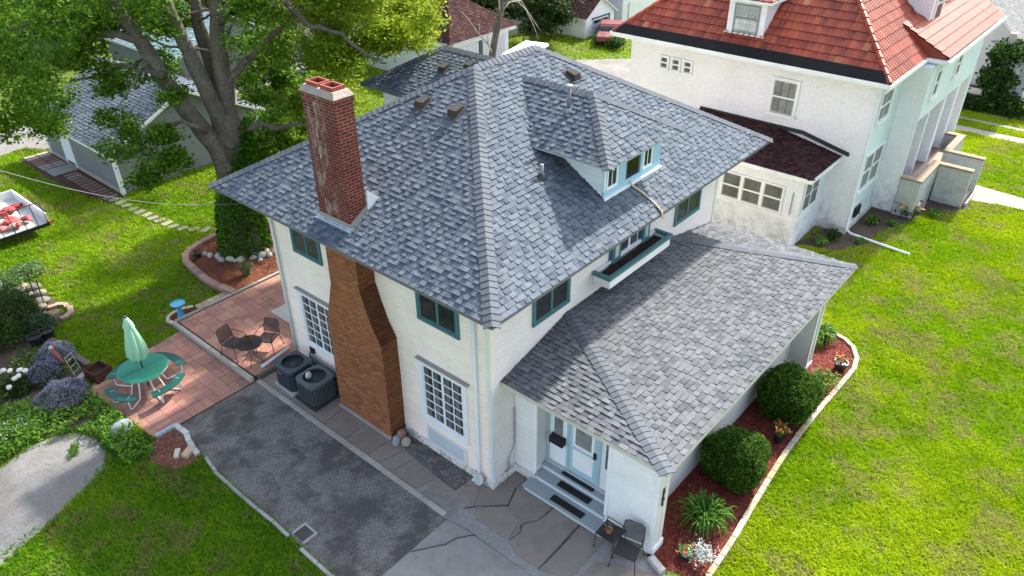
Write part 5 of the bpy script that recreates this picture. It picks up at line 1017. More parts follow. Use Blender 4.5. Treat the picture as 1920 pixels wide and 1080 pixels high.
# wooden post, planter, pots, hand truck
q = MB((.30, .31, .28)); q.tube([(0, 0, 0), (0, 0, 2.3)], .11, 10); o = q.build('wooden_post', 'wood'); o.location = (-4.35, 18.3, 0); o.rotation_euler = (.1, -.12, 0); setprops(o, 'grey wooden post leaning at the left edge of the photo', 'post')
o = thing('planter_crate', 'square rusty brown wooden planter box at the edge of the lower patio', 'planter', (-4.25, 11.62, .0), R(12)); q = MB((.075, .030, .018))
for a, b in (((-.27, -.27, 0), (-.24, .27, .36)), ((.24, -.27, 0), (.27, .27, .36)), ((-.24, -.27, 0), (.24, -.24, .36)), ((-.24, .24, 0), (.24, .27, .36))): q.box(a, b)
q.build('box', 'wood', o, world=False); MB((.05, .03, .02)).box((-.24, -.24, .02), (.24, .24, .2)).build('soil', 'soil', o, world=False)
def pot(label, x, y, z, r, h, col, fl, leafc, name='flower_pot', flc=None, n=60, spread=1.1):
    o = thing(name, label, 'potted plant', (x, y, z)); MB(col).lathe((0, 0, 0), [(r*.75, 0), (r, h*.9), (r*1.08, h*.9), (r*1.08, h), (r*.9, h), (r*.88, h*.85), (0, h*.85)], 20).build('pot', 'plastic', o, world=False, smooth=False)
    p = RNG.normal(size=(n, 3))*np.array([r*.45*spread, r*.45*spread, r*.3])+np.array([0, 0, h+r*.35]); oo = cards('foliage', p, r*.45, pick(leafc, n), 'leaf', up=.8, aspect=.55); oo.parent = o
    if flc:
        k = len(flc[0])*9; p = RNG.normal(size=(k, 3))*np.array([r*.5, r*.5, r*.15])*spread+np.array([0, 0, h+r*.7]); oo = cards('flowers', p, r*.38, pick(flc[0], k, .1), 'petal', up=1.5, aspect=.8); oo.parent = o
    return o
GL = [(.06, .13, .02), (.09, .19, .03), (.05, .10, .02)]
pot('terracotta pot of small pink flowers on the low black side table', .36, -3.1, .475, .075, .12, (.42, .16, .08), 0, GL, flc=([(.62, .45, .52), (.5, .28, .38), (.05, .02, .02)],), n=40, spread=1.5)
pot('brown pot of orange flowers on the round patio table', -1.0, 8.7, .83, .10, .14, (.12, .07, .03), 0, [(.06, .10, .02), (.10, .07, .02)], flc=([(.45, .10, .03), (.30, .05, .02)],), n=50)
pot('dark pot of orange and purple flowers at the far end of the red mulch bed', 9.95, -4.72, .03, .19, .26, (.03, .025, .025), 0, GL, flc=([(.60, .16, .02), (.45, .10, .22), (.62, .20, .04)],), n=90)
pot('dark pot with red flowers and green leaves beside silvery foliage', 1.22, -4.6, .03, .17, .2, (.02, .03, .03), 0, [(.10, .26, .03), (.14, .30, .04)], flc=([(.65, .06, .01)],), n=90)
pot('dark pot with a small drooping plant in the tree bed near its curved edge', 1.28, 15.72, .05, .14, .2, (.02, .02, .02), 0, [(.06, .08, .03), (.12, .04, .04)], n=60)
for i, (x, y) in enumerate(((-4.80, 14.62), (-4.42, 14.66))): pot('black garden pot, %s of the two beside the catmint' % ('left' if i == 0 else 'right'), x, y, 0, .2, .38, (.012, .014, .016), 0, [(.05, .05, .04), (.03, .05, .02)], n=20)
o = thing('hand_truck', 'grey folding hand truck standing beside the catmint', 'hand truck', (-4.62, 12.15, 0), R(30)); q = MB((.28, .30, .33))
for a in (-.14, .14): q.tube([(a, 0, .05), (a, .12, .75)], .014, 6)
for z in (.2, .4, .6, .74): q.tube([(-.14, z*.16, z), (.14, z*.16, z)], .011, 6)
q.build('frame', 'metal', o, world=False); MB((.25, .27, .30)).box((-.16, -.2, .03), (.16, 0, .045)).build('toe_plate', 'metal', o, world=False)
for a in (-.19, .19): 
    wv = MB((.02, .02, .02)); wv.prism([(math.cos(t*.6283)*.08+.02, math.sin(t*.6283)*.08+.085) for t in range(10)], a-.02, a+.02, None, lambda p, b, h: (h, p, b)); wv.build('wheel', 'black', o, world=False)
q = MB((.48, .12, .10)); q.tube([(0, 0, .0), (.0, .0, .9)], [.035, .045], 10); q.lathe((0, 0, .88), [(.05, 0), (.06, .05), (0, .09)], 10, (.5, .4, .36)); q.lathe((0, 0, 0), [(.07, .0), (.06, .06), (0.03, .08)], 10); o = q.build('red_post', 'paint'); o.location = (-4.70, 12.72, .1); o.rotation_euler = (.1, -.25, 0); setprops(o, 'short faded red post leaning over the catmint', 'post')
q = MB((.5, .05, .04)); q.lathe((0, 0, 0), [(.03, 0), (.05, .06), (.03, .14), (0, .16)], 10); o = q.build('garden_ornament', 'paint'); o.location = (-4.92, 15.9, .7); setprops(o, 'small red ornament among the leaves at the left edge', 'ornament')
tb_ = MB((.13, .11, .09))
for i, (a, b) in enumerate((((-4.25, 12.3), (-4.33, 13.5)), ((-4.33, 13.5), (-4.45, 14.6)))):
    q = MB((.12, .10, .085)); L_ = math.hypot(b[0]-a[0], b[1]-a[1]); q.box((0, -.09, 0), (L_-.02, .09, .16)); o = q.build('garden_timber', 'wood', bevel=.015); o.location = (a[0], a[1], 0); o.rotation_euler = (0, 0, math.atan2(b[1]-a[1], b[0]-a[0])); setprops(o, 'dark weathered timber edging the garden, %s piece' % ('nearer' if i == 0 else 'farther'), 'timber', 'garden edging timbers')
q = MB((.012, .012, .012)); [q.tube([(a, b, .0), (a+.1, b+.15, 1.0)], .018, 6) for a, b in ((0, 0), (0, .75))]; q.tube([(.08, .12, .8), (.08, .87, .8)], .015, 6); q.tube([(.04, .06, .4), (.04, .81, .4)], .015, 6); o = q.build('iron_trellis', 'black'); o.location = (-3.78, 16.55, .05); setprops(o, 'small black iron frame leaning over the garden rockery', 'trellis')
# vehicles far behind
def vehicle(name, label, x, y, rz, L_, W2, col, cab=(.25, .95), hood=.62, top=1.45, cat='van'):
    o = thing(name, label, cat, (x, y, 0), rz); b = MB(col); l, w2 = L_/2, W2/2
    b.mesh([(-l, -w2, .35), (l, -w2, .35), (l, w2, .35), (-l, w2, .35), (-l*.98, -w2, hood), (l*.98, -w2, hood+.12), (l*.98, w2, hood+.12), (-l*.98, w2, hood)], [(0, 3, 2, 1), (4, 5, 6, 7), (0, 1, 5, 4), (1, 2, 6, 5), (2, 3, 7, 6), (3, 0, 4, 7)]); b.build('body', 'metal', o, world=False, bevel=.08)
    c = MB(col); a0, a1 = -l+L_*cab[0], -l+L_*cab[1]; g = .14
    c.mesh([(a0, -w2*.96, hood+.05), (a1, -w2*.96, hood+.1), (a1, w2*.96, hood+.1), (a0, w2*.96, hood+.05), (a0+.55, -w2*.82, top), (a1-.2, -w2*.82, top), (a1-.2, w2*.82, top), (a0+.55, w2*.82, top)], [(4, 5, 6, 7)], col)
    c.mesh([(a0+.55, -w2*.82, top), (a1-.2, -w2*.82, top), (a1-.2, w2*.82, top), (a0+.55, w2*.82, top), (a0+.35, -w2*.87, top-g), (a1-.1, -w2*.87, top-g), (a1-.1, w2*.87, top-g), (a0+.35, w2*.87, top-g)], [(0, 1, 5, 4), (1, 2, 6, 5), (2, 3, 7, 6), (3, 0, 4, 7)], col); c.build('roof', 'metal', o, world=False)
    q = MB((.03, .035, .04)); q.mesh([(a0+.35, -w2*.865, top-g), (a1-.1, -w2*.865, top-g), (a1-.1, w2*.865, top-g), (a0+.35, w2*.865, top-g), (a0, -w2*.95, hood+.04), (a1, -w2*.95, hood+.09), (a1, w2*.95, hood+.09), (a0, w2*.95, hood+.04)], [(0, 1, 5, 4), (1, 2, 6, 5), (2, 3, 7, 6), (3, 0, 4, 7)]); q.build('window', 'glass', o, world=False)
    for sx in (-l*.62, l*.62):
        for sy in (-w2*.95, w2*.95): q = MB((.015, .015, .015)); q.prism([(sx+math.cos(t*.6283)*.33, .33+math.sin(t*.6283)*.33) for t in range(10)], sy-.1, sy+.1, None, lambda a, b_, h: (a, h, b_)); q.build('wheel', 'black', o, world=False)
    return o
vehicle('white_van', 'white van parked behind the wing roof near the bare tree', 24.6, 19.6, R(14), 4.4, 1.8, (.78, .78, .76), (.12, .98), .95, 1.95)
vehicle('red_car', 'old faded red car parked beside the small gabled garage', 35.6, 20.9, R(30), 3.6, 1.7, (.15, .022, .026), (.35, .9), .72, 1.15, 'car'); vehicle('silver_car', 'silver car in the lot beyond the brown roof', 35.6, 40.2, R(10), 4.4, 1.8, (.50, .52, .54), (.25, .9), .75, 1.45, 'car')
vehicle('dark_car', 'dark car beside the silver car at the top edge', 39.5, 41.0, R(10), 4.4, 1.8, (.06, .06, .07), (.25, .9), .75, 1.45, 'car')
# ------------------------------------------------------------------ trees and plants
CROWN = [(-1.1,21.6,8.6,0.72),(-1.8,20,8.1,0.6),(0.1,17.2,9.5,0.71),(-0.6,20.6,7,0.84),(-1.1,20.9,6.8,0.64),(-0.4,21.5,8.1,0.73),(-1.9,16.7,7.2,0.76),(-0.3,19.7,9.4,0.83),(-2,18.8,7.4,0.77),(0.8,19.7,8.6,0.75),(-0.7,18.4,6.3,0.78),(1.4,19.2,9.2,0.67),(-0.1,19.7,9.1,0.64),(0.6,17.9,8.7,0.67),(-0.7,16.5,9.4,0.77),(0.7,20.5,6.8,0.61),(1.5,20,8.7,0.74),(-0.5,20.8,5,0.79),(-2.4,17.7,8.8,0.61),(-2.5,18.1,6.6,0.64),(-0.3,22,5.3,0.76),(-1.2,21.1,7.3,0.57),(0.1,18.7,8.2,0.75),(-0.2,18.7,7.5,0.61),(-0.4,18.4,9.4,0.71),(-0.8,15.4,8.8,0.71),(-2,19.5,6.8,0.66),(0.2,16.7,8.4,0.65),(-0.3,18.8,9.5,0.83),(-0,21.6,5.9,0.8),(0.2,20.3,5.7,0.63),(-1,17.5,8.7,0.72),(-1.2,20.1,7.1,0.58),(-0.4,20.1,8,0.58),(-1.8,19.4,7.8,0.75),(-0.1,21.5,8.7,0.62),(-1.7,18.8,8.9,0.62),(-1.7,17.2,6.3,0.67),(0.2,21.7,5,0.59),(-1.8,16.8,6.6,0.73),(-1.2,22.9,5.8,0.71),(-1.7,19.4,9.7,0.8),(-1.8,19.4,7.1,0.63),(-0.2,17.4,8.7,0.78),(-1,19.4,6.4,0.6),(-1.2,19.9,5.8,0.84),(-1.8,20.6,5.2,0.49),(-0.8,19.9,4.6,0.49),(-1,19.2,5,0.41),(-0.6,19.4,4.8,0.45),(-1.7,20.9,4.8,0.48),(-1.1,17.9,5.6,0.49),(-1.7,21,4.4,0.54),(-1.3,20.7,5.4,0.43),(-1.4,19.7,5.3,0.38),(-1,19.6,4.8,0.35),(2.3,16.5,9,0.67),(0.6,17.1,8.3,0.66),(1.6,20.2,8.2,0.76),(1.5,20.3,8.2,0.56),(1.9,18.9,8.2,0.64),(1.7,16.7,8.6,0.7),(1.9,17.5,8.4,0.6),(0.9,16.7,8.3,0.54),(1.2,21.2,7.7,0.57),(1.5,18.5,9.3,0.65),(3.3,18.2,9.1,0.64),(3.1,18.6,7.8,0.65),(1.4,16.1,8.9,0.65),(1.7,14.8,8.5,0.7),(0.9,16.4,9.7,0.74),(2.5,16,8.8,0.65),(1.6,15.1,8.7,0.56),(2.9,17.3,8.7,0.73),(2,17.5,8.3,0.57),(0.1,16.6,8.3,0.71),(1.8,14.7,9.6,0.62),(1.2,17.7,8.9,0.78),(-0,16.9,8.4,0.78),(0.4,16.1,8.8,0.63),(2.6,18.4,8.3,0.55),(0.7,16,9,0.75),(-0.2,16.2,7.6,0.45,0.8),(-0.7,17.2,7.5,0.39,0.8),(1.1,17.9,6.6,0.46,0.8),(-0.5,16.2,7.6,0.39,0.8),(0.1,16.2,7,0.4,0.8),(1.2,14.7,6.3,0.31,0.7),(1.6,15.5,6.7,0.4,0.7),(2.4,16.7,7,0.44,0.7),(0.9,15.8,6.9,0.39,0.7),(1.1,17.9,6.3,0.38,0.7),(2.4,16.4,6.8,0.32,0.7),(0.5,16.4,6.5,0.32,0.7),(-0.1,15.9,6.6,0.31,0.7),(1.8,15.1,6.3,0.33,0.7),(1.1,15.1,4.2,0.38,0.8),(0.3,15.6,3.9,0.31,0.8),(-0.2,16.8,4.5,0.39,0.8),(0.8,14.7,5.3,0.34,0.8),(0.5,16.2,5.1,0.32,0.8),(-0.2,16,4.5,0.35,0.8),(0.9,14.2,4.2,0.32,0.8),(0.3,15.2,4.8,0.39,0.8),(0.5,14.8,4.4,0.4,0.8),(-0.5,15.4,5.9,0.32,0.8),(1,14.8,5.1,0.37,0.8),(-0.2,15.3,5.9,0.43,0.8),(-0,15.4,5.1,0.41,0.8),(0.8,15,5,0.36,0.8),(0.5,15.2,3.8,0.34,0.6),(0.8,14.5,4.5,0.25,0.6),(0.3,15.6,3.5,0.31,0.6),(0.1,15.8,3.5,0.28,0.6),(2.8,16,8.2,0.42,0.8),(2.6,16.9,7.9,0.41,0.8),(2.8,16.2,8.2,0.41,0.8),(2.4,16,8,0.34,0.8),(3.2,16.4,8.1,0.44,0.8),(6.2,13.3,8.8,0.49),(6.3,14.6,8.7,0.75),(6.7,13.7,8.4,0.79),(4.3,12.6,8.5,0.49),(6.2,13,9.4,0.49),(6.7,14.5,7.1,0.59),(5.6,14.4,8.4,0.73),(3.5,12.8,9.2,0.53),(6.9,14.5,6.5,0.47),(5,13.9,7.2,0.57),(5.1,11.6,7.6,0.63),(4.7,14.4,9.2,0.54),(5.3,11.5,8.9,0.67),(6,15.7,9.2,0.51),(3.4,12.7,8.8,0.73),(5.5,16.1,9.3,0.63),(6.8,13.1,6.9,0.46),(4.6,11.2,9.9,0.75),(4.9,14.2,7.6,0.72),(5.5,13.1,6.9,0.75),(6.1,12.6,8,0.6),(5.6,12.7,9.2,0.68),(4.1,12.5,9.4,0.73),(6.7,13.2,7.1,0.66),(4.1,14.7,7.2,0.69),(3.6,13.3,8,0.79),(6.2,13.4,8.1,0.53),(5,12.5,9.6,0.55),(3.6,12.8,8.9,0.46),(5.3,14.9,6.6,0.6),(4.6,13.8,9.4,0.68),(7,13.7,8.1,0.73),(6.1,12.3,8.8,0.51),(5.6,12.9,9.6,0.51),(6.2,10.2,9.3,0.48),(6.3,10.7,8.2,0.5),(6.7,11.7,9.3,0.54),(7.4,12.9,7.1,0.38),(6.9,12.5,8.6,0.5),(7.1,10.7,9.4,0.42),(7.4,10.3,7.6,0.59),(6.3,12.1,9.5,0.54),(7.5,9.3,8.3,0.52),(5.7,12.5,7.2,0.4),(7.2,13.8,6.6,0.42),(6.2,10.9,9.6,0.48),(6.2,11.6,9.1,0.59),(6,12.8,6.8,0.56),(6.6,12.4,8.7,0.5),(6,10.8,8.9,0.5),(7.5,9.2,8.8,0.58),(9.5,11.5,7.1,0.49),(7.2,11,9.3,0.6),(5.4,11.2,9.4,0.5),(8.4,12.3,7.6,0.54),(7.6,11.2,7.7,0.4),(5.7,11.9,7.8,0.48),(7.1,10.4,7.9,0.44),(6.9,13.2,7.3,0.41),(7.1,12.4,9,0.45),(8.6,10.8,8.6,0.53),(7.2,9,8.2,0.46),(8.3,11.2,8.3,0.41),(8.7,12.3,8,0.4),(6.7,11.7,7.3,0.49),(6.6,11.4,9.3,0.59),(8.4,11.2,8.4,0.57),(5.9,12,6.8,0.57),(7,13.9,6.3,0.44),(8.8,11.1,8.1,0.57),(5.2,11.8,7.2,0.42),(7.6,12,8.6,0.43),(8.6,12.5,6.8,0.48),(7.1,12.6,7.7,0.6),(7.2,10.7,7.6,0.41),(7.3,10.5,8,0.33),(6.8,10.7,7.7,0.38),(8,11.3,7.4,0.32),(6.5,12.3,7.1,0.41),(8.5,10.7,7.2,0.4),(8,11.9,7.2,0.35),(7.3,11.6,7.4,0.31),(7.4,10.6,8,0.37),(7.5,11.2,7.3,0.3),(6.8,11.4,7.2,0.42),(7.6,11.4,7.2,0.45),(5.9,11.5,8.1,0.33),(5.9,11.7,7,0.37),(7.6,10,7.6,0.34),(7.1,11.3,7.7,0.36),(5,16.8,2.7,0.49),(4.2,15.4,3.2,0.45),(4.8,15.9,2.9,0.43),(4.7,14.8,4.5,0.52),(6.2,14.9,5.1,0.56),(5,16.4,2.5,0.53),(4.9,16.1,4.1,0.49),(4.3,15.5,3.6,0.41),(4.8,14.7,5.3,0.35),(5.5,13.7,5.3,0.43),(5.6,15.8,4.3,0.4),(6.4,15.2,4,0.43),(4,14.9,3.7,0.54),(5.3,13.9,5.1,0.49),(5.4,14.5,3.3,0.49),(6.1,15.3,4.7,0.57),(5,15.9,3.6,0.51),(4.3,14.8,5.6,0.38),(7.5,15.1,4.3,0.63),(6.8,13.9,5.3,0.64),(8.3,15.8,3.4,0.47),(8,15.3,4.6,0.46),(7.4,14.3,4.7,0.48),(7.4,14.1,5.8,0.46),(7.4,15.4,5.2,0.59),(8.2,15.2,4.7,0.58),(8.3,16,3.8,0.55),(7.8,13.9,4.7,0.55),(8.4,15.6,4.7,0.53),(8.1,15.6,3.8,0.58),(7.8,14.8,4.2,0.54),(7.3,13.3,5.8,0.51),(7.1,15.4,3.9,0.63),(8.2,15.6,5,0.63),(7.6,11.7,7.5,0.38),(7.5,11.2,7.6,0.44),(7.7,10.9,7.7,0.47),(8,11.3,7.5,0.4),(8.5,11.2,7.7,0.42),(7.5,11.5,7.7,0.49),(7.4,11.1,7.5,0.37),(7.8,11.5,7.5,0.41),(5,14.4,3.4,0.42),(5.7,15.6,3.1,0.36),(4.9,14.7,4,0.31),(5.3,14.7,3.5,0.44),(6.4,14.7,3,0.35),(5.3,13.5,4.4,0.31),(0,13.8,11.8,0.85,0.8),(4.5,14.3,10.8,0.8,0.8),(0.1,22.1,12.4,1.03,0.8),(3.2,10.6,14,0.72,0.8),(0.1,15,12.6,0.95,0.8),(1.5,17.5,11.2,1.01,0.8),(2.1,20.6,12.1,0.71,0.8),(10.3,12.3,11.8,0.81,0.8),(3.6,15.7,11.6,0.95,0.8),(8.3,11.5,14,0.88,0.8),(7.3,9.8,10.4,0.84,0.8),(8.7,11.6,10.1,1.06,0.8),(7.4,8.8,12.6,0.72,0.8),(3.9,16.8,13.8,0.94,0.8),(6.7,8.4,11.8,0.85,0.8),(5.1,17.7,12.2,0.95,0.8),(2.2,17.1,13.6,0.73,0.8),(4.2,18.5,10.2,0.92,0.8),(4.4,14.7,13.3,0.88,0.8),(5.8,14.9,10.1,0.75,0.8),(1.2,22.5,11.4,0.94,0.8),(5.8,9.3,13.6,1.09,0.8),(8.8,12,12.6,0.96,0.8),(7.1,12.6,12,1.08,0.8),(4.2,19,11.1,0.72,0.8),(1.4,18.1,13.2,0.88,0.8),(7.1,8.5,13.9,0.73,0.8),(-1.1,15.3,12.4,1.08,0.8),(7.6,13.2,14.4,0.75,0.8),(2.7,12.2,13.9,0.91,0.8),(6.2,8.6,14.3,0.89,0.8),(10,11.2,13,0.92,0.8),(1.8,13.5,11.5,0.91,0.8),(-0.1,24.3,12.3,0.73,0.8),(0.4,23,12,0.92,0.8),(10.7,11.8,13.2,0.78,0.8),(7.8,13.4,13.2,0.71,0.8),(2,19.4,10.2,0.89,0.8),(0.9,14.5,10.7,0.78,0.8),(-0.2,23.5,11.5,0.75,0.8),(4.8,10.1,11.5,0.91,0.8),(6.3,16.4,14.5,0.75,0.8),(-0.3,19.2,11.6,1.01,0.8),(5,12.5,14.3,1.09,0.8),(3.1,19.4,14,0.73,0.8),(3.3,18.9,9.7,0.75,0.8),(-0.2,21.1,12.6,1.02,0.8),(0.4,17.9,12.9,0.82,0.8),(5,12.2,12.4,1.01,0.8),(2.2,19.3,11.9,0.84,0.8),(0.1,21.9,14.8,1.03,0.8),(4.9,10.6,14.6,1.08,0.8),(5.9,17,12.7,1.09,0.8),(1.7,20.3,11.3,1.04,0.8),(5.6,7.7,11.6,0.82,0.8),(0.5,18.8,11.9,1.09,0.8),(-0.2,14,14.2,0.78,0.8),(6.3,8.8,12.1,0.93,0.8),(3.2,10,13.4,0.98,0.8),(4.6,13.5,14.4,0.76,0.8),(-3.5,22.8,6.9,0.7),(-2,21.3,9.3,0.69),(-2.7,21.9,7.7,0.85),(-3.3,20.2,6.1,0.9),(-2.8,18.3,10.2,0.67),(-3,23.9,7.1,0.85),(-2.2,22.9,5.8,0.9),(-2,20.8,9.8,0.73),(-1.9,22.9,8.9,0.69),(-2.2,23.2,9.5,0.87),(-1.9,19.3,9.7,0.87),(-1.8,19.9,10,0.62),(-2.3,23.4,5.9,0.84),(-2.9,22.4,8.7,0.73)]
LG = [(.075, .175, .010), (.11, .23, .014), (.05, .12, .008), (.15, .28, .018), (.09, .20, .012)]; YL = [(.24, .32, .016), (.30, .38, .022), (.17, .26, .012), (.34, .42, .03)]
DKG = [(.03, .065, .015), (.045, .09, .02), (.022, .05, .012), (.06, .115, .025)]
BT = thing('maple_tree', 'huge old tree with many grey limbs rising beside the back lawn', 'tree', (2.75, 14.95, 0)); BK = (.125, .108, .085)
b = MB(BK)
def limb(pts, r0, r1, n=10, rough=.08, wob=.0):
    P_ = [Vector(p) for p in pts]; out = []
    for i in range(len(P_)-1):
        for j in range(3):
            q = P_[i].lerp(P_[i+1], j/3); out.append(q+Vector((random.uniform(-wob, wob), random.uniform(-wob, wob), random.uniform(-wob, wob))) if 0 < i+j else q)
    out.append(P_[-1]); m_ = len(out)-1; b.tube(out, [r0+(r1-r0)*i/m_ for i in range(m_+1)], n, jit(BK, .1), rough=rough)
b.tube([(2.75, 14.95, -.1), (2.74, 14.96, .25), (2.72, 14.96, .7), (2.7, 14.95, 1.5), (2.74, 14.9, 2.3), (2.8, 14.85, 3.0), (2.86, 14.78, 3.7), (2.92, 14.7, 4.3), (2.98, 14.66, 4.9), (3.0, 14.64, 5.3)], [.84, .74, .66, .58, .53, .52, .55, .58, .48, .36], 18, BK, rough=.07)
for k in range(9): a = k*.7; b.tube([(2.75+math.cos(a)*.5, 14.95+math.sin(a)*.5, .6), (2.75+math.cos(a)*.68, 14.95+math.sin(a)*.68, .2), (2.75+math.cos(a)*.92, 14.95+math.sin(a)*.92, -.05)], [.16, .16, .08], 7, BK, rough=.1)
limb([(2.6, 14.6, 3.0), (2.35, 14.6, 4.3), (1.92, 15.1, 5.62), (1.54, 15.5, 6.78), (1.30, 15.8, 7.95), (1.04, 16.1, 8.7), (.9, 16.2, 9.6), (.8, 16.3, 12)], .34, .14, 12, wob=.03)
limb([(2.8, 14.6, 4.2), (2.72, 14.65, 5.3), (2.46, 14.93, 7.0), (2.26, 15.17, 8.2), (2.17, 15.3, 9.1), (2.1, 15.4, 12)], .32, .13, 12, wob=.03)
limb([(3.0, 14.9, 4.3), (3.33, 15.46, 5.4), (3.32, 15.46, 6.9), (3.21, 15.6, 7.95), (3.26, 15.5, 8.9), (3.3, 15.5, 12)], .32, .13, 12, wob=.03)
limb([(3.05, 14.7, 4.5), (3.19, 14.8, 5.5), (3.27, 14.76, 7.0), (3.37, 14.65, 8.1), (3.45, 14.55, 8.9), (3.7, 14.2, 12)], .36, .14, 12, wob=.03)
limb([(3.25, 14.75, 5.6), (3.38, 14.63, 6.3), (3.8, 14.14, 6.95), (4.21, 13.67, 7.5), (4.91, 12.85, 8.3), (5.6, 12.1, 9.0)], .17, .06, 9, wob=.05)
limb([(3.1, 14.4, 4.4), (3.29, 14.27, 4.75), (3.73, 13.77, 4.92), (4.0, 13.45, 4.75), (4.44, 12.94, 4.91), (4.8, 12.6, 4.8)], .13, .05, 8, wob=.04)
limb([(1.3, 15.7, 7.9), (.71, 16.04, 8.16), (.21, 16.63, 8.07), (-.15, 17.03, 8.45), (-.66, 17.63, 8.53), (-1.37, 18.45, 8.3)], .14, .05, 8, wob=.05)
limb([(1.75, 15.3, 6.2), (1.2, 15.4, 7.0), (.6, 16.0, 7.2), (.1, 16.6, 6.8), (-.5, 17.4, 6.7)], .10, .03, 7, wob=.06)
limb([(2.1, 14.6, 4.9), (1.79, 14.18, 5.3), (1.41, 14.61, 5.46), (.93, 15.18, 5.25), (.48, 15.7, 4.6), (-.01, 16.26, 4.15)], .10, .03, 7, wob=.05)
limb([(3.4, 14.5, 8.2), (3.45, 13.6, 9.0), (4.27, 12.37, 9.19), (4.81, 11.74, 8.24), (5.44, 11.01, 7.99), (6.04, 10.32, 7.23), (6.31, 10.0, 7.09)], .14, .03, 8, wob=.05)
for i in range(44):     # side branches reaching into the crown
    c = CROWN[(i*7) % len(CROWN)]; src = random.choice([(3.3, 14.8, 7.2), (3.4, 14.6, 8.6), (1.4, 15.6, 7.4), (2.3, 15.1, 8.2), (4.4, 13.3, 7.7), (3.2, 15.6, 8.0), (.6, 16.1, 8.1), (1.9, 15.1, 5.8)])
    d_ = math.dist(src, c[:3])
    if d_ < 3.6: m1 = [src[j]*.5+c[j]*.5+random.uniform(-.4, .4) for j in range(3)]; limb([src, m1, c[:3]], .055, .015, 6, wob=.06)
for (x, y, z, r) in ((2.35, 14.3, 3.6, .26), (3.3, 14.4, 3.9, .22), (2.7, 14.25, 4.35, .2), (3.05, 14.3, 4.6, .18)): b.rock((x, y, z), (r, r, r*.8), jit(BK, .1), int(x*100))
b.build('trunk', 'bark', BT, smooth=True)
CROWN += [(random.uniform(9, 14.5), random.uniform(16.7, 18.2), random.uniform(9.6, 11), .9) for _ in range(16)]+[(random.uniform(7.2, 12.6), random.uniform(12.3, 15.2), random.uniform(9.4, 11), .9) for _ in range(20)]+[(random.uniform(10, 13), random.uniform(21.5, 24), random.uniform(9, 10), .9) for _ in range(8)]  # unseen outer clusters, added to throw shade bands on the back lawn
CROWN = [c if c[0] > .8 or c[2] > 9.3 else (*c[:4], .78) for c in CROWN]
P_ = sprays(CROWN, 26, 14, .15); yl = np.clip((P_[:, 0]-P_[:, 1]*.55+3.5)/5, 0, 1)[:, None]; pc = pick(LG, len(P_), .2)*(1-yl)+pick(YL, len(P_), .2)*yl
cards('crown', P_, .145, pc, 'leaf', parent=BT, up=.5, aspect=.55)
# ivy on the trunk
a = RNG.uniform(0, 2*np.pi, 9000); z = RNG.uniform(0, 1, 9000)**.8*5.0; side = (np.cos(a-R(-35))+1)/2
keep = z < (2.1+3.2*side**1.2)+RNG.uniform(-.3, .3, 9000); a, z = a[keep], z[keep]; rr_ = np.interp(z, [0, .7, 1.5, 2.3, 4.3, 5.0], [.84, .78, .70, .62, .66, .6])+RNG.uniform(0, .15, len(z))
P_ = np.stack([2.75+.05*z+np.cos(a)*rr_, 14.95-.05*z+np.sin(a)*rr_, z], 1); o = cards('ivy', P_, .13, pick([(.06, .18, .012), (.09, .24, .016), (.035, .11, .008)], len(P_), .2), 'leaf', at=(2.75, 14.95, 0), up=.1, aspect=.85); setprops(o, 'dark green ivy climbing the lower trunk of the huge tree', 'ivy')
# bare tree
SN = thing('dead_tree', 'bare dead tree with pale thin branches in front of the brown roof', 'tree', (20.7, 18.5, 0)); b = MB((.20, .16, .13))
limb([(20.7, 18.5, 0), (20.75, 18.5, 2.6), (21.25, 18.5, 4.2), (21.6, 18.5, 5.2), (22.0, 18.6, 8)], .22, .12, 9, wob=.04)
b.col = (.36, .33, .30)
def twig(pts, r0, r1=.01): b.tube(pts, [r0+(r1-r0)*i/(len(pts)-1) for i in range(len(pts))], 5, (.38, .34, .31))
twig([(20.8, 18.5, 2.7), (20.3, 18.4, 3.4), (19.63, 18.5, 4.1), (18.9, 18.4, 4.9), (18.3, 18.4, 5.45)], .06); twig([(19.7, 18.45, 4.0), (19.6, 18.3, 4.5), (19.4, 18.2, 4.6)], .025); twig([(20.3, 18.4, 3.4), (20.1, 18.2, 3.9), (20.3, 18.1, 4.3)], .025)
twig([(21.4, 18.5, 4.7), (22.1, 18.4, 5.2), (23.0, 18.4, 5.1), (23.7, 18.4, 4.3), (24.7, 18.4, 3.2)], .05); twig([(22.6, 18.4, 5.2), (23.3, 18.3, 4.6), (23.9, 18.2, 3.6), (24.2, 18.2, 3.0)], .03); twig([(21.4, 18.5, 4.8), (21.2, 18.4, 5.6), (21.0, 18.3, 6.4)], .05); twig([(23.0, 18.4, 5.1), (23.9, 18.3, 5.6), (24.6, 18.2, 5.9)], .03)
b.build('trunk', 'bark', SN, smooth=True)
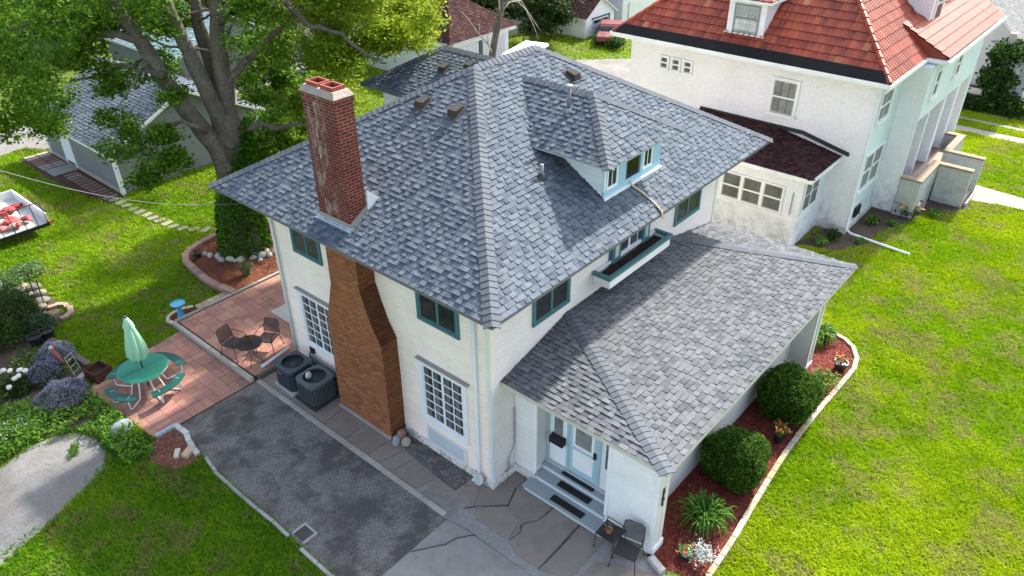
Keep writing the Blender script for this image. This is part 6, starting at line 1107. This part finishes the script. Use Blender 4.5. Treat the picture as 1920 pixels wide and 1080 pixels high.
# trees and bushes beyond
def tree(name, label, x, y, h, r, pal, zc=None, squash=1.0, size=.2, tw=26, cat='tree', group=None, trunk=.15, per=12, nc=None):
    o = thing(name, label, cat, (x, y, 0), 0, group); zc = zc or h*.6; q = MB((.16, .13, .10)); q.tube([(0, 0, 0), (.1, .05, zc*.5), (.0, .1, zc)], [trunk, trunk*.8, trunk*.4], 8, None, rough=.06)
    cl = []; n_ = nc or max(6, int(r*r*4))
    for i in range(n_):
        v = RNG.normal(size=3); v /= np.linalg.norm(v); k_ = RNG.uniform(.35, .95); c = (v[0]*r*k_, v[1]*r*k_, max(.25, zc+v[2]*(h-zc)*squash*k_)); cl.append((*c, r*RNG.uniform(.28, .42)))
        if i % 3 == 0: q.tube([(0, .05, zc*.55), (c[0]*.5, c[1]*.5, (zc*.55+c[2])/2), c], [trunk*.4, trunk*.25, .02], 6)
    q.build('trunk', 'bark', o, world=False, smooth=True); P_ = sprays(cl, tw, per, size*1.0, shell=.4); oo = cards('crown', P_, size, pick(pal, len(P_), .22), 'leaf', up=.5, aspect=.6); oo.parent = o; return o
for i, (x, y, h, r, pal, lb) in enumerate([(17.6, 33.2, 3.6, 1.7, DKG, 'dark shrub behind the big tree to the right of the blue roof'), (18.9, 30.2, 2.8, 1.5, DKG, 'low dark shrub nearest the tan ground behind the chimney'), (13.6, 28.6, 4.2, 2.0, LG, 'bright green bushy tree just behind the brick chimney'), (15.6, 25.6, 3.4, 1.8, LG, 'bright green bush behind the wing roof'), (16.5, 37.5, 7, 2.8, DKG, 'tall dark tree behind the blue roof'),
    (25.5, 36.5, 7.5, 3.0, LG, 'light green tree behind the brown roof garage'), (12.5, 47, 8, 3.6, DKG, 'far dark tree at the top of the photo near the left limbs'), (21, 52, 9, 4, DKG, 'far dark tree behind the tan building'), (31.5, 45, 6, 2.8, DKG, 'dark tree beside the parked cars'), (4, 46, 8, 4, LG, 'leafy tree beyond the alley at the left'), (-3, 40, 7, 3.4, LG, 'leafy tree at the left edge beyond the alley'),
    (31.6, 24.6, 4.2, 2.0, DKG, 'dark vine covered bush left of the gabled garage'), (33.4, 24.2, 4.6, 1.7, DKG, 'tall dark bush against the gabled garage'), (29.6, 27.6, 4.4, 2.1, DKG, 'dark bush between the brown roof and the shed'), (32.4, 28.8, 4.6, 2.0, DKG, 'dark bush covering the weathered shed'), (37.5, 34, 7, 3.2, DKG, 'dark tree behind the gabled garage'), (45, 33, 8, 3.5, DKG, 'dark tree behind the white outbuilding')]):
    tree('shrub' if h < 4.7 else 'broadleaf_tree', lb, x, y, h, r, pal, squash=1.0, size=.24 if h < 5 else .34, tw=24, cat='shrub' if h < 4.7 else 'tree', zc=h*.5)
tree('shrub', 'low green shrub in front of the red car', 34.5, 20.0, .9, 1.0, [(.05, .11, .02), (.07, .15, .03)], size=.16, cat='shrub', zc=.4, trunk=.05)
# ivy covered pillar and hedge at the right edge
P_ = sprays([(37+random.uniform(-.5, .5), -2.5+random.uniform(-.45, .45), random.uniform(.3, 3.3), .42) for _ in range(34)]+[(36.6+random.uniform(-.3, .3), random.uniform(-2.2, .8), random.uniform(.2, .5), .4) for _ in range(14)]+[(36.6, random.uniform(-4.4, -3.4), random.uniform(.2, .7), .4) for _ in range(8)], 20, 12, .16)
o = thing('ivy_pillar', 'tall mass of dark ivy swallowing the porch pillar at the right edge', 'ivy', (37, -2.5, 0)); cards('foliage', P_, .19, pick(DKG+[(.05, .13, .02)], len(P_), .2), 'leaf', parent=o, up=.3, aspect=.8); MB((.3, .3, .28)).box((36.85, -2.7, 0), (37.15, -2.4, 4)).build('pillar', 'paint', o)
# clipped round shrubs
def boxwood(label, x, y, r, zc, seed):
    rng = np.random.default_rng(seed); o = thing('round_shrub', label, 'shrub', (x, y, 0), 0, 'clipped round shrubs beside the porch'); n = 21000
    d = rng.normal(size=(n, 3)); d /= np.linalg.norm(d, axis=1)[:, None]; lump = 1+.07*np.sin(d[:, 0]*5+seed)+.07*np.sin(d[:, 1]*6+1+seed)+.05*np.sin(d[:, 2]*7)+.045*np.sin(d[:, 0]*19)*np.sin(d[:, 1]*17)
    P_ = d*(r*lump*(rng.uniform(.80, 1.02, n)+np.where(rng.random(n) < .06, rng.uniform(0, .09, n), 0)))[:, None]*np.array([1, .98, .86])+np.array([0, 0, zc]); P_ = P_[P_[:, 2] > .08]
    oo = cards('foliage', P_, .062, pick([(.030, .080, .010), (.050, .12, .012), (.018, .05, .008), (.085, .18, .018), (.11, .21, .02)], len(P_), .2, rng), 'leaf', up=.2, aspect=.55, rng=rng); oo.parent = o
    MB((.02, .035, .012)).rock((0, 0, zc), (r*.74, r*.74, r*.62), None, seed).build('inner_branches', 'bark', o, world=False, smooth=True)
boxwood('clipped round dark green shrub nearest the white porch corner and the strap leaved clump', 4.05, -4.28, .80, .68, 3); boxwood('clipped round dark green shrub nearest the far porch pillar', 7.15, -4.25, .82, .70, 5)
# strap-leaved clumps, flowers
def strap(name, label, x, y, h, r, n, pal, w_=.03, group=None, cat='plant', curve=1.0, z0=.03):
    o = MB()
    for i in range(n):
        a_ = random.uniform(0, 6.283); L_ = r*random.uniform(.55, 1.15); hh = h*random.uniform(.7, 1.15); c = jit(random.choice(pal), .15); ca, sa = math.cos(a_), math.sin(a_); ox, oy = random.gauss(0, r*.12), random.gauss(0, r*.12); pr = None
        for j in range(7):
            t = j/6; q = L_*t**.85; zz = hh*math.sin(min(t*1.15, 1)*math.pi*.5)-curve*hh*.85*max(0, t-.5)**1.6*2.4; ww = w_*(1-t**2)*.5+.002; p1 = (ox+ca*q-sa*ww, oy+sa*q+ca*ww, max(.02, zz)); p2 = (ox+ca*q+sa*ww, oy+sa*q-ca*ww, max(.02, zz))
            if pr: o.face([pr[0], p1, p2, pr[1]], c)
            pr = (p1, p2)
    k = o.build(name, 'leaf'); k.location = (x, y, z0); return setprops(k, label, cat, group)
ST = [(.085, .20, .028), (.11, .25, .035), (.06, .15, .02)]
strap('daylily_clump', 'large bright green strap leaved clump in front of the nearer round shrub', 2.35, -4.42, .60, .66, 210, ST, .034); strap('daylily_clump', 'green leafy clump behind the far porch pillar', 11.0, -3.75, .5, .5, 130, ST+[(.25, .35, .12)], .06); strap('daylily_clump', 'thin yellow green clump between the far round shrub and the flower pot', 8.85, -4.62, .42, .55, 90, [(.14, .26, .04), (.20, .30, .06)], .028)
strap('daylily_clump', 'small clump close to the house side of the far porch pillar', 10.4, -3.6, .4, .35, 70, ST, .04)
strap('bromeliad', 'red tipped spiky plant in a dark pot between the two round shrubs', 5.95, -4.62, .40, .24, 26, [(.42, .10, .05), (.35, .14, .06), (.10, .18, .04), (.20, .22, .05)], .075, curve=.2, z0=.22)
o = MB((.02, .02, .02)).lathe((0, 0, 0), [(.1, 0), (.14, .2), (.15, .21), (.12, .2), (0, .18)], 16).build('plant_pot', 'plastic'); o.location = (5.95, -4.62, .03); setprops(o, 'small dark pot holding the red tipped spiky plant', 'pot')
strap('yucca', 'spiky grey green clump in the orange mulch of the tree bed', 1.72, 13.2, .5, .34, 60, [(.10, .17, .06), (.13, .20, .08)], .04, curve=.3)
p = RNG.normal(size=(420, 3))*np.array([.13, .13, .07])+np.array([0, 0, .34]); o = cards('silver_foliage', p, .07, pick([(.30, .35, .34), (.42, .47, .46)], 420, .1), 'petal', up=.9, aspect=.45); o.location = (1.30, -4.90, 0); setprops(o, 'silvery white foliage plant beside the pot of red flowers', 'plant')
for i, (x, y, r_, lb) in enumerate([(19.86, -2.3, .34, 'broad light green plant in the soil bed below the lower window'), (20.15, -2.95, .2, 'small green plant between the broad plant and the lawn'), (22.0, -3.95, .3, 'bright green plant near the porch terrace at the lawn edge'), (16.9, -1.35, .34, 'green leafy plant at the sunroom corner'), (17.6, -1.6, .38, 'dark fern like plant beside the sunroom wall'), (17.95, -2.5, .2, 'small green plant under the drain pipe')]):
    strap('leafy_plant', lb, x, y, r_*.8, r_, 60, [(.10, .22, .03), (.14, .28, .045), (.06, .15, .02)] if i != 4 else DKG, .11)
P_ = RNG.normal(size=(70, 3))*np.array([.2, .2, .06])+np.array([0, 0, .55]); o = thing('lily_plant', 'green plant with pale orange lily flowers by the terrace wall', 'plant', (21.35, -2.75-.35, 0)); oo = cards('flowers', P_, .15, pick([(.62, .36, .12), (.60, .42, .2)], 70, .1), 'petal', up=1, aspect=.7); oo.parent = o
oo = cards('foliage', RNG.normal(size=(300, 3))*np.array([.22, .22, .13])+np.array([0, 0, .28]), .13, pick(DKG, 300), 'leaf', up=.5); oo.parent = o
def bushy(name, label, x, y, rx, ry, h, n, pal, size, fl=None, group=None, cat='plant', asp=.45, up=.5):
    o = thing(name, label, cat, (x, y, 0), 0, group); rng = RNG; a_ = rng.uniform(0, 6.283, n); q = np.sqrt(rng.uniform(0, 1, n)); top = h*(1-.55*q**2)*(1+.12*np.sin(5*a_)); z_ = top*rng.uniform(.35, 1.05, n); P_ = np.stack([np.cos(a_)*q*rx, np.sin(a_)*q*ry, z_], 1)
    oo = cards('foliage', P_, size, pick(pal, n), 'leaf', up=up, aspect=asp); oo.parent = o
    if fl:
        fp, fn_, fs, fz = fl; a_ = rng.uniform(0, 6.283, fn_); q = np.sqrt(rng.uniform(0, 1, fn_)); top = h*(1-.55*q**2)*(1+.12*np.sin(5*a_)); P_ = np.stack([np.cos(a_)*q*rx, np.sin(a_)*q*ry, top*rng.uniform(.9, 1.15, fn_)+fz], 1)
        oo = cards('flowers', P_, fs, pick(fp, fn_, .15), 'petal', up=.4, aspect=.4 if fs < .1 else .9); oo.parent = o
    return o
LV = [(.16, .16, .27), (.21, .20, .32), (.12, .13, .22), (.26, .25, .36)]; GG = [(.07, .12, .05), (.10, .16, .07), (.05, .09, .04)]
bushy('catmint', 'purple flowering catmint nearest the lawn beside the red post', -4.72, 13.35, .55, .62, .55, 2200, GG, .06, (LV, 2200, .05, .0), cat='flowers'); bushy('catmint', 'purple catmint clump behind the fallen hand truck to the left', -5.3, 12.75, .5, .5, .5, 1800, GG, .06, (LV, 1500, .05, .0), cat='flowers')
bushy('catmint', 'largest purple catmint clump nearest the green picnic table', -5.42, 11.25, .72, .68, .6, 3000, GG, .06, (LV, 3000, .05, .0), cat='flowers')
bushy('peony', 'plant with large white blooms left of the catmint', -6.05, 12.75, .40, .40, .55, 700, DKG, .11, ([(.74, .72, .66)], 0, .2, .03), cat='flowers')
pe = MB((.78, .76, .72))
for (x, y, z) in ((-6.12, 13.15, .62), (-6.0, 13.02, .60), (-5.82, 12.78, .64), (-5.72, 12.66, .62), (-5.93, 12.62, .58), (-6.05, 12.55, .6), (-6.28, 12.42, .5), (-6.2, 13.2, .58)): pe.rock((x, y, z), (.085, .085, .06), jit((.76, .74, .70), .05), int(x*100))
pe.build('bloom', 'petal', [o for o in bpy.data.objects if o.name.startswith('peony')][0], smooth=True)
bushy('daisy_patch', 'drift of small white daisies at the left edge above the gravel path', -7.0, 10.85, .85, .55, .42, 2200, [(.12, .24, .03), (.16, .30, .04)], .08, ([(.78, .78, .74)], 110, .07, .02), cat='flowers')
for i, (x, y, rx, ry, h, n, pal, lb) in enumerate([(-4.6, 16.4, .65, .8, 1.3, 3000, DKG, 'dark rambling bush over the garden rockery'), (-5.5, 15.7, .8, .8, 1.2, 2600, DKG+[(.08, .16, .03)], 'leafy dark bush beside the red ornament'), (-4.4, 15.4, .5, .45, .6, 1400, [(.05, .10, .05), (.07, .14, .06)], 'low bluish green bush against the pink block curve'), (-4.6, 18.6, 1.0, .7, .9, 2200, [(.09, .18, .04), (.06, .13, .03), (.14, .22, .08)], 'pale green weedy bush at the foot of the leaning post'), (-6.6, 16.8, 1.1, 1.1, 1.3, 3000, DKG, 'dark bush at the left edge of the photo'),
    (-6.9, 14.0, .8, .7, .5, 1600, [(.08, .2, .03), (.06, .15, .02)], 'bright green plant between the peony and the bare soil'), (-3.35, 19.3, .7, .5, .45, 1300, [(.10, .19, .06), (.18, .28, .12)], 'low pale plant at the top of the rockery')]):
    bushy('garden_bush', lb, x, y, rx, ry, h, n, pal, .10, cat='bush')
# ground cover in the garden: nobody could count it
def cover(name, label, poly, n, hgt, pal, size, seed, thr=.42, asp=.5, excl=()):
    rng = np.random.default_rng(seed); xs = [p[0] for p in poly]; ys = [p[1] for p in poly]; x = rng.uniform(min(xs), max(xs), n); y = rng.uniform(min(ys), max(ys), n); k = inpoly(x, y, poly)
    for e in excl: k &= ~inpoly(x, y, e)
    v = vnoise(x, y, 1.3, seed); k &= v > thr; x, y, v = x[k], y[k], v[k]; z_ = hgt*(.3+v)*rng.uniform(.2, 1.1, len(x)); tone = (.6+.8*vnoise(x, y, .9, seed+1))[:, None]
    return setprops(cards(name, np.stack([x, y, z_], 1), size, pick(pal, len(x), .2, rng)*tone, 'leaf', up=.5, aspect=asp, rng=rng), label, 'ground cover', None, 'stuff')
BG_ = [(.13, .28, .025), (.17, .33, .03), (.10, .22, .025), (.08, .19, .03)]
cover('ground_cover', 'bright green leafy weeds filling the garden beside the gravel path', [(-4.7, 11.1), (-4.72, 8.05), (-4.75, 7.4), (-5.5, 7.4), (-5.5, 8.6), (-5.45, 9.2), (-5.8, 9.85), (-6.3, 10.2), (-7.5, 10.05), (-13, 10.1), (-13, 12.6), (-6.3, 12.2), (-5.2, 10.6)], 30000, .32, BG_, .10, 21, .15)
cover('ground_cover', 'mixed dark and light garden plants at the left edge', [(-4.6, 12.4), (-4.5, 15.2), (-3.9, 15.4), (-4.0, 18.6), (-14, 19.5), (-14, 12.4)], 30000, .34, DKG+BG_[:2], .10, 33, .42)
cover('ground_cover', 'green weeds spilling around the blue grey boulder', [(-4.55, 8.3), (-5.5, 9.3), (-5.6, 8.5), (-5.2, 7.4), (-4.6, 7.9)], 2500, .2, BG_[2:]+[(.05, .13, .02)], .09, 40, .1)
cover('ground_cover', 'tufts of weeds creeping onto the gravel path', [(-5.3, 9.9), (-5.2, 8.0), (-6.1, 7.5), (-8.4, 6.7), (-11, 6.0), (-11.2, 6.4), (-8.4, 7.15), (-6.3, 7.95), (-5.75, 8.6), (-5.7, 9.4), (-6.6, 10.05), (-8, 9.8), (-9, 10.1), (-6.5, 10.5)], 5200, .10, BG_[1:]+[(.06, .15, .02)], .08, 77, .48)
cover('ground_cover', 'two small weed tufts growing in the gravel path', [(-6.05, 9.35), (-5.85, 9.35), (-6.1, 8.8), (-6.35, 8.9)], 500, .12, BG_, .07, 78, .45)
# lawn grass ---------------------------------------------------------------
EX = [DRIVE, [(-4.5, -12), (-1.0, -12), (-1.0, .3), (-4.3, .3)], [(-1.45, .2), (-1.45, 8.1), (0, 8.1), (10.2, 8), (10.2, 0), (10, -3.4), (1.2, -3.4), (.5, -4.6), (.5, -6), (-1.4, -6)], PATH_L, LOWP, [(-1.6, 7.9), (7.5, 7.9), (7.5, 9), (3.6, 12.48), (-1.6, 12.48)], BED_R, BED_B, BED_S, BED_D, PATH_G, GARD, SOIL,
 [(.75, 12.4), (.75, 12.95), (-.55, 12.95), (-.55, 12.4)], [(25, 8), (34, 13), (33.5, 16.8), (31, 19.5), (28, 22.5), (19, 21), (19, 12)], [(7.4, 7.8), (10.8, 7.8), (10.8, 11.8), (7.4, 11.8)], [(2.1, 23.1), (9.05, 23.1), (9.05, 30.2), (2.1, 30.2)], [(18.2, -1.7), (29.4, -1.7), (29.4, 8.4), (18.2, 8.4)], [(15.9, -.7), (18.3, -.7), (18.3, 4.6), (15.9, 4.6)], [(21.2, -3.4), (27.5, -3.4), (27.5, -1.6), (21.2, -1.6)], [(23.4, -4.7), (25.4, -4.7), (25.4, -3.3), (23.4, -3.3)],
 [(32.7, -30), (33.5, -30), (33.5, 8), (32.7, 8)], [(34.55, -30), (34.95, -30), (34.95, 8), (34.55, 8)], [(24.5, -4.6), (26.3, -4.45), (26.1, -6.4), (27.5, -12), (25.8, -12), (24.9, -6.6)], [(2.0, 31.0), (1.5, 32), (.5, 31.8), (-14, 29), (-14, 34), (.5, 35.3), (3, 35.2), (14, 35), (20, 31), (5, 30.5)]]
def grass(name, label, bounds, dens, seed, pal1, pal2, hgt=.05):
    rng = np.random.default_rng(seed); x0, x1, y0, y1 = bounds; n = int((x1-x0)*(y1-y0)*dens); x = rng.uniform(x0, x1, n); y = rng.uniform(y0, y1, n)
    v = np.stack([x-CAM.x, y-CAM.y, np.full(n, -CAM.z)], 1); zf = v@np.array(_f); u_ = (v@np.array(_r2))/zf*.742; w_ = (v@np.array(_u2))/zf*.742
    k = (zf > 0) & (np.abs(u_) < .62) & (np.abs(w_) < .38) & (rng.random(n) < np.clip((19/zf)**1.6, .12, 1))
    for e in EX: k &= ~inpoly(x, y, e)
    x, y, zf = x[k], y[k], zf[k]; n = len(x); sc = np.clip(zf/19, 1, 2.6)
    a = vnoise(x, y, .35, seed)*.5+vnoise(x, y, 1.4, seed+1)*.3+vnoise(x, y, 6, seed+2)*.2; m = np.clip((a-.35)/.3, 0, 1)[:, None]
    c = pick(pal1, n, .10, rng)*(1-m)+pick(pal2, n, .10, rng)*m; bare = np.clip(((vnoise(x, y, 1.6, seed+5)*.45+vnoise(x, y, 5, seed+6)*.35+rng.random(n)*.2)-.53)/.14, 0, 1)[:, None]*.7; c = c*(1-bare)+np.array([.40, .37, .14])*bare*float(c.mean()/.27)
    hh = hgt*rng.uniform(.5, 1.3, n)*(.75+.6*vnoise(x, y, 3, seed+7)); V = np.zeros((n, 2, 3, 3)); 
    for j in range(2):
        t = rng.uniform(0, np.pi, n); w = .012*sc*rng.uniform(.7, 1.3, n)*1.6; dx, dy = np.cos(t)*w, np.sin(t)*w; lx, ly = rng.normal(0, .055, n), rng.normal(0, .055, n); ox, oy = rng.normal(0, .02, n), rng.normal(0, .02, n)
        V[:, j, 0] = np.stack([x+ox-dx, y+oy-dy, np.full(n, -.02)], 1); V[:, j, 1] = np.stack([x+ox+dx, y+oy+dy, np.full(n, -.02)], 1); V[:, j, 2] = np.stack([x+ox+lx, y+oy+ly, hh*np.sqrt(sc)], 1)
    o = npmesh(name, V.reshape(-1, 3), np.arange(n*6).reshape(-1, 3), np.repeat(c, 2, axis=0), M['blade']); return setprops(o, label, 'grass', None, 'stuff')
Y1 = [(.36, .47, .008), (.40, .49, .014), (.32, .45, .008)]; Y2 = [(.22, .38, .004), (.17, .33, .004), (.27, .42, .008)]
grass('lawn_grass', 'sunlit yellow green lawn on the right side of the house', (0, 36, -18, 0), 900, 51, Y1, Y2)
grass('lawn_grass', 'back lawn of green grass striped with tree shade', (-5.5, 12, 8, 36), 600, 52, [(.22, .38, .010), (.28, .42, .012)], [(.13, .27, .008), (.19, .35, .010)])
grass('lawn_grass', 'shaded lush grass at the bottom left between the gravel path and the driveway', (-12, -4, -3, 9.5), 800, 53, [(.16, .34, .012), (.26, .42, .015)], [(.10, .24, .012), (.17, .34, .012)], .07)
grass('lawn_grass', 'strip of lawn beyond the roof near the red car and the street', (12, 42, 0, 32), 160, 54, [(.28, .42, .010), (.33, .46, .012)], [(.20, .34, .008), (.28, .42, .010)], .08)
